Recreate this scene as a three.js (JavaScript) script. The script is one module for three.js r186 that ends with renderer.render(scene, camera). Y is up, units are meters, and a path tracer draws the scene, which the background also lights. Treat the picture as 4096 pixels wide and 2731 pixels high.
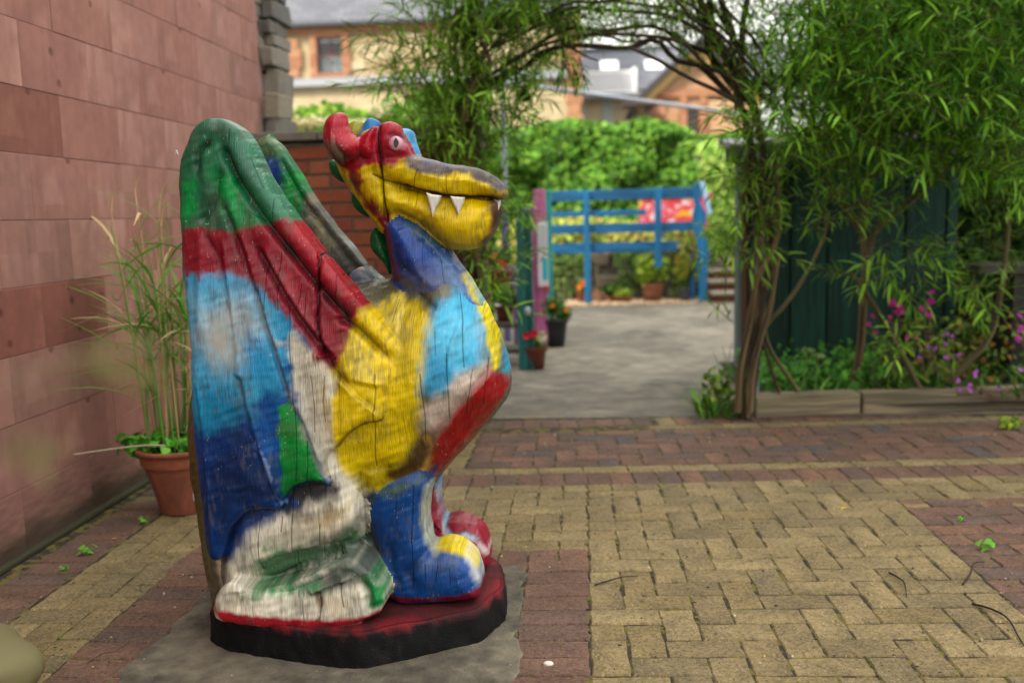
import * as THREE from 'three';
import { RoundedBoxGeometry } from 'three/addons/geometries/RoundedBoxGeometry.js';
import { mergeGeometries } from 'three/addons/utils/BufferGeometryUtils.js';

// ---------- camera, sky, sun, exposure ----------
const scene = new THREE.Scene();
const camera = new THREE.PerspectiveCamera(39.22, 1024 / 682, 0.05, 400);
camera.position.set(0, 1.135, 0);
camera.rotation.order = 'YXZ';
camera.rotation.set(-7.5 * Math.PI / 180, 4.4 * Math.PI / 180, -1.5 * Math.PI / 180);
camera.focus = 2.5; camera.userData.fStop = 1.85;
const renderer = new THREE.WebGLRenderer({ antialias: true });
renderer.toneMapping = THREE.LinearToneMapping;
renderer.toneMappingExposure = 1.62;
renderer.shadowMap.enabled = true;
{ // overcast sky: brighter towards the zenith, whitish all round
  const w = 128, h = 64, d = new Float32Array(w * h * 4);
  for (let j = 0; j < h; j++) for (let i = 0; i < w; i++) {
    const el = ((j + .5) / h - .5) * Math.PI, s = Math.max(0, Math.sin(el)), L = j < h / 2 ? .5 : (1 + 2.1 * s) * .72;
    d.set([L * 1.02, L, L * .96, 1], (j * w + i) * 4);
  }
  const t = new THREE.DataTexture(d, w, h, THREE.RGBAFormat, THREE.FloatType);
  t.mapping = THREE.EquirectangularReflectionMapping; t.magFilter = THREE.LinearFilter; t.needsUpdate = true;
  scene.background = t; scene.environment = t;
}
const sun = new THREE.DirectionalLight('#fff0da', 4.8);
sun.position.set(-10, 13, 5); sun.target.position.set(0, 0, -5); sun.castShadow = true; sun.shadow.radius = 20;
sun.shadow.mapSize.set(2048, 2048);
Object.assign(sun.shadow.camera, { left: -20, right: 20, top: 20, bottom: -20, far: 60 });
scene.add(sun, sun.target);

// ---------- helpers ----------
let seed = 7;
const rnd = () => { seed = (seed + 0x6D2B79F5) | 0; let t = Math.imul(seed ^ (seed >>> 15), 1 | seed); t = (t + Math.imul(t ^ (t >>> 7), 61 | t)) ^ t; return ((t ^ (t >>> 14)) >>> 0) / 4294967296; };
const rr = (a, b) => a + (b - a) * rnd(), pick = (a) => a[Math.floor(rnd() * a.length)];
const V = (x, y, z) => new THREE.Vector3(x, y, z);
const lerp = THREE.MathUtils.lerp, clamp = THREE.MathUtils.clamp, sstep = (x, a, b) => { const t = clamp((x - a) / (b - a), 0, 1); return t * t * (3 - 2 * t); };
const hash = (x, y, z) => { let h = Math.imul(x, 374761393) ^ Math.imul(y, 668265263) ^ Math.imul(z, 2147483647 ^ 0x5bd1e995); h = Math.imul(h ^ (h >>> 13), 1274126177); return ((h ^ (h >>> 16)) >>> 0) / 4294967296; };
const fl = Math.floor, sm = (t) => t * t * (3 - 2 * t);
function n3(x, y, z) { const i = fl(x), j = fl(y), k = fl(z), u = sm(x - i), v = sm(y - j), w = sm(z - k);
  const a = lerp(lerp(hash(i, j, k), hash(i + 1, j, k), u), lerp(hash(i, j + 1, k), hash(i + 1, j + 1, k), u), v);
  const b = lerp(lerp(hash(i, j, k + 1), hash(i + 1, j, k + 1), u), lerp(hash(i, j + 1, k + 1), hash(i + 1, j + 1, k + 1), u), v); return lerp(a, b, w); }
function n2(x, y, p = 0, px = 0, py = 0) { // value noise, optionally tiling with period px, py
  const i = fl(x), j = fl(y), u = sm(x - i), v = sm(y - j), m = (a, q) => q ? ((a % q) + q) % q : a;
  const a = m(i, px), b = m(i + 1, px), c = m(j, py), d = m(j + 1, py);
  return lerp(lerp(hash(a, c, p), hash(b, c, p), u), lerp(hash(a, d, p), hash(b, d, p), u), v); }
const fbm = (x, y, p = 0, per = 0, o = 4) => { let s = 0, a = .5, f = 1; for (let i = 0; i < o; i++) { s += a * n2(x * f, y * f, p + i, per * f, per * f); a *= .5; f *= 2; } return s / (1 - Math.pow(.5, o)); };
function tex(w, h, fn, { srgb = true, repeat = true } = {}) {
  const d = new Uint8Array(w * h * 4);
  for (let j = 0; j < h; j++) for (let i = 0; i < w; i++) { const c = fn(i / w, j / h, i, j); const o = (j * w + i) * 4;
    for (let k = 0; k < 3; k++) d[o + k] = clamp((c.length ? c[k] : c) * 255, 0, 255); d[o + 3] = 255; }
  const t = new THREE.DataTexture(d, w, h); t.magFilter = THREE.LinearFilter; t.minFilter = THREE.LinearMipmapLinearFilter;
  if (repeat) t.wrapS = t.wrapT = THREE.RepeatWrapping; if (srgb) t.colorSpace = THREE.SRGBColorSpace; t.needsUpdate = true; return t;
}
const col = (hex) => new THREE.Color(hex);
const mat = (hex, o = {}) => new THREE.MeshStandardMaterial({ color: col(hex), roughness: .8, ...o });
const leafMat = (hex, o = {}) => new THREE.MeshPhysicalMaterial({ color: col(hex), roughness: .75, transmission: .28, thickness: 0, side: THREE.DoubleSide, specularIntensity: .25, ...o });
const used = {};
const numbered = (n) => { const k = used[n] = (used[n] ?? -1) + 1; return k ? n + '_' + String(k).padStart(3, '0') : n; };
function mesh(name, geo, m, parent = scene, pos) { const o = new THREE.Mesh(geo, m); o.name = parent === scene ? numbered(name) : name; o.castShadow = o.receiveShadow = true; if (pos) o.position.set(...pos); parent.add(o); return o; }
function tag(o, label, category, group) { o.userData.label = label; if (category) o.userData.category = category; if (group) o.userData.group = group; return o; }
function thing(name, label, category, pos = [0, 0, 0], group, turn = 0) { const o = new THREE.Group(); o.name = numbered(name); o.position.set(...pos); o.rotation.y = turn; scene.add(o); return tag(o, label, category, group); }
function struct(name, geo, m, pos) { const o = geo ? mesh(name, geo, m, scene, pos) : thing(name); if (!geo) { delete o.userData.label; delete o.userData.category; } o.userData.kind = 'structure'; return o; }
function copies(name, geo, m, list, parent, colors) { // list of Matrix4
  const o = new THREE.InstancedMesh(geo, m, list.length); list.forEach((x, i) => o.setMatrixAt(i, x)); if (colors) colors.forEach((c, i) => o.setColorAt(i, c));
  o.name = parent ? name : numbered(name); o.castShadow = o.receiveShadow = true; o.userData.kind = 'stuff'; (parent ?? scene).add(o); return o; }
const M4 = (p, q, s) => new THREE.Matrix4().compose(p, q ?? new THREE.Quaternion(), typeof s === 'number' ? V(s, s, s) : s ?? V(1, 1, 1));
const box = (w, h, d, x = 0, y = 0, z = 0, r = 0) => { const g = r ? new RoundedBoxGeometry(w, h, d, 1, r) : new THREE.BoxGeometry(w, h, d); g.translate(x, y, z); return g; };
const clean = (g) => { g = g.index ? g.toNonIndexed() : g; for (const k of Object.keys(g.attributes)) if (!['position', 'normal', 'uv'].includes(k)) g.deleteAttribute(k); return g; };
const merge = (l) => mergeGeometries(l.map(clean));
function tube(points, r0, r1 = r0, seg = 8, rad = 7, noise = 0) { // tapered tube along points
  const c = new THREE.CatmullRomCurve3(points.map((p) => p.isVector3 ? p : V(...p))), n = Math.max(2, seg), g = new THREE.TubeGeometry(c, n, 1, rad, false), p = g.attributes.position;
  for (let i = 0; i <= n; i++) { const q = c.getPointAt(i / n), R = lerp(r0, r1, i / n);
    for (let j = 0; j <= rad; j++) { const k = i * (rad + 1) + j, s = R * (1 + noise * (hash(i, j % rad, points.length) - .5)); p.setXYZ(k, q.x + (p.getX(k) - q.x) * s, q.y + (p.getY(k) - q.y) * s, q.z + (p.getZ(k) - q.z) * s); } }
  const uv = g.attributes.uv, L = c.getLength(); for (let i = 0; i < uv.count; i++) uv.setXY(i, uv.getY(i) * Math.max(r0, r1) * 6, uv.getX(i) * L);
  g.computeVertexNormals(); return g;
}
function boxUV(g, s = 1, ox = 0, oy = 0) { // metres, by the face's main axis
  g = g.index ? g.toNonIndexed() : g; if (!g.attributes.normal) g.computeVertexNormals();
  const p = g.attributes.position, n = g.attributes.normal, uv = new Float32Array(p.count * 2); g.computeBoundingBox(); const e = g.boundingBox.getSize(V()), long = e.x > e.y && e.x >= e.z ? 0 : e.z > e.y ? 2 : 1, flip = long !== 1; // grain along the longest side
  for (let i = 0; i < p.count; i++) { const a = Math.abs(n.getX(i)), b = Math.abs(n.getY(i)), c = Math.abs(n.getZ(i)), x = p.getX(i), y = p.getY(i), z = p.getZ(i);
    const [u, v] = a > b && a > c ? [z, y] : b > c ? [x, z] : [x, y]; const w = flip && !(b > a && b > c && long === 2) && !(a > b && a > c && long === 0); uv[i * 2] = (w ? v : u) * s + ox; uv[i * 2 + 1] = (w ? u : v) * s + oy; }
  g.setAttribute('uv', new THREE.BufferAttribute(uv, 2)); return g;
}
function leafGeo(L, W, bend = .25, seg = 4, fold = .25) { // lance-shaped leaf along +z, drooping
  const pos = [], idx = [];
  for (let i = 0; i <= seg; i++) { const t = i / seg, w = W * .5 * Math.pow(Math.sin(Math.PI * Math.min(1, t * .92 + .06)), .8) * (1 - t * .25), z = L * t, y = -bend * L * t * t;
    pos.push(-w, y + w * fold, z, 0, y, z, w, y + w * fold, z); }
  for (let i = 0; i < seg; i++) { const a = i * 3; for (const k of [0, 1]) idx.push(a + k, a + k + 3, a + k + 1, a + k + 1, a + k + 3, a + k + 4); }
  const g = new THREE.BufferGeometry(); g.setAttribute('position', new THREE.Float32BufferAttribute(pos, 3)); g.setIndex(idx); g.computeVertexNormals();
  g.setAttribute('uv', new THREE.Float32BufferAttribute(new Float32Array(pos.length / 3 * 2), 2)); return g;
}
const look = (dir, roll = 0) => { const q = new THREE.Quaternion().setFromUnitVectors(V(0, 0, 1), dir.clone().normalize()); return q.multiply(new THREE.Quaternion().setFromAxisAngle(V(0, 0, 1), roll)); };
const upright = (dir, roll = 0) => { const z = dir.clone().normalize(), x = V(0, 1, 0).cross(z); if (x.lengthSq() < 1e-4) x.set(1, 0, 0); x.normalize(); const y = z.clone().cross(x); return new THREE.Quaternion().setFromRotationMatrix(new THREE.Matrix4().makeBasis(x, y, z)).multiply(new THREE.Quaternion().setFromAxisAngle(V(0, 0, 1), roll)); };

// ---------- shared procedural textures ----------
const T = {};
T.speckle = tex(512, 512, (u, v, i, j) => { const a = fbm(u * 8, v * 8, 3, 8, 4), b = hash(i, j, 5), c = n2(u * 128, v * 128, 9, 128, 128); let L = .66 + .26 * (a - .5) + .2 * (b - .5) + .18 * (c - .5); if (hash(i >> 1, j >> 1, 11) > .985) L += .22; if (hash(i >> 1, j >> 1, 13) > .975) L -= .25; return [L, L * .985, L * .96]; });
T.speckleBump = tex(512, 512, (u, v, i, j) => .4 + .35 * n2(u * 128, v * 128, 9, 128, 128) + .3 * (hash(i, j, 5) - .5) + .25 * (fbm(u * 8, v * 8, 3, 8, 3) - .5), { srgb: false });
T.stone = tex(512, 512, (u, v, i, j) => { const a = fbm(u * 6, v * 6, 21, 6, 5), b = fbm(u * 20, v * 20, 31, 20, 4), c = n2(u * 60, v * 5, 3, 60, 5); const L = .76 + .13 * (a - .5) + .10 * (b - .5) + .03 * (c - .5) + .04 * (hash(i, j, 2) - .5); return [L, L, L]; });
T.block = tex(1024, 1024, (u, v, i, j) => { const a = fbm(u * 5, v * 5, 121, 5, 5), b = fbm(u * 26, v * 26, 131, 26, 3), st = n2(u * 46, v * 3, 133, 46, 3); let L = .8 + .12 * (a - .5) + .1 * (b - .5) + .06 * (st - .5) + .05 * (hash(i, j, 2) - .5), r = 1, g = 1, bl = 1;
  const ci = fl(u * 9), cj = fl(v * 9), sx = (ci + .2 + .6 * hash(ci, cj, 51)) / 9, sy = (cj + .2 + .6 * hash(ci, cj, 52)) / 9, q = hash(ci, cj, 53); if (q > .91) { const d = Math.hypot(u - sx, v - sy) * (1 + .5 * (b - .5)), k = sstep(d, .019 * q, .009 * q); L *= 1 - .22 * k; g *= 1 - .1 * k; bl *= 1 - .12 * k; } if (hash(i >> 1, j >> 2, 61) > .9985) L += .16; const w = sstep(fbm(u * 7, v * 4, 141, 0, 3), .56, .72); L += .05 * w; g *= 1 + .03 * w; bl *= 1 + .04 * w; return [L * r, L * g, L * bl]; });
T.blockDamp = tex(512, 512, (u, v, i, j) => { const a = fbm(u * 5, v * 5, 221, 5, 5), b = fbm(u * 26, v * 26, 231, 26, 3), k = sstep(v + .35 * (a - .5), .62, .12), L = (.76 + .2 * (a - .5) + .16 * (b - .5) + .06 * (hash(i, j, 2) - .5)) * (1 - .42 * k); return [L * (1 - .06 * k), L * (1 + .06 * k), L * (1 - .12 * k)]; });
T.terra = tex(512, 512, (u, v, i, j) => { const a = fbm(u * 6, v * 6, 321, 6, 5), b = fbm(u * 30, v * 30, 331, 30, 3), k = sstep(fbm(u * 4, v * 8, 341, 0, 4), .52, .72), L = .74 + .35 * (a - .5) + .2 * (b - .5); return [lerp(L, .86, k * .35), lerp(L, .84, k * .4), lerp(L, .82, k * .45)]; });
T.wood = tex(512, 512, (u, v, i, j) => { const w = fbm(u * 4, v * 2, 41, 4, 3), g = n2(u * 90 + w * 6, v * 3, 43, 0, 3), h = n2(u * 24 + w * 3, v * 2, 44, 0, 2); const L = .72 + .3 * (g - .5) + .25 * (h - .5) + .2 * (w - .5); return [L, L * .98, L * .95]; });
T.woodBump = tex(512, 512, (u, v) => { const w = fbm(u * 4, v * 2, 41, 4, 3); return .3 + .5 * n2(u * 90 + w * 6, v * 3, 43, 0, 3); }, { srgb: false });
T.blotch = tex(256, 256, (u, v) => { const L = .72 + .5 * (fbm(u * 5, v * 5, 51, 5, 5) - .5); return [L, L, L]; });

// ---------- ground ----------
const bedTex = tex(512, 512, (u, v, i, j) => { const m = fbm(u * 24, v * 24, 61, 24, 4), g = hash(i, j, 8); const k = sstep(m, .46, .6); return [lerp(.17, .36, k) + .1 * (g - .5), lerp(.145, .33, k) + .1 * (g - .5), lerp(.11, .12, k) + .06 * (g - .5)]; });
const flat = (x0, x1, z0, z1, y, s = 1) => { const g = new THREE.PlaneGeometry(x1 - x0, z1 - z0); g.rotateX(-Math.PI / 2); g.translate((x0 + x1) / 2, y, (z0 + z1) / 2); const p = g.attributes.position, uv = g.attributes.uv; for (let i = 0; i < p.count; i++) uv.setXY(i, p.getX(i) * s, p.getZ(i) * s); return g; };
const concTex = tex(1024, 1024, (u, v, i, j) => { const a = fbm(u * 6, v * 6, 71, 6, 5), b = fbm(u * 30, v * 30, 72, 30, 3), s = sstep(fbm(u * 5, v * 5, 75, 5, 5), .47, .62); let L = .66 + .25 * (a - .5) + .3 * (b - .5) + .14 * (hash(i, j, 4) - .5) - .1 * s; return [L, L * .985, L * .945]; });
struct('ground', flat(-60, 60, -90, 20, -.03, .5), mat('#8a8474', { map: T.blotch, roughness: 1 }));
struct('joint_bed', flat(-1.95, 3.6, -5.32, -.6, -.0035, 1.6), mat('#ffffff', { map: bedTex, roughness: 1, bumpMap: bedTex, bumpScale: .004 }));
struct('concrete_yard', flat(-1.5, 3.2, -12.9, -5.27, .002, .35), mat('#a8a294', { map: concTex, roughness: .95, bumpMap: T.speckleBump, bumpScale: .002 }));
struct('soil', flat(.95, 6, -6.9, -5.3, .05, 1), mat('#2c241b', { map: T.blotch, roughness: 1 }));

// block paving: zigzag blocks 0.2 x 0.1 m
function paverGeo(L, W, variant, zig = 1) {
  const a = .0024 * zig, g = .0013, off = (t) => a * (t < .1 ? 0 : t < .22 ? .2 : t < .34 ? 1 : t < .47 ? .5 : t < .6 ? -.5 : t < .72 ? -1 : t < .85 ? -.2 : 0), pts = [];
  const side = (x0, y0, x1, y1, n, nx, ny, s) => { for (let i = 0; i < n; i++) { const t = i / n, o = off(s > 0 ? t : 1 - t) * (n > 4 ? 1 : .6); pts.push([lerp(x0, x1, t) + nx * o, lerp(y0, y1, t) + ny * o]); } };
  const l = L / 2 - g, w = W / 2 - g, nl = L > .15 ? 8 : 4;
  side(-l, w, l, w, nl, 0, 1, 1); side(l, w, l, -w, 3, 1, 0, 1); side(l, -w, -l, -w, nl, 0, 1, -1); side(-l, -w, -l, w, 3, 1, 0, -1);
  const N = pts.length, pos = [], idx = [], uv = [], ox = variant * .37, oy = variant * .61;
  const ring = (s, y) => pts.forEach(([x, z], i) => { const wx = 1 - s / l, wz = 1 - s / w, j = .0012 * (hash(i, variant, 3) - .5); pos.push(x * wx + j, y, z * wz + j); uv.push(x + ox, z + oy); });
  ring(.0038 + .0015 * hash(variant, 1, 1), 0); ring(.0008, -.004); ring(0, -.02);
  pos.push(0, .0004, 0); uv.push(ox, oy); const c = N * 3;
  for (let i = 0; i < N; i++) { const k = (i + 1) % N; idx.push(c, i, k, i, N + i, k, k, N + i, N + k, N + i, 2 * N + i, N + k, N + k, 2 * N + i, 2 * N + k); }
  const G = new THREE.BufferGeometry(); G.setAttribute('position', new THREE.Float32BufferAttribute(pos, 3)); G.setAttribute('uv', new THREE.Float32BufferAttribute(uv, 2)); G.setIndex(idx);
  const t = G.toNonIndexed(); t.computeVertexNormals(); if (t.attributes.normal.getY(0) < 0) { for (const at of [t.attributes.position, t.attributes.uv]) for (let i = 0; i < at.count; i += 3) for (let q = 0; q < at.itemSize; q++) { const h = at.array[(i + 1) * at.itemSize + q]; at.array[(i + 1) * at.itemSize + q] = at.array[(i + 2) * at.itemSize + q]; at.array[(i + 2) * at.itemSize + q] = h; } t.computeVertexNormals(); } return t;
}
const paveTex = { map: T.speckle, bumpMap: T.speckleBump, bumpScale: .0022, roughness: .93 };
const yellowM = ['#b3a071', '#ac996b', '#a69368', '#b8a576', '#a09068', '#aa9665'].map((c) => mat(c, paveTex));
const redM = ['#94715e', '#8c6b59', '#997460', '#866a5c', '#906e5d', '#80685c', '#9c755d', '#8a6956'].map((c) => mat(c, paveTex));
const greyM = ['#746a66', '#6c6563'].map((c) => mat(c, paveTex));
const PG = { full: [0, 1, 2, 3, 4].map((v) => paverGeo(.2, .1, v)), half: [5, 6, 7].map((v) => paverGeo(.1, .1, v)) };
const skew = (z) => lerp(.02, .085, clamp((-z - 2.2) / 3, 0, 1)), wz = (x, z) => z - skew(z) * (x > -.2 ? x : -.2 + (x + .2) * .35);
let padCut = null;
function pave(parent, x, z, along, mats, half = false) { // along: 0 = long side across the view, 1 = away from it
  if (z > -1.75 || x > 2.9 || x < -1.97) return;
  const o = new THREE.Mesh(pick(half ? PG.half : PG.full), pick(mats)); o.name = 'paver';
  o.position.set(x + rr(-.0012, .0012), rr(-.0016, .0016), wz(x, z) + rr(-.0012, .0012));
  o.rotation.set(rr(-.007, .007), along * Math.PI / 2 + Math.atan(skew(z)) * (x > -.2 ? 1 : .35) + rr(-.008, .008) + (rnd() < .5 ? Math.PI : 0), rr(-.007, .007));
  o.receiveShadow = o.castShadow = true; parent.add(o);
}
function herring(parent, x0, x1, z0, z1, mats, skip) { // z0 nearest, z1 farthest; cells of 0.1 m
  const nx = Math.round((x1 - x0) / .1), nz = Math.round((z0 - z1) / .1);
  const free = (i, j) => i >= 0 && j >= 0 && i < nx && j < nz && !(skip && skip(x0 + (i + .5) * .1, z0 - (j + .5) * .1));
  for (let j = -1; j <= nz; j++) for (let i = -1; i <= nx; i++) {
    const k = (((i - j) % 4) + 4) % 4; if (k !== 0 && k !== 2) continue;
    const b = k === 0 ? [i + 1, j] : [i, j - 1], A = free(i, j), B = free(...b), c = (p) => [x0 + (p[0] + .5) * .1, z0 - (p[1] + .5) * .1];
    if (A && B) { const p = c([i, j]), q = c(b); pave(parent, (p[0] + q[0]) / 2, (p[1] + q[1]) / 2, k === 0 ? 0 : 1, mats); } else if (A || B) { const p = c(A ? [i, j] : b); pave(parent, ...p, k === 0 ? 0 : 1, mats, true); }
  }
}
const yp = struct('yellow_paving'), yp2 = struct('side_paving'), bp = struct('border_paving'), rp = struct('red_paving'), kp = struct('kerb_paving'), rz = struct('panel_paving');
herring(yp, 0, 2.1, -1.75, -3.95, yellowM, (x, z) => x > 1.2 && z < -2.45 && z > -3.6);
herring(yp2, -.7, 0, -3.15, -3.95, yellowM);
for (let i = 0; i < 14; i++) pave(bp, -.1, -1.72 - (i - .5) * .1 - .03, 0, redM);
for (let i = 0; i < 14; i++) pave(bp, -.05 - i * .1, -3.06, 1, redM);
for (let i = 0; i < 22; i++) pave(bp, -1.28, -1.78 - i * .1, 0, redM);
for (let j = 0; j < 12; j++) for (let i = 0; i < 5; i++) pave(rz, 1.3 + i * .2 + (j % 2) * .1, -2.5 - j * .1, 0, redM);
for (let j = 1; j < 12; j += 2) pave(rz, 1.25, -2.5 - j * .1, 0, redM, true);
for (let i = 0; i < 36; i++) pave(kp, -.75 + i * .1, -4.03, 1, redM);
for (let i = 0; i < 18; i++) pave(kp, -.72 + i * .2, -4.18, 0, yellowM.slice(0, 4));
herring(rp, -.55, 2.95, -4.24, -4.94, redM.concat(greyM.slice(0, 1)));
for (let i = 0; i < 6; i++) pave(rp, -.61, -4.34 - i * .2, 1, yellowM);
for (let i = 0; i < 13; i++) pave(kp, .42 + i * .2, -4.99, 0, yellowM.slice(0, 4));
for (let i = 0; i < 26; i++) pave(kp, (i < 9 ? -.5 : -.47) + i * .1, -5.15, 1, i === 9 ? yellowM.slice(0, 2) : redM);
for (let j = 0; j < 10; j++) for (let i = 0; i < 3; i++) pave(rp, -.78 - i * .2 - (j % 2) * .1, -4.2 - j * .1, 0, redM);
// between the statue and the red wall
const lp = struct('wall_side_paving');
herring(lp, -1.68, -1.38, -1.75, -4.15, yellowM);
for (let i = 0; i < 24; i++) pave(lp, -1.79, -1.8 - i * .1, 0, redM.concat(yellowM.slice(4, 5)));
herring(lp, -1.38, -.7, -3.25, -4.15, yellowM.slice(0, 5));
// moss and grit in the joints
{ const g = new THREE.IcosahedronGeometry(1, 0), list = [], cs = [], pal = ['#5c5a22', '#4a4518', '#3c3116', '#6b5c2a', '#55631f', '#2b2318'].map(col);
  for (let i = 0; i < 5200; i++) { const x = (fl(rr(-19, 28)) + (rnd() < .5 ? 0 : rr(0, 1))) * .1, z = -1.9 - (fl(rr(0, 33)) + (rnd() < .5 ? 0 : rr(0, 1))) * .1; if (n2(x * 3 + 9, z * 3, 5) < .42) continue; if (x > -1.2 && x < -.18 && z > -3.02) continue;
    const s = rr(.002, .0055); list.push(M4(V(x + rr(-.002, .002), -.003 + rr(-.002, .001), wz(x, z)), new THREE.Quaternion().setFromEuler(new THREE.Euler(rr(0, 3), rr(0, 3), 0)), V(s * rr(1, 2), s * .8, s * rr(1, 2)))); cs.push(pick(pal)); }
  const o = copies('joint_moss', g, mat('#ffffff', { roughness: 1 }), list, null, cs); tag(o, 'brown and olive moss and grit in the joints between the paving blocks', 'moss'); }

// rough concrete pad under the statue
{ const sh = new THREE.Shape(), out = [[-1.18, -2.99], [-.9, -2.995], [-.55, -2.985], [-.2, -2.99], [-.195, -2.6], [-.2, -2.3], [-.205, -2.05], [-.6, -2.02], [-1.0, -2.03], [-1.19, -2.05], [-1.185, -2.4], [-1.18, -2.7]];
  let first = true; for (let i = 0; i < out.length; i++) { const a = out[i], b = out[(i + 1) % out.length]; for (let k = 0; k < 10; k++) { const t = k / 10, x = lerp(a[0], b[0], t) + .04 * (n2(i * 5 + k * .5, 3) - .5) + .012 * (rnd() - .5), z = lerp(a[1], b[1], t) + .04 * (n2(i * 5 + k * .5, 9) - .5) + .012 * (rnd() - .5); first ? sh.moveTo(x, -z) : sh.lineTo(x, -z); first = false; } }
  const g = new THREE.ExtrudeGeometry(sh, { depth: .02, bevelEnabled: true, bevelSize: .006, bevelThickness: .004, bevelSegments: 1 }); g.rotateX(-Math.PI / 2); g.translate(0, -.021, 0); boxUV(g, 1.1);
  struct('concrete_pad', g, mat('#8f8878', { map: concTex, roughness: .95, bumpMap: T.speckleBump, bumpScale: .004 })); }

// ---------- red block wall on the left ----------
const stoneMap = { map: T.stone, bumpMap: T.stone, bumpScale: .0012, roughness: .9 };
{ const w = thing('red_block_wall', 'tall wall of dull red sandstone blocks along the left side', 'wall'); delete w.userData.category; w.userData.category = 'wall';
  const bm = { map: T.block, bumpMap: T.block, bumpScale: .001, roughness: .92 }, ms = ['#b27c6e', '#b78274', '#ac7669', '#b0796a', '#b98678', '#a9776b'].map((c) => mat(c, bm)), dark = ['#955a4a', '#99604f'].map((c) => mat(c, bm)), damp = ['#a67468', '#ac7a6c'].map((c) => mat(c, { ...bm, map: T.blockDamp }));
  const wallUV = (g, o, low) => { const p = g.attributes.position, uv = g.attributes.uv; for (let i = 0; i < p.count; i++) uv.setXY(i, p.getZ(i) * .9 + o, low ? p.getY(i) / H + .5 : p.getY(i) * .9 + o * 1.7); return g; };
  const H = .2316, gs = [0, 1, 2, 3, 4, 5, 6].map((v) => { const g = new RoundedBoxGeometry(.1, H - .003, .457, 1, .002); return wallUV(g, v * .31); }), lowG = [0, 1, 2].map((v) => wallUV(new RoundedBoxGeometry(.1, H - .003, .457, 1, .002), v * .4, true)), half = [0, 1].map((v) => boxUV(new RoundedBoxGeometry(.1, H - .0022, .2278, 1, .0015), .9, v * .5, v * .2));
  for (let r = 0; r < 15; r++) for (let k = -4; k < 8; k++) { const z = -3.325 - k * .459 - (r % 2 ? .2295 : 0); let y = r * H + H / 2 + .004; if (z - .229 < -5.95) { if (z + .05 > -5.9) mesh('block', half[0], pick(ms), w, [-2.01, y, z + .115]); continue; }
    const dk = (r === 6 && (k === 0 || k === -1)) || (r === 3 && (k === 0 || k === -1)) || (r === 12 && k === 2); mesh('block', r === 0 ? pick(lowG) : pick(gs), dk ? pick(dark) : pick(r === 0 ? damp : ms), w, [-2.01 + rr(-.0012, .0012), y, z]); }
  mesh('mortar', box(.09, 15 * H, 5.5, -2.0085, 7.5 * H, -3.2), mat('#94716a', { roughness: 1 }), w);
  mesh('core', boxUV(box(4.2, 10, 10.5, -4.17, 5, -.7)), mat('#7d5d55'), w); mesh('unseen_upper_courses', boxUV(box(.09, 10 - 15 * H, 9, -2.015, 5 + 7.5 * H, -1.4), .9), ms[0], w);  // unseen core and upper courses, sized tall and deep to shade the yard
  // green damp skirting
  mesh('footing', boxUV(box(.03, .02, 4.6, -1.952, .008, -3.5, .006)), mat('#4b4a2c', { map: T.blotch, roughness: 1 }), w); }

// rubble stone pillar behind its end
function rubble(parent, stones, mats) { for (const [x, y, z, w, h, d] of stones) { const g = new RoundedBoxGeometry(w, h, d, 6, Math.min(w, h, d) * .16), p = g.attributes.position, s = rr(0, 99); for (let i = 0; i < p.count; i++) { const q = V().fromBufferAttribute(p, i), n = 1 + .2 * (n3(q.x * 22 + s, q.y * 22, q.z * 22) - .5) + 0.5 * (n3(q.x * 7 + s, q.y * 5, q.z * 5 + 7) - .5); p.setXYZ(i, q.x * n, q.y * n, q.z * n); } g.computeVertexNormals(); const o = mesh('stone', boxUV(g, 2.2, s, s), pick(mats), parent, [x, y, z]); o.rotation.set(rr(-.06, .06), rr(-.06, .06), rr(-.09, .09)); } }
{ const w = thing('rubble_stone_pillar', 'grey rubble stone pillar at the far end of the red wall', 'pillar'), ms = ['#989082', '#aa9f88', '#807b72', '#b3a68a', '#74706a', '#9c937f', '#8d887f'].map((c) => mat(c, { ...stoneMap, bumpScale: .006 })), S = [];
  for (const [x0, x1] of [[-2.13, -2.0], [-2.005, -1.945], [-1.95, -1.875]]) for (let y = rr(-.08, 0); y < 3.4;) { const h = rr(.07, .16), ww = (x1 - x0) * rr(.92, 1.12); S.push([(x0 + x1) / 2 + rr(-.012, .012), y + h / 2, -6.1 + rr(-.05, .04), ww * .97, h * .96, .34]); y += h; }
  rubble(w, S, ms); mesh('mortar', box(.3, 3.4, .2, -2.04, 1.7, -6.16), mat('#5a544a', { roughness: 1 }), w); }

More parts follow.
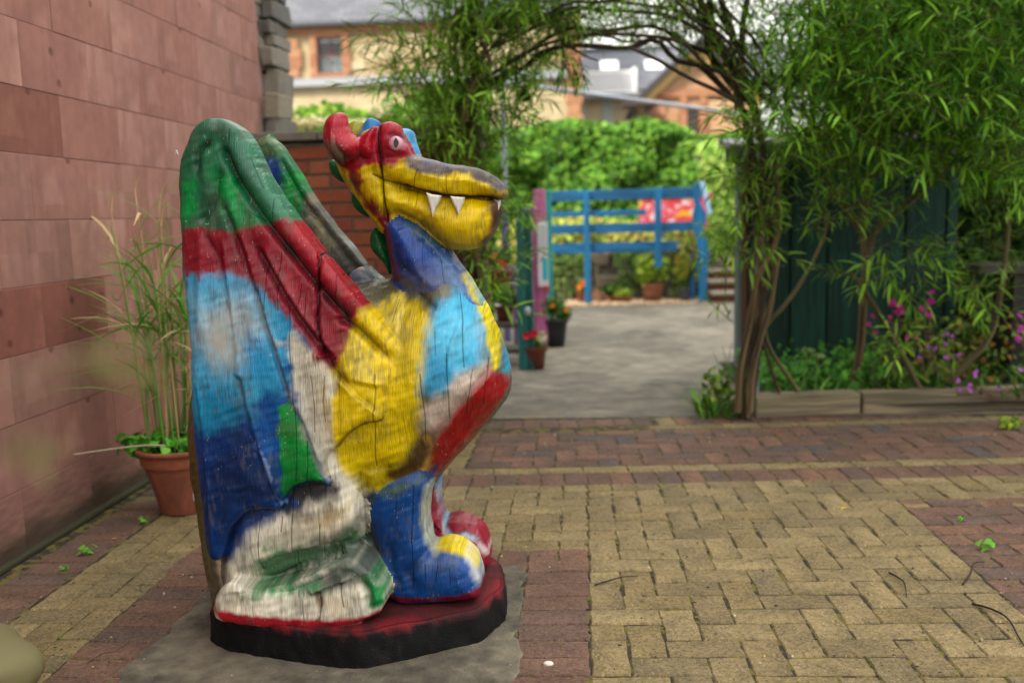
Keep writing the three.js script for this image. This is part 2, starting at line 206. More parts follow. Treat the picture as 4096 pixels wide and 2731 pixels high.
// brick garden wall with coping
{ const w = thing('brick_garden_wall', 'orange brick garden wall with grey coping behind the dragon statue', 'wall'), ms = ['#b5623f', '#ab5a3a', '#bd6d4a', '#a55237', '#b06248', '#9c543f'].map((c) => mat(c, { map: T.stone, bumpMap: T.speckleBump, bumpScale: .003, roughness: .9 })), z = -5.45;
  const g = [0, 1, 2].map((v) => boxUV(new RoundedBoxGeometry(.225, .067, .1, 1, .004), 2, v * .3, v * .4)), h = boxUV(new RoundedBoxGeometry(.108, .067, .1, 1, .004), 2);
  for (let r = 0; r < 19; r++) for (let k = 0; k < 6; k++) { const x = -1.9 + k * .237 + (r % 2 ? .118 : 0) + .12; if (x > -.62) continue; mesh('brick', pick(g), pick(ms), w, [x, .045 + r * .0815, z + rr(-.002, .002)]); if (r % 2 && k === 0) mesh('brick', h, pick(ms), w, [x - .177, .045 + r * .0815, z]); }
  mesh('mortar', boxUV(box(1.36, 1.56, .094, -1.24, .78, z - .006)), mat('#8a7c6c', { map: T.speckle, roughness: 1 }), w);
  mesh('wall_core', box(1.36, 1.55, .12, -1.24, .78, z - .12), mat('#8a5a45'), w);
  for (let k = 0; k < 3; k++) mesh('coping', boxUV(box(.46, .05, .3, -1.71 + k * .466, 1.605, z - .06, .008), 1.5), mat('#8b8479', { map: T.stone, bumpMap: T.stone, bumpScale: .004 }), w); }

// ---------- painted wooden dragon ----------
const dragon = thing('dragon_statue', 'large chainsaw carved wooden dragon painted red, yellow, green and blue on a black plinth', 'statue', [-.65, 0, -2.64]);
{
  const STEP = .006, H = .0046, parts = [];
  const segD = (px, py, a, b) => { const dx = b[0] - a[0], dy = b[1] - a[1], t = clamp(((px - a[0]) * dx + (py - a[1]) * dy) / (dx * dx + dy * dy + 1e-12), 0, 1); return Math.hypot(px - a[0] - dx * t, py - a[1] - dy * t); };
  const polyD = (poly, x, y) => { let d = 1e9, inside = false; for (let i = 0, j = poly.length - 1; i < poly.length; j = i++) { const a = poly[j], b = poly[i]; d = Math.min(d, segD(x, y, a, b)); if ((a[1] > y) !== (b[1] > y) && x < ((b[0] - a[0]) * (y - a[1])) / (b[1] - a[1]) + a[0]) inside = !inside; } return inside ? -d : d; };
  const chaikin = (p, n) => { for (; n > 0; n--) { const q = []; p.forEach((a, i) => { const b = p[(i + 1) % p.length]; q.push([a[0] * .75 + b[0] * .25, a[1] * .75 + b[1] * .25], [a[0] * .25 + b[0] * .75, a[1] * .25 + b[1] * .75]); }); p = q; } return p; };
  const bounds = (p, m) => { const b = [1e9, -1e9, 1e9, -1e9]; for (const [x, y] of p) { b[0] = Math.min(b[0], x - m); b[1] = Math.max(b[1], x + m); b[2] = Math.min(b[2], y - m); b[3] = Math.max(b[3], y + m); } return b; };
  function part(name, poly, zc, T, R, k = .02, smooth = 1) {
    const p = chaikin(poly, smooth), b = bounds(p, .07), w = Math.ceil((b[1] - b[0]) / STEP) + 1, h = Math.ceil((b[3] - b[2]) / STEP) + 1, d = new Float32Array(w * h);
    for (let j = 0; j < h; j++) for (let i = 0; i < w; i++) d[j * w + i] = polyD(p, b[0] + i * STEP, b[2] + j * STEP);
    const zf = typeof zc === 'function' ? zc : () => zc; parts.push({ name, b, w, h, d, zf, T, R, k }); return parts.length - 1;
  }
  const ev = (q, x, y, z) => {
    const b = q.b; if (x < b[0] || x > b[1] || y < b[2] || y > b[3]) { const ex = Math.max(b[0] - x, x - b[1], 0), ey = Math.max(b[2] - y, y - b[3], 0); return Math.hypot(ex, ey) + .06; }
    const fx = (x - b[0]) / STEP, fy = (y - b[2]) / STEP, i = Math.min(fl(fx), q.w - 2), j = Math.min(fl(fy), q.h - 2), u = fx - i, v = fy - j, o = j * q.w + i, D = q.d;
    const d2 = (D[o] * (1 - u) + D[o + 1] * u) * (1 - v) + (D[o + q.w] * (1 - u) + D[o + q.w + 1] * u) * v;
    const wx = d2 + q.R, wy = Math.abs(z - q.zf(x, y)) - (q.T - q.R); return Math.min(Math.max(wx, wy), 0) + Math.hypot(Math.max(wx, 0), Math.max(wy, 0)) - q.R;
  };
  const smin = (a, b, k) => { const h = Math.max(k - Math.abs(a - b), 0) / k; return Math.min(a, b) - h * h * k * .25; };
  const field = (x, y, z) => { let f = 1e9; for (const q of parts) { const d = ev(q, x, y, z); f = f > 1e8 ? d : smin(f, d, q.k); } return f; };
  const mirror = (f) => (x, y) => -f(x, y);

  // outlines in the dragon's own side view (metres; x towards its head, y up)
  const torso = [[-0.141,0.813],[-0.048,0.911],[0.004,0.958],[0.054,0.967],[0.115,0.968],[0.188,0.949],[0.275,0.989],[0.316,0.975],[0.344,0.926],[0.376,0.882],[0.404,0.831],[0.423,0.787],[0.436,0.737],[0.44,0.698],[0.44,0.66],[0.433,0.632],[0.402,0.593],[0.357,0.543],[0.315,0.497],[0.279,0.462],[0.253,0.431],[0.226,0.401],[0.197,0.378],[0.138,0.316],[0.035,0.278],[-0.097,0.199],[-0.259,0.093],[-0.369,0.019],[-0.428,0.001],[-0.445,0.066],[-0.454,0.146],[-0.464,0.236],[-0.472,0.355],[-0.482,0.472],[-0.48,0.572],[-0.444,0.718],[-0.345,0.792],[-0.231,0.79]];
  part('torso', torso, 0, .262, .255, .02, 2);
  part('torso', [[-0.01,0.435],[0.143,0.434],[0.127,0.051],[-0.167,0.043]], 0, .17, .05, .02, 1);
  part('haunch', [[-0.125,0.811],[-0.062,0.81],[0.002,0.735],[0.029,0.581],[0.036,0.488],[0.059,0.429],[0.068,0.371],[0.058,0.3],[0.018,0.24],[-0.221,0.185],[-0.332,0.124],[-0.343,0.228],[-0.313,0.318],[-0.256,0.377],[-0.16,0.407],[-0.099,0.454],[-0.1,0.639]], .16, .118, .085, .03, 2);
  part('haunch', [[-0.125,0.811],[-0.062,0.81],[0.002,0.735],[0.029,0.581],[0.036,0.488],[0.059,0.429],[0.068,0.371],[0.058,0.3],[0.018,0.24],[-0.221,0.185],[-0.332,0.124],[-0.343,0.228],[-0.313,0.318],[-0.256,0.377],[-0.16,0.407],[-0.099,0.454],[-0.1,0.639]], -.16, .118, .085, .03, 2);
  const foot = [[-0.338,0.117],[-0.315,0.188],[-0.27,0.215],[-0.219,0.18],[-0.149,0.194],[-0.074,0.221],[-0.02,0.248],[0.023,0.272],[0.064,0.261],[0.104,0.216],[0.125,0.168],[0.118,0.141],[0.107,0.117],[0.07,0.106],[0.056,0.089],[-0.04,0.076],[-0.188,0.082],[-0.294,0.093]];
  part('hind_foot', foot, .225, .1, .022, .014, 1); part('hind_foot', foot, -.225, .1, .034, .018, 1);
  const leg = [[0.026,0.442],[0.068,0.469],[0.202,0.479],[0.232,0.427],[0.217,0.386],[0.212,0.342],[0.215,0.298],[0.223,0.259],[0.231,0.247],[0.245,0.25],[0.275,0.255],[0.312,0.242],[0.341,0.218],[0.355,0.184],[0.361,0.148],[0.359,0.117],[0.34,0.104],[0.269,0.097],[0.187,0.091],[0.111,0.091],[0.087,0.17],[0.079,0.231],[0.066,0.298],[0.054,0.353]];
  part('front_leg', leg, .115, .096, .058, .018, 1); part('front_leg', leg, -.095, .093, .058, .018, 1);
  part('neck', [[0.104,1.125],[0.109,1.09],[0.115,1.048],[0.12,1.013],[0.125,0.982],[0.13,0.957],[0.172,0.901],[0.273,0.864],[0.378,0.844],[0.367,0.897],[0.346,0.939],[0.316,0.992],[0.296,1.02],[0.28,1.051],[0.25,1.1],[0.196,1.143],[0.133,1.158]], 0, .15, .12, .03, 2);
  part('head', [[-0.02,1.298],[-0.006,1.267],[0.012,1.23],[0.036,1.194],[0.063,1.155],[0.079,1.125],[0.099,1.096],[0.136,1.106],[0.172,1.136],[0.19,1.213],[0.192,1.275],[0.186,1.302],[0.177,1.33],[0.165,1.351],[0.157,1.365],[0.126,1.376],[0.097,1.375],[0.076,1.373],[0.061,1.363],[0.046,1.345],[0.025,1.345],[-0.001,1.322]], 0, .125, .08, .02, 1);
  const jaw = [[0.082,1.255],[0.054,1.253],[0.043,1.241],[0.049,1.219],[0.058,1.2],[0.078,1.168],[0.108,1.149],[0.133,1.143],[0.167,1.133],[0.195,1.117],[0.222,1.096],[0.252,1.072],[0.28,1.054],[0.297,1.045],[0.328,1.045],[0.36,1.047],[0.377,1.055],[0.391,1.069],[0.407,1.093],[0.42,1.127],[0.427,1.154],[0.426,1.174],[0.398,1.183],[0.336,1.19],[0.233,1.203],[0.137,1.231]];
  part('head', jaw, 0, .132, .085, .012, 1);
  const snout = [[0.054,1.259],[0.066,1.283],[0.091,1.306],[0.133,1.315],[0.175,1.307],[0.195,1.304],[0.223,1.296],[0.27,1.28],[0.322,1.271],[0.363,1.266],[0.39,1.253],[0.414,1.239],[0.434,1.221],[0.444,1.197],[0.442,1.182],[0.429,1.178],[0.405,1.184],[0.371,1.191],[0.336,1.189],[0.302,1.191],[0.267,1.194],[0.233,1.203],[0.199,1.214],[0.164,1.225],[0.137,1.233],[0.109,1.239],[0.085,1.25],[0.06,1.246]];
  part('head', snout, 0, .146, .075, .006, 1);
  const brow = [[0.116,1.367],[0.124,1.379],[0.134,1.384],[0.151,1.387],[0.168,1.383],[0.177,1.372],[0.18,1.357],[0.185,1.34],[0.194,1.32],[0.199,1.303],[0.174,1.288],[0.14,1.285],[0.117,1.303],[0.11,1.336]];
  part('brow', brow, .088, .058, .045, .012, 1); part('brow', brow, -.088, .058, .045, .012, 1);
  const ear = [[0.064,1.314],[0.069,1.337],[0.081,1.355],[0.098,1.369],[0.112,1.379],[0.113,1.359],[0.11,1.329],[0.112,1.299],[0.085,1.29]];
  part('brow', ear, .095, .05, .035, .012, 1); part('brow', ear, -.095, .05, .035, .012, 1);
  const horn = [[0.034,1.411],[0.017,1.412],[-0.001,1.409],[-0.013,1.401],[-0.023,1.384],[-0.028,1.361],[-0.028,1.341],[-0.022,1.322],[-0.009,1.303],[0.007,1.284],[0.026,1.271],[0.054,1.28],[0.072,1.299],[0.073,1.328],[0.062,1.345],[0.049,1.357],[0.042,1.372],[0.036,1.39]];
  part('horn', horn, .105, .058, .05, .012, 1); part('horn', horn, -.105, .058, .05, .012, 1);
  part('head_crest', [[0.027,1.355],[0.041,1.372],[0.058,1.396],[0.072,1.409],[0.088,1.406],[0.1,1.391],[0.101,1.37],[0.075,1.344],[0.043,1.341]], -.01, .05, .035, .008, 1);
  part('crest_scale', [[-0.04,1.3],[-0.045,1.282],[-0.037,1.256],[-0.02,1.241],[0.009,1.231],[0.021,1.252],[-0.006,1.294]], 0, .035, .028, .006, 1);
  part('crest_scale', [[0.019,1.219],[0.012,1.19],[0.023,1.164],[0.041,1.147],[0.071,1.135],[0.07,1.167],[0.036,1.21]], 0, .035, .028, .006, 1);
  part('crest_scale', [[0.079,1.116],[0.063,1.094],[0.059,1.065],[0.071,1.04],[0.092,1.017],[0.106,0.992],[0.114,0.968],[0.12,1.004],[0.109,1.068],[0.096,1.107]], 0, .035, .028, .006, 1);
  part('back_spine', [[-0.009,0.958],[0.001,0.989],[0.015,1.002],[0.027,1.006],[0.043,1.001],[0.06,0.986],[0.079,0.966],[0.053,0.952]], 0, .04, .03, .008, 1);
  part('tail_knob', [[-0.488,0.576],[-0.502,0.56],[-0.505,0.54],[-0.491,0.527],[-0.475,0.539],[-0.473,0.565]], 0, .03, .02, .006, 1);
  part('tail_knob', [[-0.491,0.475],[-0.5,0.459],[-0.502,0.439],[-0.491,0.426],[-0.474,0.441]], 0, .03, .02, .006, 1);
  part('tail_knob', [[-0.491,0.371],[-0.5,0.355],[-0.501,0.337],[-0.49,0.324],[-0.474,0.337]], 0, .03, .02, .006, 1);
  const wing = [[-0.262,1.396],[-0.289,1.393],[-0.315,1.376],[-0.337,1.345],[-0.354,1.307],[-0.366,1.268],[-0.372,1.225],[-0.374,1.173],[-0.373,1.12],[-0.375,1.068],[-0.375,1.023],[-0.372,0.983],[-0.37,0.916],[-0.365,0.826],[-0.366,0.749],[-0.365,0.719],[-0.367,0.673],[-0.368,0.595],[-0.366,0.533],[-0.361,0.459],[-0.356,0.385],[-0.352,0.321],[-0.35,0.275],[-0.335,0.257],[-0.309,0.263],[-0.301,0.289],[-0.279,0.342],[-0.251,0.378],[-0.207,0.399],[-0.141,0.393],[-0.138,0.405],[-0.132,0.432],[-0.111,0.452],[-0.068,0.47],[-0.027,0.464],[-0.004,0.451],[-0.025,0.504],[-0.018,0.54],[0.009,0.555],[0.025,0.576],[0.052,0.601],[0.083,0.618],[0.13,0.623],[0.135,0.639],[0.132,0.667],[0.138,0.692],[0.154,0.712],[0.184,0.721],[0.212,0.737],[0.203,0.772],[0.181,0.81],[0.147,0.851],[0.113,0.896],[0.096,0.921],[0.071,0.954],[0.052,0.982],[0.065,0.97],[0.048,0.983],[0.019,1.019],[-0.011,1.055],[-0.036,1.086],[-0.065,1.13],[-0.094,1.166],[-0.119,1.201],[-0.142,1.249],[-0.162,1.301],[-0.179,1.34],[-0.202,1.37],[-0.227,1.387]];
  const wz0 = (x, y) => lerp(.262, .235, sstep(y, .3, 1.35)) - .05 * sstep(x, .02, .2) * sstep(y, .55, .8) - .03 * sstep(-x, .3, .44);
  part('wing', wing, wz0, .046, .024, .006, 1); part('wing', [...wing.slice(0, 53), ...[[0.027,0.956],[0.003,0.984],[-0.03,1.022],[-0.062,1.067],[-0.095,1.108],[-0.127,1.156],[-0.159,1.201],[-0.184,1.245],[-0.203,1.282],[-0.222,1.316],[-0.241,1.347],[-0.257,1.37],[-0.276,1.386]]], mirror(wz0), .046, .024, .006, 1);

  // blade relief: grooves and folds, as strokes in side view: [parts, kind, amplitude, width, points]
  const relief = [
    ['wing', 'g', -.017, .010, [[-0.239,1.328],[-0.226,1.289],[-0.203,1.237],[-0.175,1.189],[-0.142,1.141],[-0.109,1.097],[-0.076,1.053],[-0.047,1.013],[-0.014,0.973],[0.024,0.928],[0.057,0.893],[0.042,0.888],[0.068,0.873],[0.089,0.85],[0.114,0.821],[0.139,0.792]]],
    ['wing', 'g', .012, .022, [[-0.218,1.348],[-0.195,1.292],[-0.167,1.24],[-0.131,1.184],[-0.09,1.122],[-0.045,1.065],[0.001,1.003],[0.047,0.945],[0.057,0.93],[0.087,0.899]]],
    ['wing', 'g', -.010, .009, [[-0.267,1.337],[-0.291,1.321],[-0.305,1.304],[-0.308,1.279],[-0.303,1.257]]], ['wing', 'g', .008, .012, [[-0.268,1.32],[-0.284,1.295],[-0.29,1.265],[-0.289,1.222]]],
    ['wing', 'g', -.008, .010, [[-0.245,1.272],[-0.256,1.239],[-0.264,1.196],[-0.293,1.153],[-0.309,1.128]]], ['wing', 'g', .007, .016, [[-0.233,1.255],[-0.232,1.204],[-0.226,1.16],[-0.219,1.126]]],
    ['wing', 'g', -.009, .008, [[-0.247,1.182],[-0.235,1.152],[-0.228,1.126],[-0.21,1.065],[-0.195,1.012]]], ['wing', 's', .010, .020, [[-0.159,1.081],[-0.132,1.023],[-0.1,0.962],[-0.063,0.899],[-0.021,0.845],[0.017,0.796],[0.001,0.798],[0.031,0.758]]],
    ['wing', 'g', -.010, .008, [[-0.169,1.077],[-0.141,1.019],[-0.109,0.957],[-0.072,0.895],[-0.03,0.837],[0.007,0.787],[-0.003,0.794],[0.021,0.753],[0.047,0.726]]],
    ['wing', 's', .008, .018, [[-0.215,1.117],[-0.193,1.047],[-0.179,0.985],[-0.164,0.932],[-0.15,0.87],[-0.131,0.811],[-0.118,0.755],[-0.105,0.704],[-0.092,0.674],[-0.069,0.628],[-0.047,0.561],[-0.025,0.489],[-0.001,0.458]]],
    ['wing', 'g', -.008, .006, [[-0.179,0.976],[-0.165,0.923],[-0.154,0.874],[-0.139,0.825],[-0.116,0.74],[-0.101,0.694]]],
    ['wing', 's', .007, .018, [[-0.261,1.109],[-0.253,1.026],[-0.245,0.938],[-0.237,0.849],[-0.239,0.751],[-0.225,0.741],[-0.211,0.65],[-0.186,0.547],[-0.156,0.453],[-0.134,0.401]]],
    ['wing', 'g', -.006, .007, [[-0.296,1.11],[-0.285,1.079],[-0.269,1.048],[-0.265,1.009]]], ['wing', 'g', .006, .012, [[-0.309,1.119],[-0.31,1.049],[-0.32,0.962],[-0.325,0.828]]],
    ['wing', 's', .006, .016, [[-0.348,0.743],[-0.336,0.625],[-0.335,0.496],[-0.331,0.36],[-0.329,0.275]]], ['wing', 'g', .006, .02, [[-0.206,0.981],[-0.189,0.893],[-0.181,0.803]]],
    ['wing', 's', -.007, .016, [[0.013,0.758],[0.042,0.722],[0.076,0.685],[0.107,0.658],[0.137,0.631]]], ['wing', 's', .006, .018, [[0.043,0.735],[0.087,0.721],[0.122,0.712],[0.149,0.716]]],
    ['wing', 'g', -.006, .008, [[0.072,0.873],[0.106,0.837],[0.135,0.801],[0.156,0.774]]], ['wing', 'g', -.008, .03, [[-0.089,0.806],[-0.059,0.706],[-0.037,0.593],[-0.018,0.525]]],
    ['wing', 's', -.008, .014, [[0.008,0.758],[0.019,0.709],[0.012,0.664],[0.014,0.618],[0.014,0.568]]],
    ['torso haunch', 'g', -.010, .014, [[0.073,0.454],[0.061,0.412],[0.061,0.37],[0.061,0.312],[0.044,0.285],[-0.008,0.275],[-0.072,0.259],[-0.147,0.242],[-0.211,0.221]]], ['torso haunch', 'g', -.012, .022, [[-0.217,0.221],[-0.147,0.232],[-0.083,0.248],[-0.019,0.267],[0.023,0.285]]], ['haunch hind_foot', 'g', -.015, .035, [[-0.203,0.209],[-0.123,0.23],[-0.038,0.257],[0.021,0.281]]], ['hind_foot', 's', .012, .02, [[-0.092,0.193],[-0.062,0.177],[-0.03,0.193],[0.012,0.209],[0.058,0.225]]], ['hind_foot', 'g', -.008, .02, [[-0.114,0.182],[-0.051,0.201],[0.007,0.23],[0.055,0.251]]],
    ['torso', 'g', -.007, .010, [[0.186,0.972],[0.216,0.936],[0.242,0.913],[0.273,0.899]]], ['torso', 's', .005, .02, [[0.298,0.974],[0.314,0.929],[0.321,0.867],[0.297,0.804],[0.289,0.714]]],
    ['torso', 'g', .008, .03, [[0.341,0.983],[0.375,0.915],[0.405,0.851],[0.417,0.777],[0.42,0.731]]], ['torso', 's', .006, .02, [[0.413,0.744],[0.347,0.676],[0.294,0.607],[0.256,0.561],[0.221,0.505]]],
    ['torso', 'g', -.007, .016, [[0.054,0.457],[0.064,0.485],[0.106,0.49],[0.148,0.499]]], ['hind_foot', 'g', -.014, .010, [[0.076,0.22],[0.084,0.178],[0.082,0.135]]], ['hind_foot', 'g', -.006, .008, [[-0.042,0.177],[-0.041,0.145],[-0.045,0.108]]], ['hind_foot', 'g', -.010, .010, [[0.124,0.209],[0.13,0.178]]],
    ['hind_foot', 's', .012, .03, [[-0.217,0.19],[-0.133,0.201],[-0.049,0.235],[0.025,0.269]]],
    ['front_leg', 'g', -.007, .012, [[0.245,0.266],[0.201,0.233],[0.173,0.195],[0.177,0.151]]], ['front_leg', 'g', -.005, .01, [[0.123,0.277],[0.126,0.206],[0.145,0.151]]],
    ['head', 'g', -.009, .006, [[0.102,1.253],[0.128,1.236],[0.154,1.229],[0.181,1.222],[0.214,1.211],[0.247,1.201],[0.281,1.192],[0.314,1.189],[0.347,1.187],[0.381,1.188],[0.414,1.183],[0.433,1.177]]],
    ['head', 'g', .006, .014, [[0.122,1.257],[0.155,1.246],[0.198,1.229],[0.241,1.213],[0.281,1.202],[0.348,1.197],[0.398,1.198]]], ['head', 'g', -.010, .014, [[0.381,1.24],[0.392,1.236],[0.405,1.232]]],
    ['head', 'g', -.006, .014, [[0.099,1.165],[0.125,1.151],[0.162,1.139],[0.192,1.126],[0.225,1.106]]], ['head', 'g', -.006, .02, [[0.215,1.268],[0.248,1.254],[0.298,1.242],[0.348,1.241]]], ['head', 'g', -.007, .014, [[0.073,1.334],[0.075,1.311],[0.074,1.288]]],
    ['horn', 'g', -.008, .016, [[0.014,1.289],[0.041,1.291],[0.068,1.3]]], ['horn', 'g', .004, .02, [[0.008,1.376],[0.003,1.344],[0.022,1.311]]],
    ['brow', 'g', -.006, .005, [[0.147,1.341],[0.153,1.348],[0.166,1.351],[0.18,1.346],[0.187,1.336],[0.185,1.32]]], ['brow', 'g', .007, .010, [[0.16,1.331],[0.169,1.327],[0.176,1.33]]], ['brow', 'g', -.004, .006, [[0.148,1.315],[0.165,1.307],[0.18,1.312]]],
    ['neck', 'g', -.006, .010, [[0.16,1.013],[0.18,0.999],[0.204,0.985],[0.217,0.975]]], ['neck', 'g', -.006, .012, [[0.152,1.051],[0.157,1.017],[0.166,0.983]]], ['neck', 's', .006, .02, [[0.185,1.107],[0.227,1.069],[0.273,1.014],[0.312,0.966],[0.334,0.919]]],
  ].map(([m, k, a, w, p]) => ({ m: m.split(' '), k, a, w, p, b: bounds(p, w * 3.2) }));
  const cracks = [ // [parts, half width, points]
    ['wing', .0032, [[-0.01,1.064],[-0.007,1.034],[-0.01,0.999],[-0.017,0.964],[-0.016,0.929],[-0.021,0.894],[-0.016,0.854],[-0.007,0.805]]], ['head brow', .0034, [[0.123,1.375],[0.121,1.342],[0.122,1.309],[0.124,1.277],[0.125,1.237],[0.126,1.204],[0.128,1.171],[0.131,1.145],[0.128,1.125]]],
    ['wing', .0012, [[-0.056,0.978],[-0.06,0.948],[-0.071,0.913]]], ['wing', .0014, [[0.036,0.998],[0.035,0.963],[0.028,0.919]]], ['wing', .0012, [[-0.103,1.058],[-0.107,1.019],[-0.119,0.979],[-0.12,0.913]]], ['wing', .0012, [[-0.046,0.956],[-0.049,0.912],[-0.052,0.868]]], ['wing', .0013, [[-0.091,0.922],[-0.091,0.869],[-0.096,0.824],[-0.093,0.762]]], ['wing', .0012, [[-0.143,1.019],[-0.148,0.976],[-0.156,0.914]]],
    ['wing', .0011, [[-0.217,1.365],[-0.222,1.331]]], ['wing', .0011, [[-0.168,1.291],[-0.153,1.253],[-0.138,1.218]]], ['wing', .0012, [[-0.113,1.192],[-0.118,1.14]]], ['wing', .001, [[-0.177,1.159],[-0.143,1.137]]],
    ['wing', .0013, [[-0.093,0.749],[-0.091,0.689],[-0.086,0.597],[-0.089,0.52],[-0.095,0.474]]], ['wing haunch torso', .0013, [[-0.061,0.577],[-0.061,0.515],[-0.069,0.458],[-0.066,0.416]]], ['wing torso', .0014, [[0.117,0.743],[0.117,0.693],[0.11,0.627],[0.104,0.55],[0.1,0.493]]], ['wing torso haunch', .0012, [[-0.007,0.745],[-0.013,0.684],[-0.011,0.628]]], ['wing haunch', .0011, [[-0.043,0.745],[-0.039,0.669],[-0.04,0.602]]],
    ['haunch torso', .0013, [[-0.206,0.374],[-0.214,0.3],[-0.213,0.219]]], ['haunch torso', .0013, [[-0.115,0.458],[-0.119,0.384],[-0.124,0.3],[-0.125,0.203]]], ['haunch torso', .0012, [[-0.046,0.353],[-0.052,0.289],[-0.054,0.236]]], ['haunch', .0013, [[-0.147,0.369],[-0.151,0.331]]], ['hind_foot', .0015, [[0.012,0.225],[0.015,0.177],[0.019,0.146]]], ['hind_foot', .0014, [[-0.046,0.188],[-0.04,0.156],[-0.046,0.113]]], ['hind_foot', .0012, [[-0.089,0.161],[-0.089,0.113]]],
    ['torso', .0014, [[0.322,0.933],[0.331,0.865],[0.333,0.802],[0.336,0.748]]], ['torso', .0013, [[0.294,0.785],[0.295,0.73],[0.297,0.671],[0.293,0.611]]], ['torso', .0013, [[0.229,0.74],[0.232,0.681],[0.235,0.621],[0.229,0.556]]], ['torso', .0012, [[0.395,0.762],[0.389,0.707],[0.378,0.643]]], ['torso', .0012, [[0.356,0.739],[0.348,0.684],[0.334,0.62]]], ['torso', .001, [[0.265,0.844],[0.267,0.785]]], ['torso', .001, [[0.16,0.922],[0.153,0.869]]],
    ['front_leg', .0016, [[0.191,0.433],[0.186,0.358],[0.181,0.288],[0.182,0.217],[0.179,0.151]]], ['front_leg', .0013, [[0.145,0.412],[0.141,0.347]]], ['front_leg', .0012, [[0.214,0.217],[0.215,0.173]]], ['front_leg', .0011, [[0.28,0.206],[0.281,0.162]]], ['front_leg', .0011, [[0.248,0.217],[0.241,0.167]]],
    ['head', .0013, [[0.22,1.259],[0.212,1.235],[0.209,1.215]]], ['head', .0012, [[0.296,1.242],[0.294,1.213],[0.295,1.195]]], ['head', .001, [[0.212,1.208],[0.213,1.182],[0.211,1.162]]], ['head', .0008, [[0.168,1.239],[0.168,1.203]]], ['neck', .001, [[0.225,1.092],[0.226,1.049],[0.228,0.992]]], ['neck', .001, [[0.27,1.024],[0.278,0.974],[0.3,0.919]]],
  ].map(([m, w, p]) => ({ m: m.split(' '), w, p, b: bounds(p, w * 4 + .004) }));
  // straight drying checks that run with the grain all over the log
  for (let i = 0; i < 30; i++) { const x = rr(-.44, .4), y = rr(.12, 1.1), L = rr(.04, .16), w = rr(.0003, .0006), p = []; for (let k = 0; k < 4; k++) p.push([x + rr(-.003, .003), y + L * k / 3]); cracks.push({ m: ['wing', 'torso', 'haunch', 'hind_foot', 'front_leg', 'neck'], w, p, b: bounds(p, .008) }); }
  const lineD = (p, x, y) => { let d = 1e9, s = 1, t = 0; for (let i = 1; i < p.length; i++) { const a = p[i - 1], b = p[i], e = segD(x, y, a, b); if (e < d) { d = e; s = Math.sign((b[0] - a[0]) * (y - a[1]) - (b[1] - a[1]) * (x - a[0])); t = i; } } return [d, s, t]; };
  const reliefAt = (name, x, y) => { let o = 0; for (const r of relief) { if (!r.m.includes(name) || x < r.b[0] || x > r.b[1] || y < r.b[2] || y > r.b[3]) continue; const [d, s] = lineD(r.p, x, y), e0 = Math.hypot(x - r.p[0][0], y - r.p[0][1]), e1 = Math.hypot(x - r.p.at(-1)[0], y - r.p.at(-1)[1]), end = sstep(Math.min(e0, e1), 0, r.w * 2.4); o += r.k === 'g' ? 1.3 * r.a * Math.exp(-(d * d) / (r.w * r.w)) * (.25 + .75 * end) : 1.6 * r.a * clamp(s * d / .0045, -1, 1) * Math.exp(-d / (r.w * .85)) * end * (s > 0 ? 1 : .55); }
    for (const c of cracks) { if (c.w < .003 || !c.m.includes(name) || x < c.b[0] || x > c.b[1] || y < c.b[2] || y > c.b[3]) continue; const d = lineD(c.p, x, y)[0]; o -= .012 * sstep(d, .0075, .002); } return o; };

  // surface net on the blocks that the surface passes through
  const X0 = -.52, Y0 = .05, Z0 = -.37, NX = Math.ceil(1.04 / H), NY = Math.ceil(1.4 / H), NZ = Math.ceil(.76 / H), B = 8, val = new Map(), S = NX + 2, SS = S * (NY + 2);
  const key = (i, j, k) => i + j * S + k * SS, blocks = [];
  for (let k = 0; k < NZ; k += B) for (let j = 0; j < NY; j += B) for (let i = 0; i < NX; i += B) if (Math.abs(field(X0 + (i + B / 2) * H, Y0 + (j + B / 2) * H, Z0 + (k + B / 2) * H)) < B * H * .9 + .012) blocks.push([i, j, k]);
  const grid = new Float32Array(SS * (NZ + 2)).fill(NaN);
  for (const [bi, bj, bk] of blocks) for (let k = bk; k <= bk + B && k <= NZ; k++) for (let j = bj; j <= bj + B && j <= NY; j++) for (let i = bi; i <= bi + B && i <= NX; i++) { const o = key(i, j, k); if (grid[o] !== grid[o]) grid[o] = field(X0 + i * H, Y0 + j * H, Z0 + k * H); }
  const vid = new Int32Array(SS * (NZ + 2)).fill(-1), vp = [], quads = [];
  const corner = [0, 1, S, S + 1, SS, SS + 1, SS + S, SS + S + 1], edges = [[0, 1], [2, 3], [4, 5], [6, 7], [0, 2], [1, 3], [4, 6], [5, 7], [0, 4], [1, 5], [2, 6], [3, 7]];
  for (const [bi, bj, bk] of blocks) for (let k = bk; k < bk + B && k < NZ; k++) for (let j = bj; j < bj + B && j < NY; j++) for (let i = bi; i < bi + B && i < NX; i++) {
    const o = key(i, j, k); let m = 0; for (let c = 0; c < 8; c++) if (grid[o + corner[c]] < 0) m |= 1 << c; if (m === 0 || m === 255) continue;
    let sx = 0, sy = 0, sz = 0, n = 0; for (const [a, b] of edges) { const fa = grid[o + corner[a]], fb = grid[o + corner[b]]; if ((fa < 0) === (fb < 0)) continue; const t = fa / (fa - fb), ax = a & 1, ay = (a >> 1) & 1, az = a >> 2; sx += ax + (((b & 1) - ax) * t); sy += ay + ((((b >> 1) & 1) - ay) * t); sz += az + (((b >> 2) - az) * t); n++; }
    vid[o] = vp.length / 3; vp.push(X0 + (i + sx / n) * H, Y0 + (j + sy / n) * H, Z0 + (k + sz / n) * H);
  }
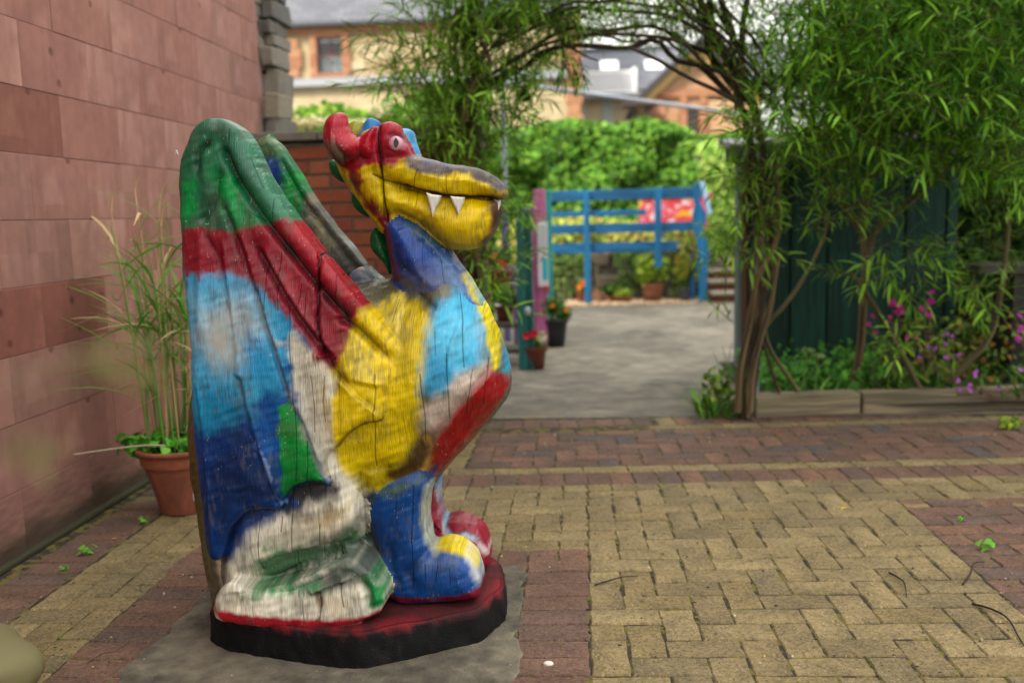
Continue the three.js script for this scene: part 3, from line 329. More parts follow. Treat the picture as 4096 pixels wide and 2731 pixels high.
  for (const [bi, bj, bk] of blocks) for (let k = bk; k < bk + B && k < NZ; k++) for (let j = bj; j < bj + B && j < NY; j++) for (let i = bi; i < bi + B && i < NX; i++) {
    const o = key(i, j, k), a = grid[o] < 0;
    for (const [e, p, q] of [[1, S, SS], [S, SS, 1], [SS, 1, S]]) { const b = grid[o + e] < 0; if (a === b || grid[o + e] !== grid[o + e]) continue; const v = [vid[o], vid[o - p], vid[o - p - q], vid[o - q]]; if (v.some((t) => !(t >= 0))) continue; quads.push(a ? v : [v[0], v[3], v[2], v[1]]); }
  }
  const nV = vp.length / 3, owner = new Uint8Array(nV);
  for (let i = 0; i < nV; i++) { let best = 1e9; for (let q = 0; q < parts.length; q++) { const d = ev(parts[q], vp[i * 3], vp[i * 3 + 1], vp[i * 3 + 2]); if (d < best - 1e-5) { best = d; owner[i] = q; } } }
  const normals = () => { const n = new Float32Array(nV * 3); for (const q of quads) { const [a, b, c, d] = q.map((t) => t * 3), ux = vp[c] - vp[a], uy = vp[c + 1] - vp[a + 1], uz = vp[c + 2] - vp[a + 2], wx = vp[d] - vp[b], wy = vp[d + 1] - vp[b + 1], wz2 = vp[d + 2] - vp[b + 2], nx = uy * wz2 - uz * wy, ny = uz * wx - ux * wz2, nz = ux * wy - uy * wx; for (const t of [a, b, c, d]) { n[t] += nx; n[t + 1] += ny; n[t + 2] += nz; } } for (let i = 0; i < nV; i++) { const l = Math.hypot(n[i * 3], n[i * 3 + 1], n[i * 3 + 2]) || 1; n[i * 3] /= l; n[i * 3 + 1] /= l; n[i * 3 + 2] /= l; } return n; };
  const worley = (x, y, z) => { const i = fl(x), j = fl(y), k = fl(z); let f = 9; for (let a = -1; a < 2; a++) for (let b = -1; b < 2; b++) for (let c = -1; c < 2; c++) { const p = i + a, q = j + b, r = k + c, dx = p + hash(p, q, r) - x, dy = q + hash(q, r, p + 17) - y, dz = r + hash(r, p, q + 31) - z; f = Math.min(f, dx * dx + dy * dy + dz * dz); } return Math.sqrt(f); };
  { const n = normals(); // chisel scallops and carved folds
    for (let i = 0; i < nV; i++) { const x = vp[i * 3], y = vp[i * 3 + 1], z = vp[i * 3 + 2], name = parts[owner[i]].name, warp = .02 * n3(x * 12, y * 12, z * 12), am = name === 'crest_scale' ? .005 : name === 'wing' ? .0055 : .0062;
      const d = am * (worley((x + warp) * 26, (y - warp) * 17, z * 26) - .55) + .005 * (n3(x * 9, y * 6, z * 9) - .5) + (Math.abs(n[i * 3 + 2]) > .12 ? Math.min(1, Math.abs(n[i * 3 + 2]) * 1.6) * (z > -.02 ? reliefAt(name, x, y) : name === 'wing' ? .6 * reliefAt(name, x, y) : 0) : 0);
      for (let c = 0; c < 3; c++) vp[i * 3 + c] += n[i * 3 + c] * d; } }
  const nrm = normals();

  // ----- paint: strokes in side view, laid over each other -----
  const K = 2048, PW = 1.04, PH = 1.45, kw = 1280, kh = 1792;
  const layer = (def) => def.map(([m, hex, p, o = {}]) => { const c = col(hex); return { m: m.split(' '), c: [c.r, c.g, c.b], p, line: o.w, soft: (o.s ?? .014) * 1.05, a: o.a ?? 1, n: o.n ?? .012, nf: o.nf ?? 40, st: o.st ?? 0, b: bounds(p, (o.w ?? 0) + (o.s ?? .014) + (o.n ?? .012) + .004) }; });
  const grooveShade = (r) => { const q = { m: r.m, p: r.p, line: r.w * .35, soft: r.w * .9, a: .42, n: .003, st: 0, c: [.012, .011, .012] }; q.b = bounds(r.p, r.w * 1.6 + .008); return q; };  // dark airbrush line that paints shade into a carved groove
  const near = layer([
    // wing
    ['wing', '#133b7c', [[-.6, 0], [.6, 0], [.6, 1.5], [-.6, 1.5]]],
    ['wing', '#8a1c2a', [[-0.518,1.168],[0.195,1.209],[0.217,0.686],[-0.003,0.751],[-0.061,0.85],[-0.129,0.922],[-0.188,0.976],[-0.531,1.01]], { s: .004 }], ['wing', '#2b6b4b', [[-0.489,1.526],[0.122,1.503],[-0.029,1.104],[-0.522,1.124]], { s: .004 }], ['wing', '#cfae16', [[-0.012,0.709],[0.062,0.851],[0.127,0.915],[0.339,0.925],[0.324,0.479],[-0.015,0.481]], { s: .004 }],
    ['wing', '#0f2959', [[-0.347,0.62],[-0.248,0.629],[-0.199,0.588],[-0.163,0.505],[-0.138,0.412],[-0.21,0.407],[-0.266,0.36],[-0.308,0.275],[-0.333,0.285],[-0.345,0.418]], { s: .03, a: .75 }], ['wing', '#1b5698', [[-0.191,0.72],[-0.111,0.699],[-0.117,0.582],[-0.161,0.536],[-0.197,0.619]], { s: .03, a: .7 }],
    ['wing', '#2f86b4', [[-0.391,0.822],[-0.098,0.818],[-0.103,0.729],[-0.196,0.685],[-0.244,0.64],[-0.315,0.612],[-0.36,0.624],[-0.379,0.676]], { s: .03, n: .02 }],
    ['wing', '#3f98c2', [[-0.376,1.021],[-0.198,1.011],[-0.113,0.939],[-0.062,0.861],[-0.098,0.818],[-0.127,0.707],[-0.217,0.702],[-0.376,0.71]], { s: .03, n: .02 }], ['wing', '#2f8fb5', [[-0.355,0.722],[-0.329,0.722],[-0.323,0.661],[-0.351,0.636]], { s: .02, a: .8 }],
    ['wing', '#86b4c9', [[-0.363,0.966],[-0.266,0.986],[-0.157,0.94],[-0.151,0.863],[-0.213,0.775],[-0.338,0.765],[-0.354,0.866]], { s: .045, a: .55 }], ['wing', '#c3c8c6', [[-0.206,0.977],[-0.19,0.946],[-0.176,0.892],[-0.166,0.834],[-0.198,0.826],[-0.24,0.871],[-0.313,0.872],[-0.315,0.917],[-0.255,0.925]], { s: .04, a: .5, st: 1 }],
    ['wing', '#3a95c9', [[-0.196,0.857],[-0.152,0.839],[-0.141,0.789],[-0.139,0.75],[-0.221,0.751],[-0.208,0.808]], { s: .02, a: .8 }],
    ['wing', '#0b8238', [[-0.133,0.669],[-0.099,0.679],[-0.074,0.628],[-0.052,0.561],[-0.03,0.494],[-0.019,0.466],[-0.057,0.474],[-0.104,0.456],[-0.128,0.432],[-0.129,0.521],[-0.132,0.598]], { s: .006, n: .006 }], ['wing', '#0a6f33', [[-0.132,0.515],[-0.05,0.505],[-0.026,0.471],[-0.062,0.474],[-0.104,0.456],[-0.126,0.443]], { s: .02, a: .6 }],
    ['wing', '#2f3a36', [[-0.346,1.352],[-0.296,1.376],[-0.313,1.257],[-0.34,1.137],[-0.359,1.181]], { s: .03, a: .4, n: .03, st: 1 }], ['wing', '#0c1c3c', [[-0.234,0.599],[-0.192,0.536],[-0.156,0.443],[-0.199,0.422],[-0.247,0.412],[-0.296,0.381],[-0.309,0.496]], { s: .04, a: .55, n: .03, st: 1 }], ['wing', '#5fb2d2', [[-0.241,0.741],[-0.201,0.721],[-0.184,0.659],[-0.211,0.65],[-0.234,0.69]], { s: .02, a: .5, n: .02 }], ['wing', '#1c6f8e', [[-0.341,0.702],[-0.245,0.675],[-0.206,0.639],[-0.258,0.63],[-0.34,0.635]], { s: .03, a: .6, n: .02, st: 1 }],
    // white flank between the two membranes
    ['wing', '#e2dbc5', [[-0.116,0.829],[-0.079,0.855],[-0.036,0.81],[0.002,0.76],[0.008,0.758],[0.029,0.726],[0.015,0.664],[0.01,0.614],[0.012,0.564],[0.001,0.527],[-0.015,0.486],[-0.039,0.55],[-0.067,0.614],[-0.078,0.665],[-0.087,0.755],[-0.092,0.818]], { s: .016, n: .014 }], ['wing', '#6d6a63', [[-0.087,0.665],[-0.06,0.592],[-0.027,0.523],[-0.008,0.486],[-0.024,0.573],[-0.047,0.651]], { s: .02, a: .6 }], ['wing', '#a3a19a', [[-0.075,0.799],[-0.054,0.781],[-0.052,0.727],[-0.065,0.664]], { w: .008, s: .02, a: .5 }],
    ['wing', '#b99a52', [[-0.016,0.727],[-0.009,0.682],[-0.004,0.618]], { w: .006, s: .012, a: .5, st: 1 }],
    ['wing', '#aeb7ba', [[-0.188,0.981],[-0.173,0.937],[-0.154,0.879],[-0.135,0.825],[-0.118,0.75],[-0.103,0.702],[-0.087,0.666],[-0.069,0.628],[-0.047,0.561],[-0.024,0.489],[-0.001,0.459]], { w: .004, s: .007, a: .85, n: .004 }], ['wing', '#5d7fb0', [[-0.227,1.004],[-0.21,0.915],[-0.189,0.826],[-0.227,0.721],[-0.211,0.639],[-0.186,0.547],[-0.156,0.453],[-0.135,0.406]], { w: .0025, s: .007, a: .55 }], ['wing', '#7f97c2', [[-0.18,0.557],[-0.155,0.464],[-0.138,0.412]], { w: .0018, s: .004, a: .7 }],
    ['wing', '#86202d', [[-0.386,1.12],[-0.34,1.128],[-0.286,1.125],[-0.233,1.125],[-0.179,1.131],[-0.12,1.136],[-0.089,1.144],[-0.058,1.139],[-0.004,1.073],[0.079,0.98],[0.11,0.916],[0.086,0.89],[0.072,0.868],[0.057,0.833],[0.046,0.798],[0.029,0.762],[0.001,0.798],[0.016,0.778],[-0.024,0.792],[-0.061,0.855],[-0.103,0.904],[-0.136,0.945],[-0.162,0.972],[-0.196,0.994],[-0.24,1.011],[-0.285,1.012],[-0.331,1.009],[-0.385,1.018]], { s: .010, n: .012, st: 1 }],
    ['wing', '#a3262f', [[-0.059,1.13],[-0.005,1.064],[0.079,0.975],[0.087,0.916],[0.053,0.939],[0.008,0.972],[-0.05,1.052],[-0.091,1.114]], { s: .014, a: .55 }], ['wing', '#6b1524', [[-0.164,1.072],[-0.132,1.01],[-0.091,0.948],[-0.05,0.886],[0,0.823]], { w: .010, s: .016, a: .6 }], ['wing', '#c05a66', [[-0.124,1.001],[-0.082,0.957],[-0.058,0.912],[-0.033,0.868]], { w: .02, s: .03, a: .3 }],
    ['wing', '#8e1c2c', [[-0.316,1.023],[-0.316,0.992]], { w: .003, s: .004, n: .002 }], ['wing', '#8e1c2c', [[-0.355,1.024],[-0.354,1.006]], { w: .004, s: .004, n: .002 }],
    ['wing', '#2b6b4b', [[-0.373,1.412],[-0.222,1.416],[-0.165,1.346],[-0.111,1.217],[-0.079,1.157],[-0.107,1.136],[-0.143,1.13],[-0.179,1.128],[-0.233,1.123],[-0.286,1.124],[-0.326,1.133],[-0.368,1.114],[-0.39,1.13]], { s: .009, n: .016 }],
    ['wing', '#3f6f5c', [[-0.259,1.396],[-0.203,1.377],[-0.167,1.321],[-0.135,1.252],[-0.088,1.161],[-0.12,1.14],[-0.173,1.219],[-0.221,1.306]], { s: .025, a: .75 }], ['wing', '#10a148', [[-0.346,1.233],[-0.314,1.236],[-0.324,1.163],[-0.344,1.137],[-0.356,1.159]], { s: .02, a: .85, st: 1 }], ['wing', '#0f9a45', [[-0.272,1.273],[-0.216,1.246],[-0.192,1.194],[-0.178,1.138],[-0.214,1.134],[-0.234,1.178],[-0.267,1.213]], { s: .025, a: .7, st: 1 }], ['wing', '#11a04a', [[-0.189,1.245],[-0.157,1.193],[-0.12,1.14],[-0.134,1.132],[-0.175,1.185]], { s: .014, a: .6 }],
    ['wing', '#33423a', [[-0.3,1.38],[-0.233,1.386],[-0.199,1.369],[-0.235,1.353],[-0.279,1.358],[-0.325,1.334]], { s: .02, a: .55 }], ['wing', '#39463c', [[-0.302,1.162],[-0.266,1.157],[-0.233,1.126],[-0.282,1.123]], { s: .02, a: .6 }], ['wing', '#8a9b93', [[-0.263,1.393],[-0.256,1.37]], { w: .004, s: .012, a: .5 }], ['wing', '#274a38', [[-0.305,1.249],[-0.27,1.23],[-0.264,1.196],[-0.303,1.145]], { s: .02, a: .6 }],
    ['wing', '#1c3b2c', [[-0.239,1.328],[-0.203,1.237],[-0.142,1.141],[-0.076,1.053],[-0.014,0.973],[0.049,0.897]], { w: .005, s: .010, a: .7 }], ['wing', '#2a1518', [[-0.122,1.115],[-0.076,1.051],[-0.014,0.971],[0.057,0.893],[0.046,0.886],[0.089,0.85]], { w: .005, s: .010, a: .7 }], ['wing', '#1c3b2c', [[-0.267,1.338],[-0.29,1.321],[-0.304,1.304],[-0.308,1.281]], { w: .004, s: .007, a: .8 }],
    ['wing', '#e2c318', [[0.089,0.912],[0.11,0.925],[0.143,0.876],[0.22,0.813],[0.288,0.723],[0.217,0.733],[0.181,0.724],[0.154,0.707],[0.143,0.68],[0.141,0.631],[0.114,0.624],[0.082,0.613],[0.054,0.595],[0.026,0.568],[0.014,0.559],[0.01,0.618],[0.011,0.686],[0.036,0.726],[0.01,0.758],[0.051,0.802],[0.061,0.833],[0.072,0.873]], { s: .012, n: .010 }], ['wing', '#e8d27a', [[0.057,0.833],[0.084,0.841],[0.113,0.788],[0.123,0.725],[0.078,0.726],[0.049,0.757]], { s: .03, a: .6 }], ['wing', '#77651a', [[0.152,0.867],[0.186,0.849],[0.218,0.751],[0.181,0.733],[0.157,0.796]], { s: .02, a: .35, st: 1 }], ['wing', '#6e5a12', [[0.021,0.744],[0.063,0.695],[0.107,0.662],[0.137,0.633]], { w: .007, s: .012, a: .55 }], ['wing', '#6b2430', [[0.01,0.798],[0.031,0.758],[0.047,0.735],[0.036,0.78]], { s: .012, a: .7 }],
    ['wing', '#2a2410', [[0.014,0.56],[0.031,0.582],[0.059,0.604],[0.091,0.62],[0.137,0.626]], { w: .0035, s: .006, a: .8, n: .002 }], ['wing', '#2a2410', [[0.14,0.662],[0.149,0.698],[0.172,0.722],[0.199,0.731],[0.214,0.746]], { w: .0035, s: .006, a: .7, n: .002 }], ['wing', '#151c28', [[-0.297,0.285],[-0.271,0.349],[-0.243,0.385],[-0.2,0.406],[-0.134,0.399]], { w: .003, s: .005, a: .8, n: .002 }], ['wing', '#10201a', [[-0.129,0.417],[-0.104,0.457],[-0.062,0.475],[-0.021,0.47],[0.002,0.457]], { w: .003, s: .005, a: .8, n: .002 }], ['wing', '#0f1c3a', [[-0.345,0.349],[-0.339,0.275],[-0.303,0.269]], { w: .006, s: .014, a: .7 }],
    // torso
    ['torso', '#66624f', [[-.6, 0], [.6, 0], [.6, 1.5], [-.6, 1.5]]], ['torso', '#544a14', [[-0.55,0.782],[-0.401,0.717],[-0.396,0.396],[-0.423,-0.002],[-0.548,0.106],[-0.569,0.527]], { s: .02, n: .02 }], ['torso', '#2a2616', [[-0.497,0.355],[-0.488,0.146],[-0.458,0.025],[-0.429,0.007],[-0.448,0.176],[-0.471,0.355]], { s: .02, a: .8 }],
    ['torso', '#e6dfc8', [[-0.173,0.859],[-0.072,0.835],[0.003,0.756],[0.015,0.654],[0.016,0.574],[0.047,0.493],[0.078,0.435],[0.08,0.354],[0.058,0.26],[-0.094,0.236],[-0.337,0.114],[-0.353,0.235],[-0.248,0.39]], { s: .015 }],
    ['torso', '#55543f', [[0.032,0.992],[0.181,0.998],[0.224,0.944],[0.271,0.898],[0.257,0.876],[0.222,0.894],[0.178,0.922],[0.127,0.905],[0.096,0.91]], { s: .02, n: .02 }], ['torso', '#2f6b45', [[0.086,0.987],[0.126,0.981],[0.121,0.968],[0.089,0.971]], { s: .012, a: .6 }],
    ['torso', '#e4c61a', [[0.077,0.906],[0.123,0.919],[0.178,0.922],[0.231,0.894],[0.259,0.867],[0.254,0.804],[0.243,0.731],[0.227,0.686],[0.229,0.621],[0.218,0.566],[0.184,0.515],[0.15,0.477],[0.101,0.416],[0.068,0.421],[0.052,0.469],[0.016,0.497],[-0.01,0.544],[-0.008,0.675],[0.035,0.789]], { s: .018, n: .016 }], ['torso', '#5a5128', [[0.119,0.923],[0.178,0.931],[0.222,0.894],[0.21,0.823],[0.202,0.741],[0.17,0.732],[0.155,0.805],[0.117,0.878]], { s: .04, a: .55, st: 1 }], ['torso', '#efd76b', [[0.142,0.932],[0.17,0.94],[0.177,0.909],[0.165,0.841],[0.15,0.909]], { s: .012, a: .75, n: .02 }], ['torso', '#eccf2a', [[0.132,0.696],[0.196,0.704],[0.212,0.649],[0.2,0.584],[0.154,0.576],[0.133,0.622]], { s: .03, a: .6 }],
    ['torso', '#6b6414', [[0.053,0.483],[0.104,0.492],[0.16,0.491],[0.158,0.449],[0.096,0.416],[0.06,0.435]], { s: .02, a: .6 }],
    ['torso', '#4aa9d0', [[0.266,0.903],[0.303,0.943],[0.354,0.951],[0.397,0.878],[0.413,0.796],[0.393,0.75],[0.333,0.723],[0.294,0.682],[0.234,0.687],[0.237,0.761],[0.252,0.839]], { s: .025, n: .016 }], ['torso', '#7cc7e0', [[0.307,0.902],[0.351,0.861],[0.349,0.797],[0.311,0.77],[0.276,0.816]], { s: .04, a: .5 }], ['torso', '#2b78a8', [[0.257,0.798],[0.288,0.761],[0.305,0.714],[0.253,0.696]], { s: .03, a: .5 }],
    ['torso', '#8fa9b3', [[0.362,0.924],[0.387,0.86],[0.393,0.759],[0.37,0.76],[0.36,0.851]], { s: .02, a: .7 }], ['torso', '#c6b6a8', [[0.319,0.733],[0.384,0.755],[0.402,0.736],[0.345,0.677],[0.297,0.621],[0.258,0.584],[0.224,0.589],[0.233,0.655],[0.29,0.687]], { s: .02, n: .016 }], ['torso', '#a0505a', [[0.393,0.736],[0.345,0.672],[0.297,0.612],[0.249,0.575]], { w: .008, s: .02, a: .55 }], ['torso', '#3b6d96', [[0.297,1.024],[0.329,1.024],[0.355,0.983],[0.362,0.933],[0.304,0.952]], { s: .02, a: .8 }],
    ['torso', '#4b9fc4', [[0.344,1.018],[0.37,0.952],[0.406,0.891],[0.437,0.829],[0.454,0.752],[0.457,0.676],[0.419,0.676],[0.416,0.762],[0.4,0.839],[0.36,0.92]], { s: .012 }], ['torso', '#4f8f7c', [[0.415,0.715],[0.46,0.714],[0.456,0.652],[0.412,0.618]], { s: .02, a: .8 }],
    ['torso', '#ead716', [[0.327,0.984],[0.347,0.97],[0.373,0.918],[0.402,0.871],[0.419,0.824],[0.425,0.778],[0.421,0.731],[0.407,0.721],[0.399,0.759],[0.389,0.816],[0.372,0.872],[0.346,0.933]], { s: .007, n: .006 }],
    ['torso', '#94171d', [[0.409,0.732],[0.429,0.706],[0.447,0.677],[0.423,0.64],[0.374,0.579],[0.335,0.531],[0.297,0.498],[0.257,0.455],[0.227,0.421],[0.203,0.421],[0.225,0.474],[0.234,0.527],[0.261,0.565],[0.3,0.608],[0.34,0.664],[0.378,0.711]], { s: .012, n: .010 }], ['torso', '#7a1418', [[0.446,0.66],[0.37,0.575],[0.291,0.493],[0.231,0.429],[0.25,0.414],[0.35,0.536]], { s: .02, a: .6 }], ['torso', '#2f5a48', [[0.443,0.662],[0.408,0.608],[0.367,0.559],[0.377,0.554],[0.422,0.608],[0.45,0.647]], { s: .008, a: .8 }],
    ['torso', '#4f3818', [[0.175,0.505],[0.196,0.552],[0.225,0.589],[0.244,0.556],[0.24,0.504],[0.215,0.453],[0.154,0.439],[0.127,0.463]], { s: .02, n: .018 }], ['torso', '#b68b45', [[0.233,0.561],[0.244,0.537],[0.231,0.505],[0.215,0.462]], { w: .006, s: .010, a: .8, n: .012 }], ['torso', '#6b6155', [[0.209,0.654],[0.235,0.617],[0.224,0.58],[0.196,0.571]], { s: .03, a: .6 }],
    ['torso', '#184380', [[0.073,0.418],[0.144,0.423],[0.239,0.46],[0.236,0.364],[0.073,0.365]], { s: .012 }],
    ['torso', '#34383a', [[0.023,0.413],[0.082,0.418],[0.079,0.249],[0.089,0.095],[-0.129,0.083],[0.015,0.249]], { s: .02 }],
    // haunch and foot
    ['haunch hind_foot', '#e9e3d0', [[-.6, 0], [.6, 0], [.6, 1.5], [-.6, 1.5]]], ['haunch hind_foot', '#b59a62', [[-0.348,0.09],[-0.27,0.221],[-0.14,0.349],[0.041,0.433],[0.033,0.275],[-0.124,0.275],[-0.228,0.123]], { s: .03, a: .2, n: .05, st: 1 }], ['haunch hind_foot', '#6f6d66', [[-0.313,0.174],[-0.277,0.239],[-0.222,0.282],[-0.215,0.228],[-0.263,0.131]], { s: .02, a: .45, n: .03, st: 1 }], ['hind_foot', '#8d897c', [[-0.136,0.161],[-0.093,0.177],[-0.086,0.113],[-0.118,0.108]], { s: .02, a: .5, n: .03, st: 1 }], ['hind_foot', '#b89a6a', [[-0.032,0.172],[0.031,0.188],[0.038,0.119],[-0.024,0.113]], { s: .02, a: .35, n: .03, st: 1 }],
    ['haunch', '#0f7d3a', [[-0.143,0.663],[-0.083,0.621],[-0.039,0.486],[-0.061,0.465],[-0.135,0.434]], { s: .012 }],
    ['haunch torso', '#3a3b3e', [[-0.147,0.413],[-0.123,0.476],[-0.059,0.497],[0.002,0.47],[-0.005,0.433],[-0.017,0.412],[-0.064,0.413],[-0.107,0.386],[-0.139,0.381]], { s: .02, n: .014 }], ['haunch torso', '#27417c', [[-0.337,0.253],[-0.315,0.339],[-0.251,0.424],[-0.135,0.434],[-0.106,0.402],[-0.16,0.371],[-0.226,0.333],[-0.266,0.285],[-0.29,0.242]], { s: .018 }], ['haunch', '#5d5c58', [[-0.138,0.386],[-0.097,0.381],[-0.033,0.397],[0.004,0.407],[-0.003,0.381],[-0.066,0.365],[-0.119,0.36]], { s: .02, a: .6, st: 1 }], ['haunch', '#77756a', [[-0.101,0.307],[-0.037,0.328],[0.027,0.349],[0.054,0.381],[0.052,0.328],[0.024,0.296],[-0.039,0.291]], { s: .02, a: .6, st: 1 }], ['haunch', '#8a8779', [[-0.265,0.296],[-0.205,0.328],[-0.099,0.333],[-0.038,0.312],[-0.102,0.291],[-0.213,0.275]], { s: .03, a: .5 }], ['haunch', '#b8964e', [[-0.077,0.36],[0.003,0.386],[0.029,0.391],[-0.026,0.339]], { s: .02, a: .5, st: 1 }], ['haunch', '#3f3f3c', [[-0.07,0.301],[-0.001,0.317],[0.047,0.349],[0.061,0.412],[0.036,0.328],[0.013,0.285]], { s: .018, a: .6 }],
    ['haunch torso hind_foot', '#1c7040', [[-0.226,0.262],[-0.183,0.289],[-0.11,0.284],[-0.036,0.297],[0.032,0.305],[0.042,0.286],[-0.007,0.249],[-0.104,0.201],[-0.168,0.176],[-0.249,0.164],[-0.235,0.208]], { s: .026, n: .03, a: .85 }], ['haunch hind_foot', '#143a25', [[-0.213,0.225],[-0.124,0.219],[-0.038,0.252],[-0.071,0.225],[-0.167,0.192]], { s: .02, a: .5 }], ['haunch hind_foot', '#15150f', [[-0.354,0.251],[-0.305,0.267],[-0.305,0.197],[-0.319,0.143],[-0.35,0.159]], { s: .02, a: .8 }],
    ['haunch hind_foot', '#9fb0a4', [[-0.091,0.224],[-0.028,0.248],[0.046,0.285],[0.061,0.277],[-0.007,0.246],[-0.081,0.214]], { s: .014, a: .7 }], ['haunch hind_foot torso', '#4d5a50', [[-0.04,0.214],[0.019,0.262],[0.076,0.277],[0.115,0.241],[0.133,0.188],[0.073,0.209],[0.043,0.22],[0.001,0.204]], { s: .02, n: .016 }], ['haunch hind_foot torso', '#565f57', [[-0.133,0.198],[-0.06,0.219],[0.014,0.251],[0.076,0.272],[0.115,0.241],[0.083,0.209],[0.022,0.209],[-0.031,0.182],[-0.093,0.177]], { s: .022, a: .7 }], ['hind_foot', '#2f8f58', [[-0.217,0.19],[-0.144,0.195],[-0.06,0.209],[-0.03,0.193],[-0.093,0.177],[-0.177,0.171]], { s: .02, a: .7 }], ['hind_foot', '#187a3f', [[0.071,0.214],[0.094,0.225],[0.131,0.194],[0.132,0.146],[0.08,0.141]], { s: .014, n: .01 }], ['hind_foot', '#111a16', [[0.007,0.225],[0.016,0.188],[0.041,0.172]], { w: .004, s: .016, a: .5 }],
    ['hind_foot', '#a02330', [[-0.32,0.136],[-0.211,0.122],[-0.097,0.114],[-0.035,0.111],[0.038,0.116],[0.077,0.124],[0.126,0.141],[0.13,0.104],[-0.067,0.081],[-0.302,0.09]], { s: .008, n: .006 }], ['hind_foot', '#5a3a20', [[-0.044,0.182],[-0.042,0.151],[-0.048,0.113]], { w: .004, s: .006, a: .8, n: .008 }],
    ['haunch torso', '#101216', [[-0.31,0.251],[-0.302,0.284],[-0.279,0.336],[-0.249,0.373],[-0.208,0.393],[-0.141,0.386]], { w: .004, s: .014, a: .85, n: .004 }], ['haunch torso', '#101216', [[-0.139,0.39],[-0.109,0.445],[-0.068,0.463],[-0.027,0.458],[-0.001,0.444]], { w: .004, s: .014, a: .85, n: .004 }], ['haunch hind_foot torso', '#16301f', [[-0.221,0.176],[-0.167,0.195],[-0.092,0.22],[-0.022,0.254],[0.031,0.284]], { w: .003, s: .016, a: .5, n: .008 }], ['haunch', '#3a3a38', [[-0.286,0.221],[-0.267,0.258],[-0.229,0.28],[-0.243,0.232],[-0.272,0.188]], { s: .02, a: .45 }],  // black airbrush below the wing scallops, doubling as painted undercut shade
    // front leg
    ['front_leg', '#184380', [[-.6, 0], [.6, 0], [.6, 1.5], [-.6, 1.5]]], ['front_leg', '#2c4d8a', [[0.186,0.239],[0.282,0.26],[0.354,0.206],[0.363,0.162],[0.225,0.167]], { s: .02, a: .7 }], ['front_leg', '#6f7f96', [[0.195,0.217],[0.228,0.233],[0.301,0.222],[0.28,0.2]], { s: .02, a: .4, st: 1 }], ['front_leg', '#16336b', [[0.095,0.358],[0.153,0.347],[0.173,0.195],[0.117,0.134],[0.101,0.249]], { s: .03, a: .6 }], ['front_leg', '#5a6f2a', [[0.057,0.455],[0.13,0.434],[0.209,0.444],[0.14,0.412],[0.076,0.412]], { s: .02, a: .7 }],
    ['front_leg', '#3a3e40', [[0.045,0.434],[0.076,0.412],[0.076,0.358],[0.081,0.277],[0.101,0.249],[0.067,0.216],[0.043,0.271]], { s: .02, n: .014 }], ['front_leg', '#b9bda4', [[0.226,0.424],[0.214,0.381],[0.21,0.337],[0.213,0.294],[0.229,0.25],[0.24,0.247]], { w: .006, s: .010, n: .006 }], ['front_leg', '#e0c81c', [[0.237,0.25],[0.248,0.26],[0.278,0.265],[0.32,0.252],[0.346,0.228],[0.361,0.192],[0.347,0.192],[0.33,0.222],[0.298,0.241],[0.266,0.247]], { s: .007, n: .005 }], ['front_leg', '#c9ccc6', [[0.321,0.234],[0.346,0.201],[0.361,0.154],[0.366,0.132],[0.353,0.165],[0.335,0.198]], { s: .01, a: .8 }], ['front_leg', '#7a1c2c', [[0.122,0.126],[0.224,0.122],[0.304,0.13],[0.368,0.145],[0.367,0.113],[0.116,0.106]], { s: .006, n: .004 }],
    // neck
    ['neck', '#22448c', [[-.6, 0], [.6, 0], [.6, 1.5], [-.6, 1.5]]], ['neck', '#6a2024', [[0.098,1.125],[0.125,1.118],[0.134,1.078],[0.145,1.027],[0.153,0.976],[0.132,0.963],[0.11,1.078]], { s: .012, n: .012 }], ['neck', '#41557a', [[0.142,1.134],[0.192,1.123],[0.241,1.082],[0.29,1.031],[0.273,1.028],[0.208,1.093]], { s: .03, a: .7 }], ['neck', '#3a5a4a', [[0.142,1.138],[0.192,1.133],[0.242,1.089],[0.291,1.047],[0.257,1.058],[0.192,1.11]], { s: .015, a: .6 }], ['neck', '#7f9fc0', [[0.286,1.029],[0.318,0.971],[0.351,0.916],[0.316,0.916],[0.284,0.972],[0.261,1.016]], { s: .03, a: .65 }], ['neck', '#17306f', [[0.161,1.107],[0.193,1.06],[0.211,1.009],[0.177,1.016],[0.152,1.061]], { s: .03, a: .7 }],
    ['neck', '#5c574c', [[0.186,0.976],[0.239,1.008],[0.288,0.974],[0.269,0.92],[0.202,0.935]], { s: .04, a: .6, st: 1 }], ['neck', '#8a7a2a', [[0.162,0.976],[0.202,0.948],[0.228,0.921],[0.184,0.928]], { s: .02, a: .5 }], ['neck head', '#15140f', [[0.095,1.166],[0.125,1.147],[0.149,1.142],[0.182,1.133],[0.209,1.117],[0.235,1.096],[0.265,1.073],[0.291,1.055]], { w: .003, s: .012, a: .75, n: .004 }], ['neck', '#d8c61c', [[0.326,0.979],[0.348,0.961],[0.376,0.896],[0.356,0.897]], { s: .008 }], ['neck', '#4b9fc4', [[0.334,0.993],[0.353,0.958],[0.386,0.885],[0.372,0.886],[0.343,0.955]], { s: .008, a: .8 }],  // near-black stroke along the jaw paints crease shade on neck and head
    // head
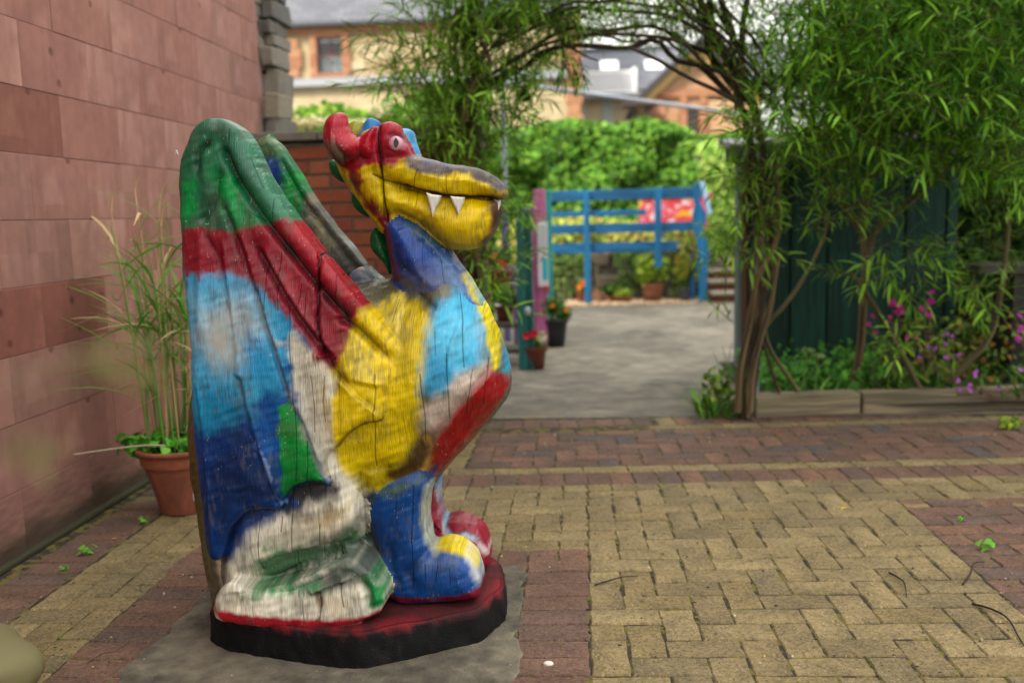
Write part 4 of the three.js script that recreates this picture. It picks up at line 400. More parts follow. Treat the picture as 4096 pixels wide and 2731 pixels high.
    ['head', '#e2c216', [[-.6, 0], [.6, 0], [.6, 1.5], [-.6, 1.5]]], ['head', '#e8cf3a', [[0.127,1.224],[0.213,1.189],[0.229,1.155],[0.145,1.167]], { s: .03, a: .5 }], ['head', '#ead64a', [[0.15,1.282],[0.209,1.254],[0.282,1.239],[0.365,1.23],[0.398,1.207],[0.315,1.206],[0.215,1.228],[0.149,1.253]], { s: .03, a: .45 }], ['head', '#7d7414', [[0.194,1.133],[0.244,1.122],[0.293,1.081],[0.37,1.059],[0.343,1.046],[0.292,1.054],[0.237,1.092]], { s: .03, a: .7, st: 1 }], ['head', '#6d6210', [[0.098,1.179],[0.145,1.158],[0.212,1.143],[0.244,1.115],[0.184,1.13],[0.124,1.148]], { s: .02, a: .6 }], ['head', '#b39a10', [[0.245,1.148],[0.329,1.14],[0.396,1.138],[0.377,1.079],[0.311,1.09]], { s: .04, a: .5 }],
    ['head', '#971726', [[-0.02,1.364],[0.055,1.362],[0.117,1.383],[0.194,1.374],[0.214,1.298],[0.18,1.292],[0.176,1.276],[0.152,1.264],[0.118,1.268],[0.084,1.272],[0.067,1.256],[0.064,1.233],[0.055,1.23],[0.019,1.261]], { s: .010, n: .012 }], ['head', '#9a4a1e', [[0.056,1.246],[0.07,1.259],[0.068,1.216],[0.087,1.179],[0.12,1.148],[0.14,1.138],[0.118,1.111],[0.092,1.146],[0.054,1.207]], { s: .016, n: .02 }], ['head', '#6d1d22', [[0.014,1.268],[0.05,1.214],[0.082,1.159],[0.107,1.115],[0.135,1.111],[0.116,1.152],[0.076,1.193],[0.051,1.241]], { s: .010, n: .012 }],
    ['head', '#4d3e38', [[0.19,1.295],[0.234,1.301],[0.281,1.286],[0.331,1.278],[0.381,1.273],[0.42,1.252],[0.46,1.218],[0.465,1.179],[0.436,1.196],[0.406,1.223],[0.373,1.239],[0.33,1.244],[0.28,1.245],[0.229,1.248],[0.199,1.261],[0.183,1.282]], { s: .012, n: .014 }], ['head', '#3d4a78', [[0.231,1.295],[0.278,1.279],[0.338,1.268],[0.294,1.267],[0.244,1.278]], { s: .010, a: .6 }], ['head', '#3a2419', [[0.372,1.24],[0.386,1.246],[0.405,1.239],[0.415,1.226],[0.395,1.221],[0.378,1.227]], { s: .008 }], ['head', '#2a2f5e', [[0.431,1.21],[0.444,1.206],[0.449,1.183],[0.437,1.18]], { s: .010, a: .8 }], ['head', '#6b4a36', [[0.405,1.179],[0.438,1.178],[0.438,1.147],[0.419,1.094],[0.391,1.055],[0.374,1.048],[0.392,1.085],[0.407,1.128]], { s: .012, n: .012 }], ['head', '#2f2428', [[0.42,1.137],[0.429,1.144],[0.41,1.083],[0.382,1.053],[0.375,1.053],[0.404,1.093]], { s: .008, a: .8 }],
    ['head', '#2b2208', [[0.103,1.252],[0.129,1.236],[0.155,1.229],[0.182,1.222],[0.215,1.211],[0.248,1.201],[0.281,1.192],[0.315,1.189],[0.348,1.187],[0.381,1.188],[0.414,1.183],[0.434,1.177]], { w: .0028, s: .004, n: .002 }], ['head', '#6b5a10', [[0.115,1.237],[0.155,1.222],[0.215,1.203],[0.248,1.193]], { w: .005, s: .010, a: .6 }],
    ['brow', '#9c1a2a', [[-.6, 0], [.6, 0], [.6, 1.5], [-.6, 1.5]]], ['brow', '#b8404e', [[0.132,1.332],[0.148,1.308],[0.171,1.295],[0.201,1.297],[0.197,1.281],[0.143,1.276],[0.127,1.296]], { s: .02, a: .6 }], ['brow', '#d98aa0', [[0.151,1.33],[0.155,1.34],[0.168,1.346],[0.183,1.341],[0.188,1.328],[0.183,1.315],[0.168,1.31],[0.155,1.316]], { s: .008, n: .006 }], ['brow', '#c9b8c6', [[0.156,1.333],[0.168,1.343],[0.167,1.317],[0.159,1.317]], { s: .010, a: .6 }], ['brow', '#32363c', [[0.167,1.34],[0.174,1.337],[0.178,1.328],[0.173,1.319],[0.167,1.315],[0.164,1.327]], { s: .003, n: .003 }], ['brow', '#3a1a20', [[0.149,1.335],[0.156,1.345],[0.17,1.35],[0.183,1.345],[0.19,1.333]], { w: .0022, s: .003, a: .8, n: .002 }],
    ['horn', '#961a28', [[-.6, 0], [.6, 0], [.6, 1.5], [-.6, 1.5]]], ['horn', '#3a1a18', [[-0.007,1.335],[0.016,1.324],[0.055,1.3],[0.068,1.3],[0.047,1.281],[0.017,1.282],[-0.005,1.305]], { s: .02, n: .02 }], ['horn', '#a89a86', [[-0.002,1.334],[0.002,1.315],[0.021,1.298]], { w: .006, s: .010, a: .45, n: .02, st: 1 }], ['horn', '#b5434f', [[0.006,1.402],[0.04,1.404],[0.042,1.391],[0.012,1.382]], { s: .014, a: .5 }],
    ['head_crest', '#2f78b0', [[-.6, 0], [.6, 0], [.6, 1.5], [-.6, 1.5]]], ['head_crest', '#a09a2a', [[0.028,1.342],[0.054,1.375],[0.062,1.399],[0.044,1.392]], { s: .010 }], ['head_crest', '#1f3f86', [[0.09,1.404],[0.103,1.397],[0.108,1.373],[0.099,1.38]], { s: .008 }], ['head_crest', '#8e2432', [[0.035,1.349],[0.071,1.365],[0.099,1.367],[0.097,1.337],[0.048,1.338]], { s: .014 }],
    ['crest_scale', '#0b5a2c', [[-.6, 0], [.6, 0], [.6, 1.5], [-.6, 1.5]]], ['back_spine', '#7a7f86', [[-.6, 0], [.6, 0], [.6, 1.5], [-.6, 1.5]]], ['back_spine', '#a0605f', [[0.02,1.004],[0.038,1.009],[0.055,1.003],[0.037,0.997]], { s: .008 }], ['back_spine', '#4a64a0', [[0.004,0.965],[0.015,0.989],[0.019,0.975],[0.013,0.96]], { s: .012, a: .7 }], ['tail_knob', '#b59a9c', [[-.6, 0], [.6, 0], [.6, 1.5], [-.6, 1.5]]],
  ]);
  for (const r of relief) if (r.k === 'g' && r.a < 0 && r.w < .017 && !r.m.includes('hind_foot')) near.push(grooveShade(r));
  const far = layer([
    ['wing', '#2a6a46', [[-.6, 0], [.6, 0], [.6, 1.5], [-.6, 1.5]]], ['wing', '#12843a', [[-0.249,1.292],[-0.189,1.27],[-0.164,1.223],[-0.181,1.158],[-0.173,1.071],[-0.147,1.037],[-0.174,1.041],[-0.223,1.139],[-0.247,1.206]], { s: .02, n: .02, st: 1 }], ['wing', '#1c2f80', [[-0.341,1.334],[-0.254,1.324],[-0.242,1.285],[-0.255,1.193],[-0.256,1.173],[-0.346,1.261]], { s: .02, n: .014 }], ['wing', '#57554e', [[-0.2,1.191],[-0.17,1.243],[-0.137,1.223],[-0.062,1.108],[0.053,0.952],[-0.09,0.942],[-0.143,1.04],[-0.18,1.125]], { s: .02, n: .02, st: 1 }], ['wing', '#b9bdbc', [[-0.173,1.257],[-0.154,1.226],[-0.123,1.176],[-0.086,1.122],[-0.047,1.068],[-0.005,1.017],[0.038,0.958]], { w: .007, s: .010, n: .006 }], ['wing', '#a39b78', [[-0.172,1.204],[-0.167,1.171],[-0.13,1.107],[-0.119,1.05]], { w: .01, s: .02, n: .03, a: .6 }], ['wing', '#6f7256', [[-0.329,1.363],[-0.308,1.383],[-0.277,1.386],[-0.241,1.363],[-0.24,1.331],[-0.314,1.333]], { s: .02, n: .02, a: .9 }], ['wing', '#2f6a45', [[-0.299,1.358],[-0.261,1.37],[-0.232,1.343],[-0.247,1.318]], { s: .02, n: .03, a: .7 }], ['wing', '#3a2c24', [[-0.333,1.36],[-0.313,1.359],[-0.318,1.333],[-0.335,1.327]], { s: .02, a: .7 }],  // pale line along the far wing edge is a painted rim highlight
    ['front_leg', '#842030', [[-.6, 0], [.6, 0], [.6, 1.5], [-.6, 1.5]]], ['front_leg', '#3f9cba', [[0.208,0.371],[0.218,0.371],[0.226,0.274],[0.241,0.241],[0.262,0.223],[0.298,0.227],[0.333,0.208],[0.309,0.208],[0.262,0.211],[0.23,0.235],[0.215,0.298]], { s: .006, n: .004 }], ['front_leg', '#c9b9bc', [[0.211,0.347],[0.217,0.286],[0.233,0.232],[0.262,0.214],[0.298,0.219],[0.332,0.198],[0.358,0.159]], { w: .003, s: .006, a: .8 }], ['front_leg', '#5a3a40', [[0.208,0.183],[0.25,0.202],[0.261,0.171]], { s: .02, a: .6 }],
    ['brow', '#4b93bf', [[-.6, 0], [.6, 0], [.6, 1.5], [-.6, 1.5]]], ['horn', '#8a8a34', [[-.6, 0], [.6, 0], [.6, 1.5], [-.6, 1.5]]], ['torso', '#4b7f9c', [[-.6, 0], [.6, 0], [.6, 1.5], [-.6, 1.5]]], ['haunch hind_foot', '#8c2430', [[-.6, 0], [.6, 0], [.6, 1.5], [-.6, 1.5]]], ['head', '#c4a414', [[-.6, 0], [.6, 0], [.6, 1.5], [-.6, 1.5]]], ['neck', '#2a6aa0', [[-.6, 0], [.6, 0], [.6, 1.5], [-.6, 1.5]]], ['head_crest crest_scale', '#0e6a35', [[-.6, 0], [.6, 0], [.6, 1.5], [-.6, 1.5]]], ['back_spine tail_knob', '#8a8a86', [[-.6, 0], [.6, 0], [.6, 1.5], [-.6, 1.5]]],
  ]);
  const wood = [.105, .092, .07], wornAt = (x, y, z) => { const g = n2(x * 240, y * 44, 91), b = fbm(x * 22 + 5, y * 13, 93, 0, 3), s = sstep(g * .5 + b * .75, .72, .9); return s; };
  const paintAt = (list, name, x, y, out) => {
    let r = .2, g = .2, b = .2; const nz = fbm(x * 38, y * 30, 101, 0, 3) - .5, ns = n2(x * 150, y * 28, 103) - .5;
    for (const q of list) { if (x < q.b[0] || x > q.b[1] || y < q.b[2] || y > q.b[3] || !q.m.includes(name)) continue; let d = q.line ? lineD(q.p, x, y)[0] - q.line : polyD(q.p, x, y); d += nz * q.n * 2.4 + ns * (q.st ? q.n * 1.4 : q.n * .3); const a = q.a * sstep(-d, -q.soft, q.soft); if (a <= 0) continue; r += (q.c[0] - r) * a; g += (q.c[1] - g) * a; b += (q.c[2] - b) * a; }
    const cv = fbm(x * 11, y * 11, 111, 0, 4), gr = n2(x * 420 + 4 * n2(x * 20, y * 8, 4), y * 64, 113), cut = n2(x * 30 + y * 16, y * 80 - x * 30, 117), hm = sstep(fbm(x * 7, y * 6, 127, 0, 3), .42, .64), ring = Math.sin(6.283 * (x * 210 + 5 * n2(x * 7, y * 2.2, 121) + 1.2 * n2(x * 40, y * 12, 123))), L = .8 + .5 * (cv - .5) + .2 * (gr - .5) + .2 * (cut - .5) + .09 * ring * hm, w = (name === 'wing' ? .5 : name === 'haunch' || name === 'hind_foot' ? .45 : .4) * wornAt(x, y) * (name === 'crest_scale' || name === 'brow' ? .4 : 1);
    { const l = .25 * r + .6 * g + .15 * b; r = Math.max(0, l + (r - l) * 1.1); g = Math.max(0, l + (g - l) * 1.1); b = Math.max(0, l + (b - l) * 1.1); }
    r = lerp(r, wood[0], w * .8) * L; g = lerp(g, wood[1], w * .8) * L; b = lerp(b, wood[2], w * .8) * L;
    if (n2(x * 300, y * 120, 119) > .93 && cv > .45) { r = lerp(r, .5, .35); g = lerp(g, .47, .35); b = lerp(b, .42, .35); }
    let k = 0; for (const c of cracks) { if (x < c.b[0] || x > c.b[1] || y < c.b[2] || y > c.b[3] || !c.m.includes(name)) continue; k = Math.max(k, sstep(lineD(c.p, x, y)[0], c.w + .0009, c.w * .3) * Math.min(1, .4 + c.w * 230)); }
    out[0] = r * (1 - .9 * k); out[1] = g * (1 - .9 * k); out[2] = b * (1 - .9 * k); return k;
  };
  // every part reads its own sheet of paint; sheets are packed as layers by part
  const lin2s = (c) => c <= .0031308 ? c * 12.92 : 1.055 * Math.pow(c, 1 / 2.4) - .055;
  function sheet(list, name, b, res) { const w = Math.max(16, Math.round((b[1] - b[0]) / res)), h = Math.max(16, Math.round((b[3] - b[2]) / res)), d = new Uint8Array(w * h * 4), bump = new Uint8Array(w * h * 4), c = [0, 0, 0];
    for (let j = 0; j < h; j++) for (let i = 0; i < w; i++) { const x = b[0] + (i + .5) / w * (b[1] - b[0]), y = b[2] + (j + .5) / h * (b[3] - b[2]), k = paintAt(list, name, x, y, c), o = (j * w + i) * 4; for (let q = 0; q < 3; q++) d[o + q] = clamp(lin2s(c[q]) * 255, 0, 255); d[o + 3] = 255;
      const cut = n2(x * 30 + y * 16, y * 80 - x * 30, 117), gr = n2(x * 420 + 4 * n2(x * 20, y * 8, 4), y * 64, 113), ring = Math.sin(6.283 * (x * 210 + 5 * n2(x * 7, y * 2.2, 121) + 1.2 * n2(x * 40, y * 12, 123))), v = clamp((.55 + .2 * (gr - .5) + .85 * (cut - .5) + .04 * ring - .5 * k) * 255, 0, 255); bump[o] = bump[o + 1] = bump[o + 2] = v; bump[o + 3] = 255; }
    const mk = (a, s) => { const t = new THREE.DataTexture(a, w, h); t.magFilter = THREE.LinearFilter; if (s) t.colorSpace = THREE.SRGBColorSpace; t.needsUpdate = true; return t; };
    return new THREE.MeshPhysicalMaterial({ map: mk(d, true), bumpMap: mk(bump, false), bumpScale: .0028, roughness: .38, specularIntensity: .55 }); }
  const groups = new Map();
  quads.forEach((q) => { const cnt = {}; let o = owner[q[0]], m = 0; for (const t of q) { const c = cnt[owner[t]] = (cnt[owner[t]] ?? 0) + 1; if (c > m) { m = c; o = owner[t]; } } if (!groups.has(o)) groups.set(o, []); groups.get(o).push(q); });
  const holders = {}; // sub-parts hang on their part
  const order = [...groups.keys()].sort((a, b) => a - b), headNames = ['horn', 'brow', 'head_crest'];
  for (const o of order) {
    const qs = groups.get(o), name = parts[o].name, map = new Map(), pos = [], nor = [], uv = [], idx = [], b = bounds(qs.flat().map((t) => [vp[t * 3], vp[t * 3 + 1]]), .004); let zs = 0;
    const at = (t) => { if (!map.has(t)) { map.set(t, pos.length / 3); pos.push(vp[t * 3], vp[t * 3 + 1], vp[t * 3 + 2]); zs += vp[t * 3 + 2]; nor.push(nrm[t * 3], nrm[t * 3 + 1], nrm[t * 3 + 2]); uv.push((vp[t * 3] - b[0]) / (b[1] - b[0]), (vp[t * 3 + 1] - b[2]) / (b[3] - b[2])); } return map.get(t); };
    for (const q of qs) { const v = q.map(at); idx.push(v[0], v[1], v[2], v[0], v[2], v[3]); }
    const g = new THREE.BufferGeometry(); g.setAttribute('position', new THREE.Float32BufferAttribute(pos, 3)); g.setAttribute('normal', new THREE.Float32BufferAttribute(nor, 3)); g.setAttribute('uv', new THREE.Float32BufferAttribute(uv, 2)); g.setIndex(idx);
    const isFar = parts[o].zf(0, 1) < -.05, parent = headNames.includes(name) && holders.head ? holders.head : dragon;
    const me = mesh(name, g, sheet(isFar ? far : near, name, b, isFar ? .0022 : .00105), parent); if (!holders[name]) holders[name] = me;
    if (name === 'wing') me.userData.label = isFar ? 'far wing with green, blue and weathered grey paint' : 'near wing with green tip, red band and blue membrane';
    if (name === 'front_leg') me.userData.label = isFar ? 'far front leg painted red' : 'near front leg painted blue';
  }
  // eye: a carved ball set in the brow, pupil painted on
  { const e = [[0.168,1.328]][0], em = new THREE.Group(); const ball = new THREE.SphereGeometry(1, 28, 20); ball.scale(.0175, .0185, .012); ball.translate(e[0], e[1], .136); const eye = mesh('eye', ball, mat('#c98f9d', { roughness: .4 }), holders.head);
    const s = new THREE.Shape(); s.moveTo(0, .0115); s.quadraticCurveTo(.008, .003, .0055, -.003); s.quadraticCurveTo(.002, -.011, -.001, -.012); s.quadraticCurveTo(-.007, -.005, -.005, .004); s.lineTo(0, .0115); const g = new THREE.ExtrudeGeometry(s, { depth: .003, bevelEnabled: true, bevelSize: .0008, bevelThickness: .0008, bevelSegments: 1 }); g.translate(e[0] + .003, e[1] + .001, .1455); mesh('pupil', g, mat('#30343a', { roughness: .5 }), holders.head); }
  // teeth
  const tm = mat('#cfcdc4', { roughness: .45, bumpMap: T.woodBump, bumpScale: .002 });
  const tooth = (p, z, t) => { const s = new THREE.Shape(p.map(([x, y]) => new THREE.Vector2(x, y))), g = new THREE.ExtrudeGeometry(s, { depth: .006, bevelEnabled: true, bevelSize: .006, bevelThickness: t, bevelOffset: -.006, bevelSegments: 4 }); g.translate(0, 0, z); mesh('tooth', boxUV(g, 4), tm, holders.head ?? dragon); };
  tooth([[0.242,1.2],[0.257,1.195],[0.282,1.191],[0.275,1.174],[0.266,1.158],[0.257,1.135],[0.252,1.155],[0.247,1.178]], .122, .012);
  tooth([[0.305,1.189],[0.322,1.187],[0.343,1.185],[0.338,1.169],[0.332,1.156],[0.325,1.14],[0.318,1.156],[0.31,1.173]], .122, .012);
  tooth([[0.41,1.182],[0.421,1.179],[0.431,1.176],[0.429,1.161],[0.424,1.15],[0.419,1.144],[0.414,1.161]], .05, .012);
  // plinth: thick slice of the log, tarred black with a dark red top
  const out = [[-1.04, -2.432], [-.976, -2.367], [-.8, -2.31], [-.649, -2.274], [-.58, -2.267], [-.47, -2.32], [-.286, -2.431], [-.232, -2.586], [-.252, -2.75], [-.35, -2.95], [-.6, -3.02], [-.9, -2.99], [-1.05, -2.8], [-1.07, -2.56]].map(([x, z]) => [x + .65, z + 2.64]);
  { const N = 260, ring = []; let tot = 0; const L = out.map((a, i) => { const b = out[(i + 1) % out.length], d = Math.hypot(b[0] - a[0], b[1] - a[1]); tot += d; return d; });
    for (let s = 0; s < N; s++) { let d = s / N * tot, i = 0; while (d > L[i]) d -= L[i++]; const a = out[i], b = out[(i + 1) % out.length], t = d / L[i]; ring.push([lerp(a[0], b[0], t), lerp(a[1], b[1], t)]); }
    const rs = ring.map((p, i) => { let x = 0, z = 0; for (let k = -2; k <= 2; k++) { const q = ring[(i + k + N) % N]; x += q[0] / 5; z += q[1] / 5; } return [x, z]; });
    const rows = [[1.0, .0], [.998, .02], [.996, .045], [.992, .07], [.986, .086], [.972, .096], [.955, .099], [.8, .101], [.5, .102], [.2, .102], [0, .102]], pos = [], c = [], uv = [], idx = [], red = col('#5e2426'), red2 = col('#8f2029'), blk = col('#131315'), grey = col('#33312e');
    rows.forEach(([s, y], r) => rs.forEach(([x, z], i) => { const e = r < 6 ? 1 + .018 * (n2(i * .25, y * 60, 7) - .5) + .012 * (n2(i * .9, y * 20, 8) - .5) : 1, yy = y < .001 ? 0 : y + .010 * (n2(i * .13, 3, 5) - .5) * (y / .1); pos.push(x * s * e, yy, z * s * e); uv.push(r < 6 ? i / N * tot : x * s, r < 6 ? y : z * s + .5);
      const k = sstep(y + .016 * (n2(i * .5, 2, 9) - .5), .084, .095), q = sstep(n2(i * .8, y * 50, 6), .7, .85), edge = r >= 4 && r <= 6 ? sstep(n2(i * .3, 4, 2), .35, .7) : 0, A = blk.clone().lerp(grey, q * .5), Bc = red.clone().lerp(red2, edge).lerp(blk, r > 6 ? .1 * n2(x * 30, z * 30, 4) : 0); A.lerp(Bc, k); c.push(A.r, A.g, A.b); }));
    for (let r = 0; r < rows.length - 1; r++) for (let i = 0; i < N; i++) { const a = r * N + i, b = r * N + (i + 1) % N; idx.push(a, b, a + N, b, b + N, a + N); }
    const g = new THREE.BufferGeometry(); g.setAttribute('position', new THREE.Float32BufferAttribute(pos, 3)); g.setAttribute('color', new THREE.Float32BufferAttribute(c, 3)); g.setAttribute('uv', new THREE.Float32BufferAttribute(uv.map((t) => t * 3), 2)); g.setIndex(idx); g.computeVertexNormals(); if (g.attributes.normal.getY(N * 8) < 0) { for (let i = 0; i < idx.length; i += 3) [idx[i], idx[i + 1]] = [idx[i + 1], idx[i]]; g.setIndex(idx); g.computeVertexNormals(); }
    mesh('plinth', g, new THREE.MeshPhysicalMaterial({ vertexColors: true, map: T.blotch, bumpMap: T.speckleBump, bumpScale: .003, roughness: .7, specularIntensity: .4 }), dragon); }
  // frayed white thread caught on the wing
  const th = [[-0.358,1.307],[-0.364,1.318],[-0.366,1.311]]
  for (const [a, b] of [[0, 1], [0, 2]]) mesh('thread', tube([[...th[a], .27], [lerp(th[a][0], th[b][0], .5), lerp(th[a][1], th[b][1], .5) + .004, .27], [...th[b], .27]], .0012, .0008, 6, 5), mat('#d8d8d8'), dragon);
}

// ---------- buildings beyond the yard ----------
const sandM = mat('#d2c096', { map: T.stone, bumpMap: T.stone, bumpScale: .01 }), redStone = mat('#bf8763', { map: T.stone }), slate = mat('#5f6470', { map: T.stone, roughness: .7 }), lead = mat('#8d929a', { roughness: .6 }), white = mat('#eef0f2', { roughness: .6 });
function stoneRows(parent, x0, x1, y0, y1, z, h, mats, skip) { // coursed blocks on a far wall, joined
  const gs = mats.map(() => []); for (let y = y0, r = 0; y < y1 - .05; y += h, r++) for (let x = x0 - (r % 2) * .3; x < x1; ) { const w = rr(.4, .8), a = Math.max(x, x0), b = Math.min(x + w, x1); x += w; if (b - a < .08 || (skip && skip((a + b) / 2, y + h / 2, (b - a) / 2))) continue; gs[fl(rnd() * mats.length)].push(boxUV(box(b - a - .02, Math.min(h, y1 - y) - .02, .06, (a + b) / 2, y + h / 2, z), .5, rnd(), rnd())); }
  gs.forEach((g, i) => { if (g.length) { const o = mesh('masonry', merge(g), mats[i], parent); o.userData.kind = 'stuff'; } });
}
const sandMs = ['#d9c8a0', '#ccb88e', '#dfd0ac', '#c2ab80'].map((c) => mat(c, { map: T.stone })), redMs = ['#c28a66', '#c9946f', '#b87f5e'].map((c) => mat(c, { map: T.stone }));
function sash(parent, x, y, w, h, z, cols = 2, rows = 2, curtain = true) {
  const win = new THREE.Group(); win.name = 'window'; parent.add(win); const fm = mat('#5a3036', { roughness: .5 }), t = .06;
  mesh('frame', merge([box(t, h, .08, x - w / 2 + t / 2, y, z), box(t, h, .08, x + w / 2 - t / 2, y, z), box(w - 2 * t, t, .08, x, y + h / 2 - t / 2, z), box(w - 2 * t, t, .08, x, y - h / 2 + t / 2, z), box(w - 2 * t, .06, .07, x, y, z), ...(cols > 1 ? [box(.035, h - 2 * t, .06, x, y, z + .0)] : [])]), fm, win);
  mesh('pane', box(w - 2 * t, h - 2 * t, .01, x, y, z - .05), new THREE.MeshPhysicalMaterial({ color: '#e8eef0', roughness: .05, transmission: 1, thickness: 0 }), win);
  if (curtain) { const g = new THREE.PlaneGeometry(w - .1, h * .46, 24, 1), p = g.attributes.position; for (let i = 0; i < p.count; i++) p.setZ(i, .03 * Math.sin(p.getX(i) * 40)); g.translate(x, y - h * .24, z - .16); g.computeVertexNormals(); mesh('curtain', g, mat('#cfd4d2', { side: THREE.DoubleSide }), win); }
  mesh('reveal', merge([box(w, h, .02, x, y, z - .5), box(.02, h, .44, x - w / 2, y, z - .27), box(.02, h, .44, x + w / 2, y, z - .27)]), mat('#231d1c'), win);
}
function slates(parent, x0, x1, yA, zA, yB, zB, mats) { // rows of slates on a pitched roof
  const L = Math.hypot(yB - yA, zB - zA), n = Math.floor(L / .22), gs = mats.map(() => []), a = Math.atan2(yB - yA, zA - zB);
  for (let i = 0; i < n; i++) { const t = (i + .5) / n; for (let x = x0 - (i % 2) * .22; x < x1; x += .45) { const g = box(.435, .02, .24, 0, 0, 0); g.rotateX(a + .04); g.translate(Math.min(x + .22, x1), lerp(yA, yB, t) + .02, lerp(zA, zB, t)); gs[fl(rnd() * mats.length)].push(g); } }
  gs.forEach((g, i) => { if (g.length) { const o = mesh('slate', merge(g), mats[i], parent); o.userData.kind = 'stuff'; } });
}
const slateMs = ['#666b78', '#5e6370', '#6f7480'].map((c) => mat(c, { map: T.stone, roughness: .65 }));
{ const b = thing('sandstone_house', 'pale sandstone house with slate roof, orange window surround and dark sash window', 'house'), z = -30, x0 = -16, x1 = -.4;
  mesh('wall', merge([box(-8.12 - x0, 7.05, .4, (x0 - 8.12) / 2, 3.525, z - .24), box(x1 + 7.32, 7.05, .4, (x1 - 7.32) / 2, 3.525, z - .24), box(.8, 5.58, .4, -7.72, 2.79, z - .24), box(.8, .35, .4, -7.72, 6.875, z - .24)]), sandM, b);
  stoneRows(b, x0, x1, 3, 6.82, z, .27, sandMs, (x, y, w) => (Math.abs(x + 7.72) < .62 + w && y > 5.4 && y < 6.85) || (x - w < -8.55 && x + w > -9.3 && y > 5.5));
  mesh('eaves_course', boxUV(box(x1 - x0, .22, .12, (x0 + x1) / 2, 6.94, z + .02)), redStone, b);
  for (const y of [5.7, 6.0, 6.3, 6.6]) for (const [x, w] of [[-8.23, y % .6 < .3 ? .24 : .2], [-7.2, y % .6 < .3 ? .28 : .22]]) mesh('quoin', boxUV(box(w, .29, .1, x, y, z + .02, .01)), pick(redMs), b);
  for (const y of [5.68, 5.97, 6.26, 6.55]) mesh('quoin', boxUV(box(y % .5 < .25 ? .42 : .6, .28, .1, -8.9, y, z + .02, .01)), pick(redMs), b);
  mesh('sill', boxUV(box(1.2, .12, .2, -7.72, 5.56, z + .06, .01)), redStone, b); mesh('lintel', boxUV(box(1.3, .14, .1, -7.72, 6.79, z + .02, .01)), redStone, b);
  sash(b, -7.72, 6.17, .84, 1.08, z - .1);
  const r = mesh('roof', merge([box(.01, .01, .01, -8, 7.3, z - 1)]), slate, b); { const g = new THREE.BoxGeometry(x1 - x0 + .4, .08, 6.2); g.rotateX(.75); g.translate((x0 + x1) / 2, 9.15, z - 2.05); mesh('roof_deck', boxUV(g), slate, r); } slates(b, x0, x1, 7.12, z + .22, 11.2, z - 4.2, slateMs);
  mesh('gutter', box(x1 - x0 + .2, .12, .14, (x0 + x1) / 2, 7.06, z + .24, .03), mat('#3c3f46'), b);
  mesh('lead_flashing', merge([box(x1 - x0, .22, .5, (x0 + x1) / 2, 5.32, z + .3), box(x1 - x0, .05, .6, (x0 + x1) / 2, 5.2, z + .36)]), lead, b);
  mesh('lean_to_wall', boxUV(box(x1 - x0, 5.15, .3, (x0 + x1) / 2, 2.58, z + .3), .4), mat('#dccba4', { map: T.stone }), b);
  mesh('downpipe', tube([[-.55, 7, z + .12], [-.55, 0, z + .6]], .05), mat('#3a3033'), b);
  for (let y = 2.6; y < 6.8; y += .3) mesh('quoin', boxUV(box((y / .3) % 2 < 1 ? .5 : .38, .29, .5, -.2, y + .15, z + .3, .01)), pick(redMs), b);
}
{ const b = thing('slate_roofed_annex', 'low cream annex with grey slate roof, bright rooflight and white railing', 'building'), z = -33;
  mesh('wall', boxUV(box(3.2, 5.1, .4, 1.3, 2.55, z), .4), mat('#d8c9a8', { map: T.stone }), b);
  { const g = new THREE.BoxGeometry(8, .1, 3.6); g.rotateX(.526); g.translate(3.2, 6.02, z - 1.55); mesh('roof', boxUV(g, .5), slate, b); } slates(b, -.4, 6.9, 5.16, z + .02, 6.9, z - 3.0, slateMs);
  mesh('ridge', box(8, .2, .3, 3.2, 6.98, z - 3.1, .05), mat('#4b4e57'), b);
  const rl = new THREE.Group(); rl.name = 'rooflight'; b.add(rl); for (const [x, y] of [[1.0, 6.22], [2.55, 6.18]]) { const g = new THREE.BoxGeometry(.6, .08, .8); g.rotateX(.526); g.translate(x, y, z - 1.68); mesh('pane', g, new THREE.MeshStandardMaterial({ color: '#e8eef4', roughness: .08, metalness: .6 }), rl); }
  for (let x = .12; x < 1.75; x += .1) mesh('baluster', box(.05, .62, .04, x, 5.35, z + .5), white, b);
  mesh('handrail', merge([box(1.75, .09, .08, .94, 5.7, z + .5), box(1.75, .08, .06, .94, 5.06, z + .5), box(.14, .85, .14, .1, 5.4, z + .5), box(.14, .85, .14, 1.75, 5.4, z + .5)]), white, b);
  mesh('deck', box(2, .12, .6, .95, 4.96, z + .4), lead, b);
  mesh('door_frame', merge([box(.12, 4.9, .1, .1, 2.45, z + .24), box(.34, 3.9, .06, .85, 3, z + .22)]), mat('#8f9a98'), b); }
